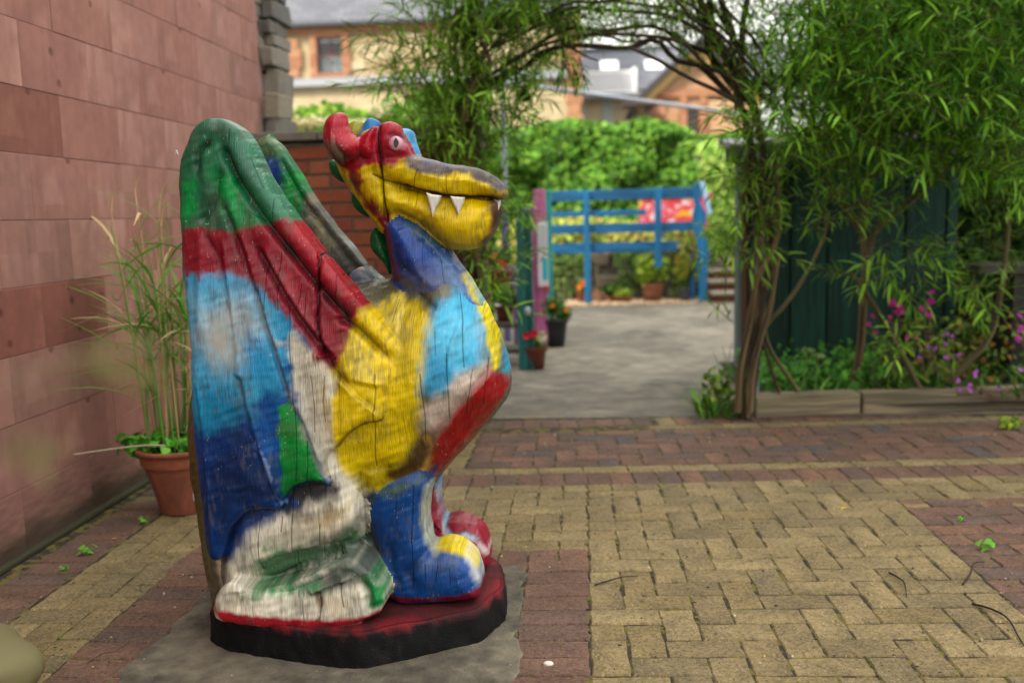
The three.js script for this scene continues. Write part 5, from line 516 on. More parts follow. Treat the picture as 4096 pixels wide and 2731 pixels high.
{ const b = thing('gabled_red_house', 'gabled house of pink and orange stone with pale bargeboard and narrow dark window', 'house'), z = -28;
  const s = new THREE.Shape([[1.8, 0], [4.8, 0], [4.8, 4.2], [3.3, 5.55], [1.8, 4.2]].map(([x, y]) => new THREE.Vector2(x, y))); s.holes.push(new THREE.Path([[2.96, 3.25], [3.34, 3.25], [3.34, 4.02], [2.96, 4.02]].map(([x, y]) => new THREE.Vector2(x, y))));
  const g = new THREE.ExtrudeGeometry(s, { depth: .4, bevelEnabled: false }); g.translate(0, 0, z - .4); mesh('wall', boxUV(g, .4), mat('#c9a07c', { map: T.stone }), b);
  stoneRows(b, 2.15, 4.7, 2.4, 4.3, z + .02, .3, ['#d6ad84', '#dfbb94', '#cc9c74'].map((c) => mat(c, { map: T.stone })), (x, y, w) => Math.abs(x - 3.15) < .3 + w && y > 3 && y < 4.3);
  for (let y = 2.3; y < 4.3; y += .3) { mesh('quoin', boxUV(box((y / .3) % 2 < 1 ? .5 : .36, .28, .14, 2.12, y + .15, z + .03, .01)), pick(redMs), b); }
  for (let y = 3.1; y < 4.2; y += .25) for (const x of [2.88, 3.44]) mesh('quoin', boxUV(box(.2, .24, .12, x, y + .12, z + .03, .01)), pick(redMs), b);
  mesh('string_course', boxUV(box(2.9, .2, .14, 3.3, 4.42, z + .03)), redStone, b);
  sash(b, 3.15, 3.63, .38, .76, z - .1, 1, 2, false);
  for (const sx of [-1, 1]) { const L = 2.35, gg = new THREE.BoxGeometry(L, .22, .12); gg.rotateZ(sx * -.733); gg.translate(3.3 + sx * .86, 4.82, z + .12); mesh('bargeboard', gg, mat('#b79a62'), b); const r = new THREE.BoxGeometry(L + .1, .14, 5); r.rotateZ(sx * -.733); r.translate(3.3 + sx * .9, 4.99, z - 2.1); mesh('roof', boxUV(r, .5), mat('#3f4048', { map: T.stone }), b); }
  mesh('porch', merge([box(.06, 2.2, .7, 1.86, 3.0, z + .3), box(.9, .1, .8, 1.6, 4.1, z + .4)]), mat('#3a2c2c'), b); }

// ---------- ivy hedges ----------
const ivyG = (() => { const pos = [0, 0, 0], idx = [], o = [[0, -.1], [.32, -.18], [.5, .12], [.3, .42], [0, 1], [-.3, .42], [-.5, .12], [-.32, -.18]]; o.forEach(([x, y]) => pos.push(x, y, -.12 * Math.abs(x) - .15 * y * y)); for (let i = 0; i < 8; i++) idx.push(0, i + 1, (i + 1) % 8 + 1); const g = new THREE.BufferGeometry(); g.setAttribute('position', new THREE.Float32BufferAttribute(pos, 3)); g.setIndex(idx); g.computeVertexNormals(); return g; })();
const ivyM = leafMat('#ffffff', { roughness: .5 });
const greens = (list) => list.map(col);
function hedge(name, label, x0, x1, y1, z, n, size, pal, bump = .35, topFn) {
  const h = thing(name, label, 'hedge'), off = (x, y) => bump * (fbm(x * 1.3 + 7, y * 1.5 + 3, 201, 0, 3) - .3) * 1.6, top = topFn ?? ((x) => y1 + .35 * (fbm(x * 1.2, 3, 205, 0, 3) - .5));
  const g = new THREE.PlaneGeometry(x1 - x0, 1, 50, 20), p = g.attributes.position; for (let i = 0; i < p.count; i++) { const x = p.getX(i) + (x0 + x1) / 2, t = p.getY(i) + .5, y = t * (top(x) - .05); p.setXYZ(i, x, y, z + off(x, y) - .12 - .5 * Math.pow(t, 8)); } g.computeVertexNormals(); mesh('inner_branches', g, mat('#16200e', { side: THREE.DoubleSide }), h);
  const ms = [], cs = []; for (let i = 0; i < n; i++) { const x = rr(x0, x1), onTop = rnd() < .14, y = onTop ? top(x) + rr(-.06, .1) : rr(0, top(x)), zz = z + off(x, y) + rr(-.08, .1) - (onTop ? rr(0, .7) : 0), d = V(rr(-.8, .8), rr(-.4, 1.1), 1 + rr(-.6, .6)).normalize(); ms.push(M4(V(x, y, zz), look(d, Math.PI + rr(-1, 1)), size * rr(.6, 1.25))); cs.push(pick(pal).clone().multiplyScalar(rr(.75, 1.2))); }
  copies('ivy_leaves', ivyG, ivyM, ms, h, cs); return h;
}
hedge('ivy_hedge', 'thick bright green ivy hedge behind the blue fence', -2.6, 3.6, 2.42, -15, 24000, .085, greens(['#4f8222', '#3d6c1e', '#60942a', '#2b5418', '#749e38']), .5, (x) => 2.42 - .12 * sstep(x, .5, 2.2) * 1.6 + .3 * (fbm(x * 1.6, 3, 205, 0, 3) - .5));
const lh = hedge('flowering_hedge', 'sunlit yellow green shrub with cream blossom above the brick wall', -4.6, -.9, 2.18, -9.5, 9000, .07, greens(['#86b23a', '#6fa22e', '#9cbe4a', '#5c9028']), .4, (x) => 2.12 + .22 * sstep(x, -2.6, -1.2) + .25 * (fbm(x * 1.6, 9, 207, 0, 3) - .5));
{ const ms = []; for (let c = 0; c < 16; c++) { const cx = rr(-3.1, -1.7), cy = rr(1.95, 2.2); for (let i = 0; i < 60; i++) ms.push(M4(V(cx + rr(-.11, .11), cy + rr(-.03, .04), -9.25 + rr(-.1, .1)), look(V(rr(-1, 1), 1, rr(-1, 1))), rr(.012, .022))); } copies('cream_blossom', new THREE.CircleGeometry(1, 6), leafMat('#e6ddb8'), ms, lh); }
hedge('bright_border', 'low yellow green border planting glimpsed between the blue fence rails', -1.2, 2.9, .95, -13.6, 4500, .07, greens(['#a3ac44', '#8a9e3c', '#c0a860', '#74923a']), .3);
hedge('ivy_hedge', 'pale green ivy hanging beside the shed and brick steps', 1.55, 2.6, 1.9, -13.0, 2500, .09, greens(['#8ab04a', '#6f9a3a', '#a3c060']), .3);
// dark evergreen thicket on the right, behind the bench
hedge('evergreen_thicket', 'dark shaded evergreen thicket at the right edge beside the shed', 1.75, 6.4, 2.6, -7.15, 17000, .06, greens(['#2f4f1c', '#25421a', '#3c5a22', '#4f6626']), .5, (x) => 3.4 + .8 * (fbm(x * 1.1, 5, 209, 0, 3) - .5));

// ---------- blue fence and what stands round it ----------
const blueM = mat('#1590da', { roughness: .55, map: T.wood }), blueD = mat('#0f7fc6', { roughness: .55, map: T.wood });
{ const f = thing('blue_fence', 'bright blue painted wooden fence with four rails across the yard', 'fence'), z = -12;
  for (const [y, h, x0, x1] of [[1.355, .125, -.42, 1.42], [1.13, .07, -.42, .78], [.945, .115, -.42, 1.45], [.705, .125, -.42, 1.2]]) mesh('rail', boxUV(box(x1 - x0, h, .035, (x0 + x1) / 2, y, z - .04, .004)), blueD, f);
  for (const [x, y0, y1, w] of [[.045, 0, 1.4, .075], [.92, .45, 1.42, .085]]) mesh('post', boxUV(box(w, y1 - y0, .06, x, (y0 + y1) / 2, z + .01, .006)), blueM, f);
  const s = new THREE.Shape(), pr = [[1.338,1.407,-12],[1.349,1.448,-12],[1.412,1.468,-12],[1.454,1.44,-12],[1.459,1.335,-12],[1.422,1.257,-12],[1.464,1.16,-12],[1.507,1.085,-12],[1.496,0.99,-12],[1.454,0.911,-12],[1.496,0.804,-12],[1.523,0.696,-12],[1.539,0.562,-12],[1.528,0.455,-12],[1.507,0.294,-12],[1.507,-0.014,-12],[1.422,-0.013,-12],[1.427,0.296,-12],[1.401,0.404,-12],[1.422,0.565,-12],[1.411,0.699,-12],[1.38,0.833,-12],[1.337,0.941,-12],[1.348,1.1,-12],[1.37,1.205,-12],[1.349,1.311,-12]]; pr.forEach(([x, y], i) => i ? s.lineTo(x, Math.max(0, y)) : s.moveTo(x, y));
  const g = new THREE.ExtrudeGeometry(s, { depth: .05, bevelEnabled: true, bevelSize: .006, bevelThickness: .006, bevelSegments: 2 }); g.translate(0, 0, z - .02); mesh('carved_post', boxUV(g), blueM, f);
  mesh('brace', tube([[1.316,0.725,-12.1],[1.332,0.4,-12.1],[1.347,0.018,-12.1]], .045, .045, 4, 4), mat('#0a4f7e'), f);
  mesh('slat', tube([[1.443,1.491,-11.95],[1.49,1.307,-11.95],[1.542,1.095,-11.95]], .028, .028, 4, 4), mat('#9cc4ea'), f); }
{ const w = thing('low_stone_wall', 'low mossy rubble wall behind the blue fence', 'wall'), ms = ['#6f675a', '#7d7567', '#5f5a4c', '#867c69', '#565344'].map((c) => mat(c, stoneMap)), S = []; for (let r = 0; r < 4; r++) for (let x = -.6; x < 1.5;) { const ww = rr(.16, .34); S.push([x + ww / 2, .08 + r * .15, -12.75 + rr(-.02, .02), ww, .16, .2]); x += ww; } rubble(w, S, ms);
  mesh('core', box(2.2, .6, .14, .45, .3, -12.82), mat('#4b463c'), w); mesh('coping', boxUV(box(2.2, .05, .3, .45, .645, -12.78, .01)), mat('#a09888', { map: T.stone }), w);
  const ms2 = [], cs = []; for (let i = 0; i < 1100; i++) { const x = rr(-.5, 1.5); if (n2(x * 4, 7, 3) < .42) continue; ms2.push(M4(V(x, .62 - Math.pow(rnd(), 1.6) * .55, -12.6 + rr(-.05, .08)), look(V(rr(-1, 1), rr(-.3, 1), 1), rr(0, 6)), rr(.025, .05))); cs.push(pick(greens(['#567a2c', '#3f6222', '#6f8f3a']))); } copies('trailing_ivy', ivyG, ivyM, ms2, w, cs); }
{ const b = thing('brick_steps', 'brick steps with pale stone treads to the right of the blue fence', 'steps'); for (let i = 0; i < 5; i++) { const z = -12.1 - i * .28; mesh('riser', boxUV(box(1.1, .085, .26, 2.13, .045 + i * .125, z, .004), 1.5), mat('#a86a50', { map: T.speckle }), b); mesh('tread', boxUV(box(1.14, .04, .34, 2.13, .108 + i * .125, z + .01, .008), 1.5), mat('#b9ad98', { map: T.stone }), b); } }
{ const o = struct('gravel_strip', flat(-.5, 1.55, -12.9, -11.75, .006, 1), mat('#b49c7c', { map: T.speckle, roughness: 1 })); const ms = [], cs = []; for (let i = 0; i < 900; i++) { ms.push(M4(V(rr(-.45, 1.5), .012, rr(-12.5, -11.8)), new THREE.Quaternion().setFromEuler(new THREE.Euler(rr(0, 3), rr(0, 3), 0)), V(rr(.01, .022), rr(.008, .014), rr(.01, .022)))); cs.push(pick(greens(['#c9ad8a', '#b08f6f', '#d8c4a6', '#9c8468']))); } tag(copies('gravel', new THREE.IcosahedronGeometry(1, 0), mat('#ffffff'), ms, null, cs), 'tan gravel strewn along the foot of the blue fence', 'gravel'); }
{ const p = thing('garden_mural', 'pink framed panel painted red and yellow, seen between the right hand rails', 'panel'), z = -12.5; mesh('board', box(.86, .36, .02, 1.15, 1.13, z), new THREE.MeshStandardMaterial({ roughness: .7, map: tex(128, 64, (u, v) => { const a = fbm(u * 7, v * 5, 501, 0, 3), b = fbm(u * 6 + 3, v * 4, 507, 0, 3), k = sstep(a, .5, .58), q = sstep(b, .52, .6), w = sstep(fbm(u * 9, v * 6, 511, 0, 3), .6, .66); const c = [lerp(.82, .92, k), lerp(.27, .66, k), lerp(.3, .15, k)]; return [lerp(lerp(c[0], .86, q), .93, w), lerp(lerp(c[1], .42, q), .82, w), lerp(lerp(c[2], .5, q), .84, w)]; }, { repeat: false }) }), p); mesh('frame', merge([box(1.4, .055, .04, .95, 1.325, z + .01), box(.05, .36, .04, 1.55, 1.12, z + .01), box(.9, .03, .04, 1.15, .93, z + .01)]), mat('#d4437c'), p); }

function board(name, label, cat, x, y0, y1, z, w, d, hex, group, lean = 0) { const t = thing(name, label, cat, [x, y0, z], group); t.rotation.z = lean; mesh('board', boxUV(box(w, y1 - y0, d, 0, (y1 - y0) / 2, 0, .008), 2), mat(hex, { map: T.wood, roughness: .6 }), t); return t; }
{ const t = board('painted_post', 'thick teal painted timber post, nearest of the coloured posts', 'post', -.452, 0, 1.19, -7.02, .075, .12, '#0c8a8c'); mesh('board', boxUV(box(.04, 1.17, .1, .058, .585, .02, .006), 2), mat('#0a6a70', { map: T.wood }), t); const g = new THREE.SphereGeometry(.022, 10, 8); g.scale(1, 1.5, .5); g.translate(.04, .44, .075); mesh('latch_plate', g, mat('#b9c6d0', { roughness: .4 }), t); }
{ const t = board('painted_post', 'tall pink painted post with stepped top between the teal and turquoise ones', 'post', -.365, 0, 1.345, -8.2, .1, .1, '#f28ad0'); mesh('board', boxUV(box(.07, 1.19, .1, -.087, .595, .01, .006), 2), mat('#ee80c8', { map: T.wood }), t); }
board('painted_post', 'bright turquoise post where the blue fence begins', 'post', -.345, 0, 1.37, -9.6, .07, .08, '#2ccbd0');
{ const t = thing('notice_board', 'small white notice board with a turquoise patch fixed beside the pink post', 'notice board'); const q = [[-0.384,1.065,-8.1],[-0.3,1.088,-8.1],[-0.311,0.54,-8.1],[-0.396,0.542,-8.1]]; const x = (q[0][0] + q[1][0]) / 2, y = (q[0][1] + q[2][1]) / 2; mesh('board', box(.085, .54, .02, x, y, -8.1, .004), mat('#d9dbe0'), t); mesh('patch', box(.045, .18, .004, x + .015, y - .12, -8.087), mat('#3ab4c4'), t); for (let k = 0; k < 5; k++) mesh('strip', box(.004, .24, .004, x - .03 + k * .015, y + .12, -8.087), mat('#b7bcc8'), t); mesh('bracket', box(.03, .04, .06, x, y, -8.14), mat('#8a8f94'), t); }
board('painted_post', 'lavender post half hidden by willow leaves, left of the teal post', 'post', -.70, 0, 1.17, -8.6, .06, .06, '#7f86bb');
board('painted_post', 'pale violet post behind the plant stand', 'post', -.56, 0, .72, -7.9, .05, .05, '#9a7fb8', undefined, .03);
// metal frame: upright with a long level pole
{ const t = thing('pole_stand', 'grey metal pole frame with a long pole sloping away behind the arch', 'frame'), m = mat('#9aa2ad', { roughness: .45, metalness: .5 }), a = Z0([[-0.722,2.343,-9]]), e = [[2.18,2.259,-12.2]][0];
  function Z0(q) { return q[0]; } mesh('pole', tube([a, e], .022, .022, 2, 8), m, t); mesh('upright', tube([[a[0], 0, a[2]], [a[0], a[1] + .03, a[2]]], .026, .026, 2, 8), m, t); mesh('upright', tube([[e[0], 0, e[2]], [e[0], e[1] + .03, e[2]]], .026, .026, 2, 8), m, t); }

// ---------- green shed ----------
{ const s = thing('green_shed', 'dark green boarded shed behind the willow stems on the right', 'shed'), z = -6.6, ms = ['#125044', '#114a3f', '#135347'].map((c) => mat(c, { map: T.wood, roughness: .85 })), xs = [1.12, 1.387, 1.632, 1.873, 2.135, 2.4, 2.48];
  mesh('core', box(1.42, 1.48, .3, 1.78, .76, z - .18), mat('#0d1c19'), s);
  for (let i = 0; i < 6; i++) { const w = xs[i + 1] - xs[i] - .012; mesh('board', boxUV(box(w, 1.46, .03, (xs[i] + xs[i + 1]) / 2, .76, z, .006), 1.2, i * .3), pick(ms), s); if (i < 5) for (const d of [-.045, .05]) { const g = new THREE.SphereGeometry(.008, 6, 4); g.translate(xs[i + 1] + d, .75, z + .016); mesh('bolt', g, mat('#7a8480', { metalness: .6 }), s); } }
  mesh('corner_strip', boxUV(box(.03, 1.5, .05, 1.045, .76, z + .02, .004)), mat('#5d6f70'), s); mesh('corner_strip', boxUV(box(.035, 1.5, .05, 1.078, .76, z + .025, .004)), mat('#7a5238', { map: T.wood }), s);
  { const g = box(1.6, .04, .62, 1.76, 0, 0, .01); g.rotateX(.12); g.translate(0, 1.575, z - .1); mesh('roof', g, mat('#9a9c9c', { map: T.stone }), s); } mesh('fascia', boxUV(box(1.7, .09, .03, 1.8, 1.5, z + .04)), mat('#6f7472'), s); }
{ const b = thing('timber_bench', 'dark weathered timber plank bench at the right edge', 'bench'), q = [[2.369,0.588,-6.1],[2.701,0.533,-6.1]]; mesh('seat', boxUV(box(1.5, .06, .34, q[0][0] + .78, .73, -6.2, .01)), mat('#4a443c', { map: T.wood }), b); mesh('leg', boxUV(box(.1, .7, .3, q[0][0] + .3, .35, -6.2)), mat('#3c362e', { map: T.wood }), b); mesh('leg', boxUV(box(.1, .7, .3, q[0][0] + 1.3, .35, -6.2)), mat('#3c362e', { map: T.wood }), b); b.rotation.y = 0; }
// sleepers that edge the bed
{ const w = ['#9a9076', '#948a70', '#a0967c'].map((c) => mat(c, { map: T.wood, bumpMap: T.woodBump, bumpScale: .004 })); const seg = [[.915, 1.5], [1.505, 2.55], [2.555, 3.6]];
  seg.forEach(([a, b], i) => { const g = boxUV(new RoundedBoxGeometry(.13, .125, b - a, 3, .014), 1.4, i * .3), p = g.attributes.position; for (let k = 0; k < p.count; k++) { const n = .008 * (n3(p.getX(k) * 20, p.getY(k) * 20, p.getZ(k) * 9 + i * 5) - .5); p.setY(k, p.getY(k) + n); p.setX(k, p.getX(k) + n); } const o = mesh('timber_sleeper', g, w[i], scene, [(a + b) / 2, .058, -5.29 - ((a + b) / 2 - .9) * .11]); o.rotation.y = Math.PI / 2 + .11; tag(o, ['weathered grey timber sleeper edging the bed, nearest the willow trunk', 'weathered timber sleeper edging the flower bed, middle one', 'timber sleeper edging the bed at the right edge of the view'][i], 'sleeper'); }); }

// ---------- pots ----------
const terra = (hex) => mat(hex, { map: T.terra, roughness: .88, bumpMap: T.speckleBump, bumpScale: .001 });
const potG = (r0, r1, h, rim = .18, lip = .012) => { const P = [[0, .0], [r0, 0], [r0 + (r1 - r0) * .5, h * .5 + 0], [lerp(r0, r1, .84), h * (1 - rim)], [r1 + lip * .5, h * (1 - rim) + .002], [r1 + lip, h * .985], [r1 + lip * .6, h], [r1 - .008, h], [r1 - .014, h * .9], [0, h * .88]]; return new THREE.LatheGeometry(P.map(([x, y]) => new THREE.Vector2(x, y)), 36); };
const soilM = mat('#2d2219', { roughness: 1 });
function bush(parent, cx, cy, cz, rx, ry, rz, n, size, pal, geo = ivyG) { const ms = [], cs = []; for (let i = 0; i < n; i++) { const d = V(rr(-1, 1), rr(-.7, 1), rr(-1, 1)).normalize(), k = Math.pow(rnd(), .45) * (1 + .3 * (n3(d.x * 2.5 + cx * 9, d.y * 2.5, d.z * 2.5) - .5)); ms.push(M4(V(cx + d.x * rx * k, cy + d.y * ry * k, cz + d.z * rz * k), look(d.add(V(rr(-.7, .7), rr(-.4, .8), rr(-.7, .7))), rr(0, 6)), size * rr(.6, 1.3))); cs.push(pick(pal).clone().multiplyScalar(rr(.75, 1.25))); } copies('leaves', geo, ivyM, ms, parent, cs);
  for (let i = 0; i < 5; i++) mesh('stem', tube([[cx + rr(-.02, .02), cy - ry * 1.05, cz + rr(-.02, .02)], [cx + rr(-rx, rx) * .5, cy + ry * .5, cz + rr(-rz, rz) * .5]], .004, .002, 3, 5), mat('#4f5a2c'), parent); }
function flowers(parent, spots, hex, r) { const m = leafMat(hex), g = (() => { const l = []; for (let k = 0; k < 6; k++) { const c = new THREE.CircleGeometry(.55, 6); c.translate(.5, 0, 0); c.rotateY(-.35); c.rotateZ(k * Math.PI / 3); l.push(c); } return merge(l); })(); for (const [x, y, z] of spots) for (let k = 0; k < 3; k++) { const o = mesh('flower', g, m, parent, [x + rr(-r, r) * .7, y + rr(-r, r) * .6, z + rr(0, r)]); o.scale.setScalar(r * rr(.7, 1)); o.quaternion.copy(look(V(rr(-.8, .8), rr(0, 1), 1))); } }
function pot(label, x, z, r0, r1, h, hex, cat = 'plant pot', y = 0, rim) { const t = thing(hex === '#17191d' ? 'plastic_pot' : 'terracotta_pot', label, cat, [x, y, z]); mesh('pot', potG(r0, r1, h, rim), hex === '#17191d' ? mat(hex, { roughness: .5 }) : terra(hex), t); const s = new THREE.CircleGeometry(r1 - .016, 20); s.rotateX(-Math.PI / 2); s.translate(0, h * .885, 0); mesh('soil', s, soilM, t); return t; }
const lime = greens(['#8fae34', '#7a9c2c', '#a5bd42', '#6a8a28']), mid = greens(['#4f7a2c', '#5f8a34', '#3f6626']);
{ const t = pot('big terracotta pot with a lime green shrub under the blue fence', .865, -12.2, .105, .135, .23, '#b5724f'); bush(t, 0, .42, 0, .26, .22, .2, 620, .05, lime); }
{ const t = pot('small terracotta pot with orange flowers at the left fence post', -.01, -12.25, .07, .09, .14, '#a5532f'); bush(t, 0, .22, 0, .12, .1, .1, 180, .04, mid); flowers(t, [[-.02, .24, .1]], '#e0761a', .045); }
{ const t = pot('shallow terracotta bowl of low plants between two pots', .46, -12.2, .1, .15, .075, '#b8673f', 'plant bowl'); bush(t, .03, .12, 0, .13, .06, .1, 180, .035, lime); bush(t, -.12, .16, -.04, .12, .1, .08, 160, .04, mid); }
{ const t = thing('leafy_shrub', 'tall yellow green shrub in a dark pot by the right fence post', 'shrub', [1.28, 0, -12.15]); mesh('pot', potG(.07, .09, .16), mat('#4a4a52'), t); bush(t, 0, .55, 0, .2, .32, .18, 620, .045, greens(['#8a9a3a', '#a09c40', '#7a8c34', '#b3a048'])); bush(t, -.02, .35, 0, .18, .16, .14, 260, .045, lime); }
{ const t = thing('clay_shard', 'tilted pinkish clay tile lying beside the orange flower pot', 'tile', [.2, .08, -12.2]); const g = box(.2, .12, .03, 0, 0, 0, .006); g.rotateZ(-.6); mesh('tile', g, terra('#b98468'), t); }
{ const t = pot('black plastic pot of orange and red flowers on the concrete', -.245, -8.2, .067, .1, .235, '#17191d', 'plant pot', 0, .1); bush(t, -.02, .34, 0, .14, .12, .1, 170, .045, mid); bush(t, .07, .28, 0, .08, .06, .08, 60, .04, mid); flowers(t, [[-.09, .51, .02]], '#d2402c', .035); flowers(t, [[-.02, .36, .08], [.1, .33, .08]], '#d67a2c', .022); for (let k = 0; k < 3; k++) mesh('stem', tube([[0, .2, 0], [-.05, .36, 0], [-.09, .5, .02]], .003), mat('#4c6a2c'), t); }
{ const t = pot('terracotta pot with a red bloom at the foot of the teal post', -.372, -7.02, .066, .086, .165, '#7f4026'); bush(t, 0, .21, 0, .1, .08, .08, 150, .035, greens(['#7f9a44', '#94a860', '#5f7f34'])); flowers(t, [[-.035, .25, .06], [-.01, .255, .06]], '#c8283a', .034); flowers(t, [[.07, .24, .03]], '#cdb6b4', .03); }
// wooden plant stand left of the teal post
{ const t = thing('plant_stand', 'grey weathered stepped plant stand behind the dragon\'s chest', 'plant stand', [-.78, 0, -7.5]), m = mat('#6f6a60', { map: T.wood }); for (const [y, z, h] of [[.52, 0, .05], [.3, .14, .04], [.12, .26, .04]]) mesh('shelf', boxUV(box(.62, h, .22, 0, y, z, .006)), m, t); for (const x of [-.28, .28]) mesh('leg', boxUV(box(.05, .52, .05, x, .26, -.05)), m, t); }
for (const [x, y, z, s, c, l] of [[-.66, .545, -7.5, 1.25, '#a8553c', 'terracotta pot of red flowers on the top shelf of the plant stand, right'], [-.86, .545, -7.5, 1.3, '#b0664a', 'terracotta pot on the top shelf of the plant stand, left'], [-.62, .32, -7.36, .9, '#7a3a26', 'small dark terracotta pot on the second shelf of the plant stand']]) { const t = pot(l, x, z, .06 * s, .078 * s, .13 * s, c, 'plant pot', y); bush(t, 0, .22 * s, 0, .12, .1, .1, 130, .04, mid); if (y > .5) flowers(t, [[.02, .24, .09], [-.05, .27, .06]], '#c83c34', .035); }

// ---------- woven willow arch ----------
const barkT = tex(256, 256, (u, v) => { const a = fbm(u * 8, v * 3, 301, 0, 4), g = n2(u * 40 + a * 3, v * 6, 303, 0, 6); const L = .6 + .5 * (a - .5) + .35 * (g - .5); return [L, L * .97, L * .9]; });
const bark = (hex) => mat(hex, { map: barkT, bumpMap: barkT, bumpScale: .004, roughness: .9 });
const barkDark = bark('#665846'), barkGreen = bark('#8a8258'), barkRed = bark('#7a4a3a'), barkTan = bark('#97835f');
const willowG = leafGeo(1, .13, .3, 5, .2), willowM = leafMat('#ffffff');
const wGreens = greens(['#6f9f26', '#5c8c20', '#82b030', '#92c03e', '#4c7a20', '#6f9a38']), wDark = greens(['#4f831e', '#3c6a18', '#68a028', '#83b83a', '#2e5412']);
function shoots(parent, list, pal, leafL = .085, gap = .021) { // list of [origin, direction, length]; leaves spiral along a drooping stem
  const ms = [], cs = [], stems = [];
  for (const [o, d, L] of list) { const dir = d.clone().normalize(), p = o.clone(), pts = [p.clone()], n = Math.max(4, Math.round(L / gap)); let roll = rr(0, 6); const tone = rr(.75, 1.25);
    for (let i = 0; i < n; i++) { dir.y -= .018 * (i / n); dir.normalize(); p.addScaledVector(dir, L / n); if (i % 4 === 3 || i === n - 1) pts.push(p.clone()); if (i < 1) continue; roll += 2.4 + rr(-.3, .3); const side = V(Math.cos(roll), Math.sin(roll) * .7, Math.sin(roll * 1.7)).cross(dir).normalize(), t = i / n, ld = dir.clone().multiplyScalar(.55 + .5 * t).addScaledVector(side, 1 - .55 * t); ld.y += .05; const s = leafL * rr(.65, 1.25) * (t > .85 ? .7 : 1);
      ms.push(M4(p.clone(), upright(ld, rr(-.6, .6)), V(s * rr(.85, 1.2), s, s))); cs.push(pick(pal).clone().multiplyScalar(tone * rr(.8, 1.2))); }
    stems.push(tube(pts, .0028, .001, Math.min(5, pts.length), 4)); }
  copies('willow_leaves', willowG, willowM, ms, parent, cs); if (stems.length) { const m = mesh('twigs', merge(stems), barkGreen, parent); m.userData.kind = 'stuff'; }
}
const inPoly = (poly, x, y) => { let c = false; for (let i = 0, j = poly.length - 1; i < poly.length; j = i++) { const a = poly[i], b = poly[j]; if ((a[1] > y) !== (b[1] > y) && x < ((b[0] - a[0]) * (y - a[1])) / (b[1] - a[1]) + a[0]) c = !c; } return c; };
function scatter(poly, n, z0, z1, dirF, L0, L1) { const xs = poly.map((p) => p[0]), ys = poly.map((p) => p[1]), out = []; let guard = 0; while (out.length < n && guard++ < n * 40) { const x = rr(Math.min(...xs), Math.max(...xs)), y = rr(Math.min(...ys), Math.max(...ys)); if (!inPoly(poly, x, y)) continue; out.push([V(x, y, rr(z0, z1)), dirF(x, y), rr(L0, L1)]); } return out; }
const wander = (a, n, amp) => a.map(([x, y, z], i) => [x + (i ? amp * (n2(i * 1.7, n, 5) - .5) : 0), y + (i ? amp * (n2(i * 1.7, n, 7) - .5) : 0), z + amp * (n2(i * 1.3, n, 9) - .5) * 1.5]);
const any = () => V(rr(-1, 1), rr(-.35, 1), rr(-.3, 1));
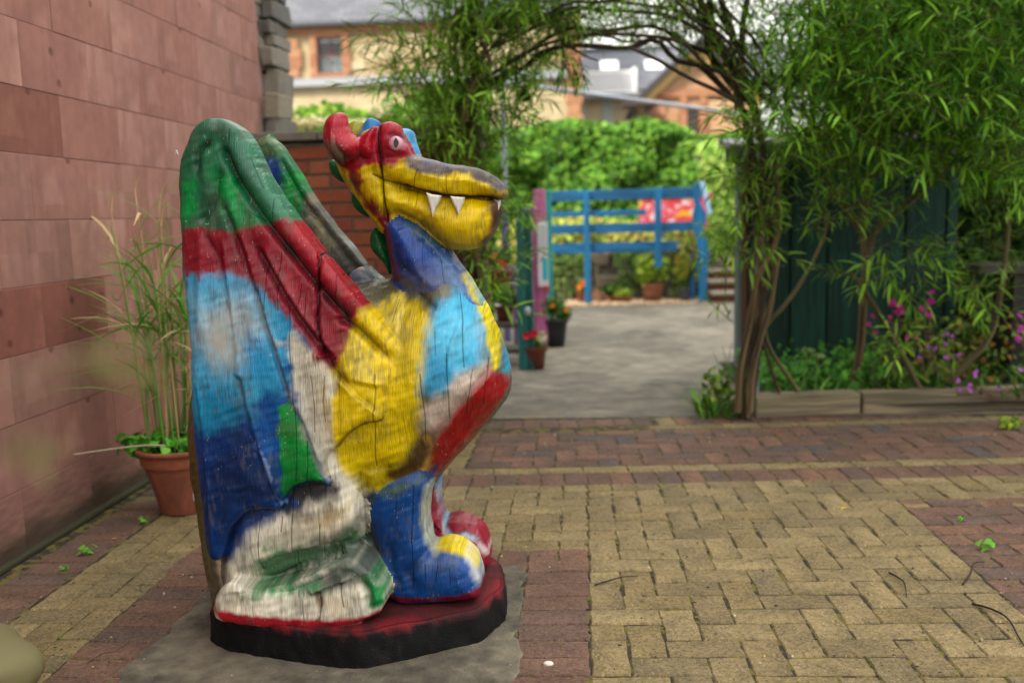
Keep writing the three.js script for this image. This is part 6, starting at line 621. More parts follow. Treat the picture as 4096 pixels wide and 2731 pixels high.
// left half of the arch
{ const t = thing('willow_arch', 'leafy living willow on the left of the arch, in front of the brick wall', 'willow tree');
  const trunk = [[-.6, 0, -5.2], [-.63, .5, -5.2], [-.66, .95, -5.2], [-.72, 1.35, -5.2], ...[[-0.586,1.805,-5.2],[-0.615,1.954,-5.2],[-0.609,2.142,-5.2],[-0.57,2.294,-5.2]]];
  for (let i = 0; i < 6; i++) mesh('trunk', tube(wander(trunk.map(([x, y, z]) => [x + .05 * Math.cos(i * 1.1), y, z + .06 * Math.sin(i * 1.1)]), i + 3, .1), .024, .010, 18, 7, .3), i % 2 ? barkDark : barkTan, t);
  mesh('branch', tube([[-0.603,1.625,-5.05],[-0.582,1.754,-5.05],[-0.534,1.84,-5.05],[-0.47,1.894,-5.05],[-0.464,1.926,-5.05],[-0.488,1.99,-5.05],[-0.519,2.063,-5.05],[-0.524,2.158,-5.05]], .018, .010, 16, 7, .3), barkTan, t);
  mesh('branch', tube([[-0.698,1.525,-5.2],[-0.659,1.641,-5.2],[-0.587,1.755,-5.2],[-0.534,1.803,-5.2],[-0.448,1.849,-5.2],[-0.328,1.911,-5.2]], .030, .020, 14, 7, .3), barkDark, t);
  shoots(t, [...scatter([[-0.973,2.412,-5.2],[-0.802,2.027,-5.2],[-1.006,1.899,-5.2],[-1.022,1.798,-5.2],[-0.873,1.713,-5.2],[-0.821,1.528,-5.2],[-0.852,1.321,-5.2],[-0.771,1.272,-5.2],[-0.557,1.289,-5.2],[-0.386,1.514,-5.2],[-0.344,1.785,-5.2],[-0.121,2.001,-5.2],[-0.001,2.369,-5.2]], 330, -5.65, -4.85, any, .16, .34), ...scatter([[-0.915,2.409,-5.2],[-0.74,2.136,-5.2],[-0.866,1.871,-5.2],[-0.783,1.595,-5.2],[-0.555,1.358,-5.2],[-0.43,1.63,-5.2],[-0.236,1.983,-5.2],[-0.114,2.374,-5.2]], 130, -5.5, -5.1, any, .14, .28),
    ...scatter([[-0.791,1.365,-5.2],[-0.531,1.358,-5.2],[-0.371,1.191,-5.2],[-0.389,0.981,-5.2],[-0.566,0.986,-5.2],[-0.607,1.197,-5.2],[-0.769,1.318,-5.2]], 70, -5.4, -5.0, any, .12, .26), ...scatter([[-0.662,0.988,-5.2],[-0.424,0.982,-5.2],[-0.421,0.65,-5.2],[-0.601,0.654,-5.2]], 34, -5.4, -5.0, () => V(rr(-.6, 1), rr(-.2, .8), rr(-.2, .8)), .12, .26),
    ...scatter([[-1.044,2.103,-5.2],[-0.798,2.138,-5.2],[-0.812,1.756,-5.2],[-1.032,1.855,-5.2]], 16, -5.2, -4.9, () => V(-1, rr(-.3, .5), rr(-.3, .5)), .14, .26), ...scatter([[-0.389,1.854,-5.2],[-0.216,1.826,-5.2],[-0.279,1.602,-5.2],[-0.396,1.583,-5.2]], 10, -5.2, -5, () => V(rr(-.2, 1), rr(-.8, .4), .3), .1, .2)], wGreens, .1);
  // hanging willow under the arch
  shoots(t, [...scatter([[-0.217,1.972,-5.2],[0.01,1.972,-5.2],[0,1.915,-5.2],[-0.193,1.922,-5.2]], 18, -5.3, -5.1, () => V(rr(-.4, .5), -1, .1), .08, .16)], wDark, .08); }
// right half: the thick bundle of stems, the arch rods and the canopy
{ const t = thing('willow_arch', 'tall willow bundle at the right foot of the arch carrying the large leafy canopy', 'willow tree');
  const B = [[0.861,0.018,-5.2],[0.881,0.198,-5.2],[0.915,0.459,-5.2],[0.938,0.665,-5.2],[0.962,0.869,-5.2],[0.96,1.071,-5.2],[0.929,1.273,-5.2],[0.908,1.472,-5.2],[0.86,1.689,-5.2],[0.794,1.87,-5.2],[0.72,2.033,-5.2],[0.638,2.212,-5.2],[0.573,2.341,-5.2]];
  for (let i = 0; i < 7; i++) mesh('trunk', tube(wander(B.map(([x, y, z], k) => [x + (.014 + .026 * Math.min(1, k / 3)) * Math.cos(i * .9 + k * .25), y, z + (.02 + .03 * Math.min(1, k / 3)) * Math.sin(i * .9 + k * .25)]), i + 20, .06), i === 0 ? .022 : rr(.011, .019), .010, 30, 7, .35), [barkDark, barkTan, barkDark, barkTan, barkTan, barkDark, barkTan][i], t);
  mesh('trunk', tube([[0.809,0.061,-5.1],[0.823,0.319,-5.1],[0.877,0.574,-5.1],[0.905,0.775,-5.1],[0.992,0.933,-5.1],[1.015,1.051,-5.1],[1.009,1.189,-5.1],[0.988,1.365,-5.1]], .018, .013, 18, 7, .35), barkTan, t);
  mesh('trunk', tube([[0.875,0.06,-5.1],[0.889,0.267,-5.1],[0.927,0.451,-5.1],[0.966,0.593,-5.1],[0.994,0.743,-5.1],[1.02,0.902,-5.1]], .014, .010, 14, 7, .3), barkTan, t);
  const arch = [[0.877,1.623,-5.2],[0.754,1.754,-5.2],[0.63,1.851,-5.2],[0.507,1.941,-5.2],[0.384,2.002,-5.2],[0.259,1.995,-5.2],[0.094,2.017,-5.2],[-0.032,2.01,-5.2],[-0.192,1.967,-5.2],[-0.328,1.911,-5.2],[-0.448,1.849,-5.2],[-0.534,1.803,-5.2]];
  for (const [dx, dy, dz, n, r] of [[0, 0, 0, 1, .015], [0, .03, .12, 2, .011], [.02, .10, -.1, 3, .013], [.0, .16, .1, 4, .011], [.02, .22, -.05, 5, .010], [0, .28, .06, 6, .010], [.03, .06, -.22, 7, .009], [.02, .34, .12, 8, .009], [.02, .19, .2, 9, .009]]) mesh('branch', tube(wander(arch.map(([x, y, z], i) => [x + dx + dy * .25 * (i < 5 ? 1 : -.6), y + dy * (.5 + .5 * Math.sin(i / 11 * Math.PI)), z + dz]), n * 7, .07), r, r * .75, 26, 6, .25), n % 3 ? barkDark : bark('#4a3c30'), t);
  mesh('branch', tube([[0.249,1.954,-5],[0.368,1.899,-5],[0.448,1.853,-5],[0.55,1.791,-5],[0.685,1.727,-5],[0.804,1.653,-5]], .010, .012, 12, 6, .2), barkDark, t);
  mesh('branch', tube([[-0.088,2.015,-5.1],[-0.007,1.956,-5.1],[0.042,1.93,-5.1],[0.091,1.913,-5.1]], .008, .004, 8, 5), barkDark, t);
  for (const p of [[[0.86,1.689,-5.2],[0.835,1.884,-5.2],[0.842,2.084,-5.2],[0.873,2.249,-5.2]], [[0.852,1.734,-5.3],[0.684,1.962,-5.3],[0.667,2.134,-5.3],[0.7,2.295,-5.3]], [[0.746,1.864,-5.15],[0.786,1.998,-5.15],[0.737,2.15,-5.15],[0.705,2.261,-5.15]]]) mesh('branch', tube(p, .024, .014, 12, 7, .3), barkDark, t);
  // canopy over the arch
  shoots(t, scatter([[-0.339,2.449,-5.2],[-0.324,2.119,-5.2],[-0.098,2,-5.2],[0.153,2.067,-5.2],[0.379,2.092,-5.2],[0.648,2.015,-5.2],[0.693,2.079,-5.2],[0.736,2.402,-5.2]], 270, -5.6, -5.0, any, .12, .26), wGreens, .075);
  shoots(t, scatter([[0.515,2.347,-5.2],[0.692,2.123,-5.2],[0.894,1.786,-5.2],[1.051,1.758,-5.2],[1.113,2.062,-5.2],[1.044,2.324,-5.2]], 90, -5.5, -5.0, any, .12, .26), wGreens, .08);
  shoots(t, [...scatter([[0.774,1.679,-5],[1.009,1.84,-5],[1.13,2.314,-5],[2.283,2.263,-5],[2.331,1.224,-5],[2.079,1.274,-5],[1.828,1.239,-5],[1.55,1.333,-5],[1.338,1.274,-5],[1.122,1.324,-5],[0.928,1.308,-5],[0.775,1.529,-5]], 560, -5.5, -4.55, any, .18, .36), ...scatter([[1.088,2.01,-5.4],[1.311,2.404,-5.4],[2.553,2.349,-5.4],[2.605,1.275,-5.4],[2.244,1.308,-5.4],[1.79,1.299,-5.4],[1.211,1.432,-5.4]], 560, -6.3, -5.3, any, .18, .36)], wDark.concat(wGreens.slice(0, 3)), .12);
  shoots(t, [...scatter([[0.688,1.682,-5],[0.796,1.678,-5],[0.929,1.264,-5],[0.953,0.956,-5],[0.8,0.826,-5],[0.755,1.203,-5]], 52, -5.3, -4.9, () => V(rr(-.8, .8), rr(-.8, .5), rr(-.1, .7)), .12, .24), ...scatter([[0.668,0.963,-5],[0.799,1.136,-5],[0.846,0.6,-5],[0.78,0.511,-5]], 14, -5.2, -4.95, () => V(rr(-1, .2), rr(-.5, .8), .3), .12, .22)], wGreens, .088);
  shoots(t, scatter([[1.293,2.157,-5.5],[1.821,2.181,-5.5],[1.841,1.466,-5.5],[1.351,1.481,-5.5]], 130, -6.2, -5.2, any, .16, .34), wDark, .11);
  shoots(t, scatter([[-0.327,2.009,-5.2],[-0.095,2.143,-5.2],[0.335,2.192,-5.2],[0.693,2.101,-5.2],[0.827,1.877,-5.2],[0.693,1.926,-5.2],[0.514,2.009,-5.2],[0.153,2.023,-5.2],[-0.098,1.978,-5.2]], 170, -5.5, -5.0, any, .1, .2), wGreens, .062, .018);
  // canopy above and towards the viewer, out of the frame: shades the bed
  shoots(t, Array.from({ length: 420 }, () => [V(rr(.6, 4.4), rr(2.35, 3.6), rr(-6.4, -3.9)), any(), rr(.25, .45)]), wDark, .11, .03);
}
// single willow stems rising from the bed
function stem(label, routes, sprays) { const t = thing('young_willow', label, 'willow stem', [0, 0, 0], undefined); for (const [p, r0, r1, m] of routes) mesh('stem', tube(p, r0, r1, 16, 7, .25), m, t); if (sprays) for (const [poly, n, z0, z1, dir, l] of sprays) shoots(t, scatter(poly, n, z0, z1, dir, .1, .24), wGreens, l ?? .1, .022); return t; }
stem('slender olive willow rod bowing from the trunk bundle across the green shed', [[[[1.184,0.113,-5.35],[1.131,0.2,-5.35],[1.046,0.32,-5.35],[0.993,0.449,-5.35],[1.003,0.502,-5.35],[1.085,0.586,-5.35],[1.177,0.711,-5.35],[1.247,0.835,-5.35],[1.306,0.979,-5.35],[1.325,1.082,-5.35]], .013, .009, barkGreen], [[[1.065,0.124,-5.3],[1.027,0.242,-5.3],[0.99,0.36,-5.3],[0.963,0.435,-5.3]], .009, .008, barkRed]], [[[[1.058,1.239,-5.2],[1.186,1.265,-5.2],[1.383,1.23,-5.2],[1.445,1.079,-5.2],[1.368,1.001,-5.2],[1.25,0.964,-5.2],[1.11,1.007,-5.2]], 28, -5.3, -5.0, any, .085]]);
stem('forked willow trunk in the middle of the bed before the shed', [[[[1.54,0.039,-5.6],[1.564,0.196,-5.6],[1.587,0.375,-5.6],[1.595,0.507,-5.6],[1.597,0.672,-5.6],[1.604,0.836,-5.6],[1.585,0.988,-5.6],[1.597,1.138,-5.6],[1.635,1.318,-5.6]], .026, .018, barkTan], [[[1.602,0.923,-5.6],[1.684,1.028,-5.6],[1.808,1.122,-5.6],[1.94,1.246,-5.6],[2.061,1.359,-5.6]], .020, .012, barkGreen], [[[1.585,0.977,-5.6],[1.524,1.076,-5.6],[1.437,1.196,-5.6],[1.361,1.316,-5.6]], .022, .014, barkTan], [[[1.6,0.817,-5.55],[1.648,1.03,-5.55],[1.677,1.136,-5.55]], .010, .008, barkTan]], [[[[1.293,1.269,-5.4],[1.436,1.234,-5.4],[1.548,1.22,-5.4],[1.721,1.195,-5.4],[1.643,1.084,-5.4],[1.521,1.076,-5.4],[1.387,1.142,-5.4]], 22, -5.6, -5.3, any, .085]]);
stem('willow rod leaning left from the bed, crossing the forked trunk', [[[[1.881,0.086,-5.45],[1.815,0.217,-5.45],[1.728,0.37,-5.45],[1.651,0.512,-5.45],[1.586,0.62,-5.45],[1.522,0.717,-5.45],[1.474,0.772,-5.45]], .020, .014, barkGreen]], [[[[1.545,0.964,-5.3],[1.646,0.962,-5.3],[1.847,0.896,-5.3],[1.859,0.824,-5.3],[1.753,0.682,-5.3],[1.603,0.643,-5.3],[1.55,0.748,-5.3]], 26, -5.4, -5.1, () => V(rr(-.6, 1), rr(-.7, .5), rr(0, .6)), .11], [[[1.418,0.792,-5.3],[1.479,0.781,-5.3],[1.48,0.739,-5.3],[1.419,0.751,-5.3]], 3, -5.4, -5.3, () => V(-1, .2, .2), .09], [[[1.619,0.413,-5.3],[1.71,0.412,-5.3],[1.734,0.275,-5.3],[1.622,0.276,-5.3]], 12, -5.4, -5.2, any, .09]]);
stem('curved willow rod sweeping up at the right edge of the bed', [[[[2.055,0.129,-5.5],[2.135,0.237,-5.5],[2.225,0.334,-5.5],[2.282,0.463,-5.5],[2.307,0.612,-5.5],[2.322,0.761,-5.5],[2.332,0.887,-5.5],[2.336,1.055,-5.5]], .019, .014, barkGreen], [[[2.31,0.548,-5.5],[2.355,0.451,-5.5],[2.408,0.407,-5.5]], .006, .004, barkGreen]], [[[[1.915,0.945,-5.3],[1.995,0.923,-5.3],[2.019,0.779,-5.3],[2.142,0.674,-5.3],[2.18,0.467,-5.3],[2.09,0.468,-5.3],[1.947,0.575,-5.3],[1.902,0.72,-5.3]], 28, -5.4, -5.1, () => V(rr(-.8, .8), rr(-.6, .6), rr(0, .6)), .105], [[[2.105,1.143,-5.4],[2.364,1.238,-5.4],[2.381,0.828,-5.4],[2.278,0.809,-5.4],[2.173,0.915,-5.4]], 28, -5.6, -5.2, any, .09]]);
// downpipe-like metal post beside the trunk
{ const t = thing('metal_post', 'slim grey metal post standing among the willow stems at the sleeper end', 'post'), p = [[0.949,0.105,-5.35],[0.942,0.278,-5.35],[0.911,1.092,-5.35],[0.908,1.278,-5.35]]; mesh('post', tube([[p[0][0], .02, -5.35], [p[0][0] + .005, .5, -5.35], [p[0][0] - .0, 1.45, -5.35]], .013, .013, 4, 8), mat('#a8adb2', { roughness: .4, metalness: .5 }), t); }

// ---------- bed plants ----------
const bladeG = leafGeo(1, .07, .5, 5, .3);
function tuft(parent, n, x0, x1, z0, z1, y, h0, h1, pal, w = 1, name = 'blades') { const ms = [], cs = []; for (let i = 0; i < n; i++) { const s = rr(h0, h1); ms.push(M4(V(rr(x0, x1), y, rr(z0, z1)), upright(V(rr(-.6, .6), rr(.8, 1.6), rr(-.5, .6)), rr(-.5, .5)), V(s * w, s, s))); cs.push(pick(pal).clone().multiplyScalar(rr(.7, 1.2))); } return copies(name, bladeG, ivyM, ms, parent, cs); }
{ const t = thing('bed_groundcover', 'low green weeds and groundcover filling the bed behind the sleepers', 'ground cover'); t.userData.kind = 'stuff'; delete t.userData.category; t.userData.category = 'ground cover';
  tuft(t, 520, .95, 3.4, -6.4, -5.36, .05, .08, .22, greens(['#3f7426', '#54882e', '#2f5e20', '#6a962f']), 2.4);
  const ms = [], cs = []; for (let i = 0; i < 1900; i++) { const x = rr(1.0, 3.6), z = rr(-6.5, -5.38) - (x - .9) * .08, y = .06 + Math.pow(rnd(), 1.5) * (x > 2 ? .42 : .2); ms.push(M4(V(x, y, z), look(V(rr(-.8, .8), rr(.1, 1), rr(0, 1)), rr(0, 6)), rr(.02, .05))); cs.push(pick(x > 1.9 ? greens(['#5f7a24', '#4b6a1e', '#7a8a2e', '#8a6a30', '#3f5a1c']) : greens(['#4b8a2a', '#3a7024', '#5f9a30'])).clone().multiplyScalar(rr(.7, 1.2))); } copies('leaves', ivyG, ivyM, ms, t, cs); }
function campion(label, pts, hex, r, z, base) { const t = thing('pink_campion', label, 'flowering plant'); for (const [x, y] of pts) { const b = base[fl(rnd() * base.length)]; mesh('stem', tube([[b, .06, z - .02], [lerp(b, x, .6), y * .55, z], [x, y, z]], .0028, .0014, 5, 5), mat('#6a4a3a'), t); } flowers(t, pts.map(([x, y]) => [x, y, z]), hex, r); tuft(t, 14, Math.min(...base) - .05, Math.max(...base) + .05, z - .05, z + .05, .05, .1, .2, mid, 1.6, 'leaves'); return t; }
campion('deep pink campion cluster against the shed just right of the forked trunk', [[1.743,0.592,-5.55],[1.77,0.564,-5.55],[1.786,0.569,-5.55],[1.771,0.537,-5.55],[1.738,0.581,-5.55],[1.786,0.542,-5.55]], '#d0349c', .016, -5.55, [1.78]);
campion('deep pink campion cluster before the right boards of the shed', [[1.902,0.551,-5.55],[1.913,0.534,-5.55],[1.939,0.523,-5.55],[1.891,0.556,-5.55],[1.949,0.647,-5.55],[1.951,0.591,-5.55]], '#c832a0', .016, -5.55, [1.95, 2.0]);
campion('scattered pink campion blooms low beside the forked trunk', [[1.619,0.518,-5.5],[1.594,0.475,-5.5],[1.637,0.425,-5.5],[1.714,0.51,-5.5],[1.688,0.484,-5.5],[1.811,0.395,-5.5],[1.86,0.392,-5.5]], '#c63a92', .0125, -5.5, [1.62, 1.75, 1.85]);
campion('pale lilac wildflowers low in the bed towards the right', [[1.991,0.409,-5.45],[2.006,0.42,-5.45],[2.038,0.403,-5.45],[1.941,0.34,-5.45],[1.91,0.346,-5.45],[2.072,0.3,-5.45],[2.005,0.285,-5.45],[1.865,0.29,-5.45],[1.998,0.366,-5.45]], '#b65cc0', .011, -5.45, [2.0, 2.1, 2.2]);
campion('lilac wildflowers hanging over the sleeper at the right', [[2.117,0.224,-5.32],[2.115,0.203,-5.32],[2.03,0.177,-5.32],[2.034,0.128,-5.32],[2.089,0.15,-5.32],[2.092,0.123,-5.32],[2.241,0.132,-5.32],[2.352,0.231,-5.32]], '#c46ad6', .011, -5.32, [2.25, 2.45]);
campion('pink wildflowers at the far right edge of the bed', [[2.414,0.509,-5.5],[2.428,0.422,-5.5],[2.436,0.438,-5.5],[2.42,0.374,-5.5],[2.409,0.385,-5.5]], '#c44cb4', .014, -5.5, [2.75, 2.8]);
{ const t = thing('cow_parsley', 'two pale green umbel heads rising from the bed near the trunk bundle', 'plant'); for (const [x, y] of [[1.246,0.318,-5.45],[1.31,0.285,-5.45]]) { mesh('stem', tube([[x - .03, .05, -5.45], [x - .01, y * .6, -5.45], [x, y, -5.45]], .004, .003, 5, 5), mat('#5c7a34'), t); for (let k = 0; k < 14; k++) { const a = rr(0, 6.3), q = rr(.01, .04); mesh('umbel_ray', tube([[x, y, -5.45], [x + q * Math.cos(a), y + .02, -5.45 + q * Math.sin(a)]], .0012, .001, 2, 3), mat('#7f9a50'), t); } bush(t, x, y + .022, -5.45, .045, .014, .045, 60, .01, greens(['#8fa860', '#a3b878'])); } }
{ const t = thing('weed_clump', 'bushy green weeds at the foot of the trunk bundle on the path side', 'weeds'); const c = [[0.732,-5.293]][0]; tuft(t, 120, c[0] - .12, c[0] + .12, c[1] - .1, c[1] + .1, 0, .06, .2, greens(['#5f9a34', '#7aae40', '#4a8028', '#8a6a40']), 1.6); for (let k = 0; k < 5; k++) { const x = c[0] + rr(-.08, .08), h = rr(.25, .42); mesh('stem', tube([[x, 0, c[1]], [x + rr(-.03, .03), h * .6, c[1]], [x + rr(-.05, .05), h, c[1]]], .003, .0015, 5, 4), mat('#6a7a44'), t); } bush(t, c[0], .16, c[1], .1, .14, .07, 130, .03, lime.concat(mid)); }
{ const t = thing('weed_clump', 'small weeds growing on the paving at the far right by the sleeper', 'weeds'), c = [[2.129,-4.909]][0]; bush(t, c[0], .03, c[1], .06, .04, .05, 60, .025, lime); }
for (const [px, lab, s] of [[[[-1.741,-3.091]][0], 'small green seedling in a paving joint near the red wall', 1], [[[-1.743,-2.947]][0], 'tiny green seedling close to the red wall', .5], [[[-1.697,-3.432]][0], 'green seedling in front of the tall grass pot', .8], [[[1.31,-3.152]][0], 'yellow green seedling by the red panel of paving at the right', 1], [[[1.342,-3.446]][0], 'tiny green seedling on the corner of the red paving panel', .5]]) { const t = thing('seedling', lab, 'seedling', [px[0], 0, px[1]]); const m = leafMat('#6fae3a'); for (let k = 0; k < 7; k++) { const o = mesh('leaf', ivyG, m, t, [rr(-.012, .012) * s, (.012 + .008 * k * .5) * s, rr(-.01, .01) * s]); const a = k * 2.4; o.quaternion.copy(look(V(Math.cos(a) * .7, 1, Math.sin(a) * .7), a)); o.scale.setScalar(.026 * s * rr(.7, 1.2)); o.position.x += Math.cos(a) * .016 * s; o.position.z += Math.sin(a) * .016 * s; mesh('stalk', tube([[0, 0, 0], [o.position.x, o.position.y, o.position.z]], .0012, .001, 2, 4), m, t); } }

// ---------- tall grass in the terracotta pot by the wall ----------
{ const t = thing('terracotta_pot', 'large terracotta pot of tall reedy grass between the red wall and the dragon', 'plant pot', [-1.61, 0, -3.6]); t.scale.setScalar(1.12);
  const P = [[0, 0], [.07, 0], [.078, .006], [.098, .09], [.118, .16], [.124, .178], [.133, .182], [.136, .215], [.137, .222], [.15, .226], [.152, .238], [.146, .243], [.132, .24], [.126, .22], [0, .215]].map(([x, y]) => new THREE.Vector2(x, y)); mesh('pot', new THREE.LatheGeometry(P, 48), terra('#b5694c'), t); const s = new THREE.CircleGeometry(.126, 24); s.rotateX(-Math.PI / 2); s.translate(0, .222, 0); mesh('soil', s, soilM, t);
  const dry = mat('#b89a6a', { roughness: .8 }), grn = mat('#5c8a30', { roughness: .7 }), blade = leafMat('#5f9a36'), blade2 = leafMat('#c0a878');
  for (let i = 0; i < 42; i++) { const a = rr(0, 6.3), q = .11 * Math.sqrt(rnd()), x = q * Math.cos(a), z = q * Math.sin(a), h = rr(.42, .9), lx = x * 1.5 + rr(-.05, .09), isDry = rnd() < .5; mesh('stalk', tube([[x, .2, z], [lerp(x, lx, .5), .2 + h * .55, z], [lx, .2 + h, z * 1.2]], rr(.0028, .005), .0014, 6, 5), isDry ? dry : grn, t);
    const nb = isDry ? 2 : 5; for (let k = 0; k < nb; k++) { const y = .2 + h * rr(.35, .95), dir = V(rr(-1, .7), rr(.6, 1.6), rr(-.6, .8)), L = rr(.12, .32), o = mesh('leaf', leafGeo(L, rr(.009, .015), rr(.5, 1.1), 6, .25), isDry ? blade2 : blade, t, [lerp(x, lx, (y - .2) / h), y, z]); o.quaternion.copy(upright(dir, rr(-.4, .4))); }
    if (isDry && h > .8) { const o = mesh('seed_head', tube([[lx, .2 + h, z * 1.2], [lx + rr(-.01, .02), .26 + h, z * 1.2], [lx + rr(0, .05), .3 + h, z * 1.2]], .004, .0015, 4, 4, .5), dry, t); } }
  // long arching leaves to the left
  for (const p of [[[-1.659,0.864,-3.55],[-1.693,0.931,-3.55],[-1.727,0.979,-3.55],[-1.791,0.995,-3.55],[-1.9,0.977,-3.55]], [[-1.645,0.93,-3.55],[-1.675,0.981,-3.55],[-1.75,0.907,-3.55],[-1.79,0.85,-3.55],[-1.825,0.887,-3.55]], [[-1.615,0.705,-3.6],[-1.683,0.732,-3.6],[-1.788,0.739,-3.6],[-1.861,0.718,-3.6],[-1.945,0.659,-3.6],[-1.969,0.59,-3.6]], [[-1.597,1.062,-3.55],[-1.672,1.03,-3.55],[-1.744,0.982,-3.55],[-1.783,0.933,-3.55]]]) { const c = new THREE.CatmullRomCurve3(p.map((q) => V((q[0] + 1.61) / 1.12, q[1] / 1.12, (q[2] + 3.6) / 1.12))), pos = [], idx = []; for (let i = 0; i <= 14; i++) { const u = i / 14, q = c.getPoint(u), w = .0055 * (1 - u * u); pos.push(q.x - .001, q.y - w, q.z, q.x, q.y, q.z + .002, q.x + .001, q.y + w, q.z); if (i) for (const k of [0, 1]) { const a = (i - 1) * 3 + k; idx.push(a, a + 3, a + 1, a + 1, a + 3, a + 4); } } const g = new THREE.BufferGeometry(); g.setAttribute('position', new THREE.Float32BufferAttribute(pos, 3)); g.setIndex(idx); g.computeVertexNormals(); mesh('leaf', g, blade, t); }
  mesh('dry_stem', tube([[-2.066,0.253,-3.45],[-1.943,0.272,-3.45],[-1.803,0.29,-3.45],[-1.682,0.303,-3.45],[-1.597,0.302,-3.45]].map(([x, y, z]) => [(x + 1.61) / 1.12, y / 1.12, (z + 3.6) / 1.12]), .0035, .004, 8, 5), mat('#a89c84'), t);
  bush(t, 0, .25, .02, .13, .05, .1, 220, .032, greens(['#5fae34', '#4a9228', '#78bc44'])); bush(t, -.14, .26, .06, .07, .04, .05, 26, .042, greens(['#5aa02e', '#4a8c28'])); bush(t, .1, .32, .0, .06, .1, .06, 70, .04, greens(['#3f7a2a', '#356a24'])); }

// ---------- small things on the paving ----------
function twig(label, pts, r) { const t = thing('twig', label, 'twig'); mesh('stick', tube(pts, r, r * .5, 10, 5, .3), bark('#4a3a30'), t); return t; }
const tw = (a) => a.map(([x, z], i) => [x, .005 + .004 * ((i * 7) % 3), z]);
twig('thin straight twig lying on the paving beside the red strip', tw([[0.017,-2.823],[0.05,-2.841],[0.104,-2.869],[0.154,-2.899]]), .0028); twig('short curved twig on the yellow paving, right of centre', tw([[0.931,-2.933],[0.94,-2.89],[0.944,-2.838],[0.924,-2.748]]), .003); twig('branched dark twig by the red paving panel', tw([[1.117,-2.839],[1.165,-2.909],[1.216,-3.001],[1.254,-3.024]]), .003); twig('long curved dark twig at the lower right edge', tw([[1.088,-2.694],[1.117,-2.658],[1.136,-2.591],[1.123,-2.482],[1.109,-2.418]]), .0035); twig('thin pale straw near the bottom left corner', tw([[-1.311,-2.277],[-1.303,-2.292],[-1.285,-2.322],[-1.271,-2.348],[-1.255,-2.396]]), .0012);
{ const p = [[-0.106,-2.308]][0], g = new THREE.IcosahedronGeometry(.011, 2); g.scale(1.2, .6, .9); tag(mesh('pebble', g, mat('#cfc6bc'), scene, [p[0], .002, p[1]]), 'small white pebble on the red paving strip', 'pebble'); }
const petalG = leafGeo(.03, .012, .2, 3, .3);
for (const [p, c, l] of [[[[0.977,-3.599]][0], '#d8b820', 'small yellow fallen leaf in the middle of the yellow paving'], [[[1.103,-5.013]][0], '#d6a41e', 'yellow fallen leaf by the sleeper'], [[[0.827,-5.142]][0], '#d8921e', 'orange fallen leaf at the foot of the willow bundle'], [[[1.908,-4.271]][0], '#e0c024', 'yellow fallen leaf at the right edge'], [[[-1.713,-3.249]][0], '#d8b020', 'yellow petal near the red wall'], [[[0.963,-4.781]][0], '#c87a2a', 'orange brown leaf on the far red paving']]) { const o = tag(mesh('fallen_leaf', petalG, leafMat(c), scene, [p[0], .006, p[1]]), l, 'leaf'); o.rotation.y = rr(0, 6); }
{ const ms = [], cs = [], pal = greens(['#8a8070', '#b0a898', '#5a5048', '#7a5a4a', '#3f3a34', '#a89a52']); for (let i = 0; i < 420; i++) { const x = rr(-1.9, 2.6), z = rr(-5, -2.0), s = rr(.0015, .0045); ms.push(M4(V(x, .003, wz(x, z)), new THREE.Quaternion().setFromEuler(new THREE.Euler(rr(0, 3), rr(0, 3), 0)), V(s, s * .6, s * rr(.6, 1.6)))); cs.push(pick(pal)); } tag(copies('grit', new THREE.IcosahedronGeometry(1, 0), mat('#ffffff'), ms, null, cs), 'crumbs of grit scattered over the paving', 'grit'); }
// hanging feeder under the arch
{ const q = [[-0.29,1.757,-5.15],[-0.287,1.906,-5.15]], t = thing('hanging_feeder', 'small dark round feeder hanging on a thread under the willow arch', 'bird feeder', q[0]); const g = new THREE.SphereGeometry(.028, 14, 10), p = g.attributes.position; for (let i = 0; i < p.count; i++) { const n = 1 + .16 * (n3(p.getX(i) * 60, p.getY(i) * 60, p.getZ(i) * 60) - .5); p.setXYZ(i, p.getX(i) * n, p.getY(i) * n * 1.2, p.getZ(i) * n); } g.computeVertexNormals(); mesh('husk', g, mat('#3a332a', { map: T.blotch, roughness: 1 }), t); mesh('thread', tube([[0, .03, 0], [q[1][0] - q[0][0], q[1][1] - q[0][1], 0]], .0012, .0012, 2, 4), mat('#55504a'), t); }

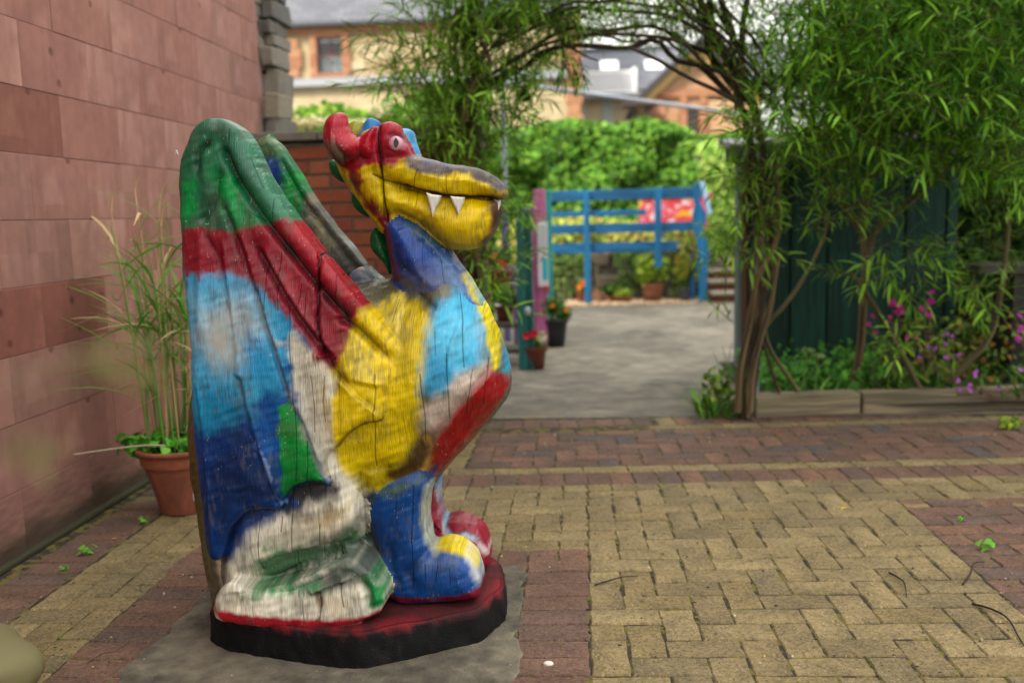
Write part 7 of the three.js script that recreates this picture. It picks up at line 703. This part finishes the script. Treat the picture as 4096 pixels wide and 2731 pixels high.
// ---------- close to the camera, out of focus ----------
{ const t = thing('canvas_bag', 'smooth olive khaki canvas bag cut off by the bottom left corner', 'bag'); const q = [[-1.54,-0.15,-2.1]][0], g = new THREE.SphereGeometry(1, 40, 28), p = g.attributes.position; for (let i = 0; i < p.count; i++) { const v = V().fromBufferAttribute(p, i), n = 1 + .10 * Math.sin(v.x * 5 + v.z * 3) * (1 - v.y * v.y) + .14 * (n3(v.x * 2 + 5, v.y * 2, v.z * 2) - .5); p.setXYZ(i, v.x * .24 * n, Math.max(-.075, v.y * .085 * n), v.z * .2 * n); } g.computeVertexNormals(); const o = mesh('bag', g, mat('#6a6340', { roughness: .8 }), t); o.position.set(q[0] - .035, .075, -2.09); o.rotation.y = -.5;
  mesh('seam', tube([[-.2, .07, .06], [-.06, .088, .1], [.1, .075, .12], [.2, .03, .12]].map(([x, y, z]) => [x + q[0] - .035, y + .075, z - 2.09]), .004, .004, 8, 5), mat('#6d6540'), t); }
{ // dry grass stalks standing just in front of the lens
  const t = thing('dry_grass', 'blurred pale dry grass heads close in front of the camera', 'grass'), m = leafMat('#cdb89a', { transmission: .4 }), m2 = leafMat('#84804e', { transmission: .4 });
  const heads = [[[[-0.195,1.076,-0.5]][0], m, 1.25], [[[-0.241,1.054,-0.5]][0], m2, .8], [[[-0.239,1.065,-0.45]][0], m2, .9], [[[-0.283,1.025,-0.45]][0], m2, 1.1], [[[-0.247,1.071,-0.5]][0], m2, .6]];
  for (const [p, mm, s] of heads) { mesh('stalk', tube([[-.62 + rr(-.03, .03), 0, -.42], [-.5, p[1] * .8, -.46], [lerp(-.5, p[0], .55), p[1] - .03, lerp(-.46, p[2], .6)], p], .0007, .0005, 14, 4), mm, t); for (let k = 0; k < 16; k++) { const o = mesh('spikelet', leafGeo(.013 * s, .0036 * s, .2, 3, .4), mm, t, [p[0] + rr(-.009, .009) * s, p[1] + rr(-.008, .008) * s, p[2] + rr(-.004, .004)]); o.quaternion.copy(upright(V(rr(-.2, 1), rr(-.6, .6), rr(-.4, .4)), rr(-1, 1))); } } }

renderer.render(scene, camera);
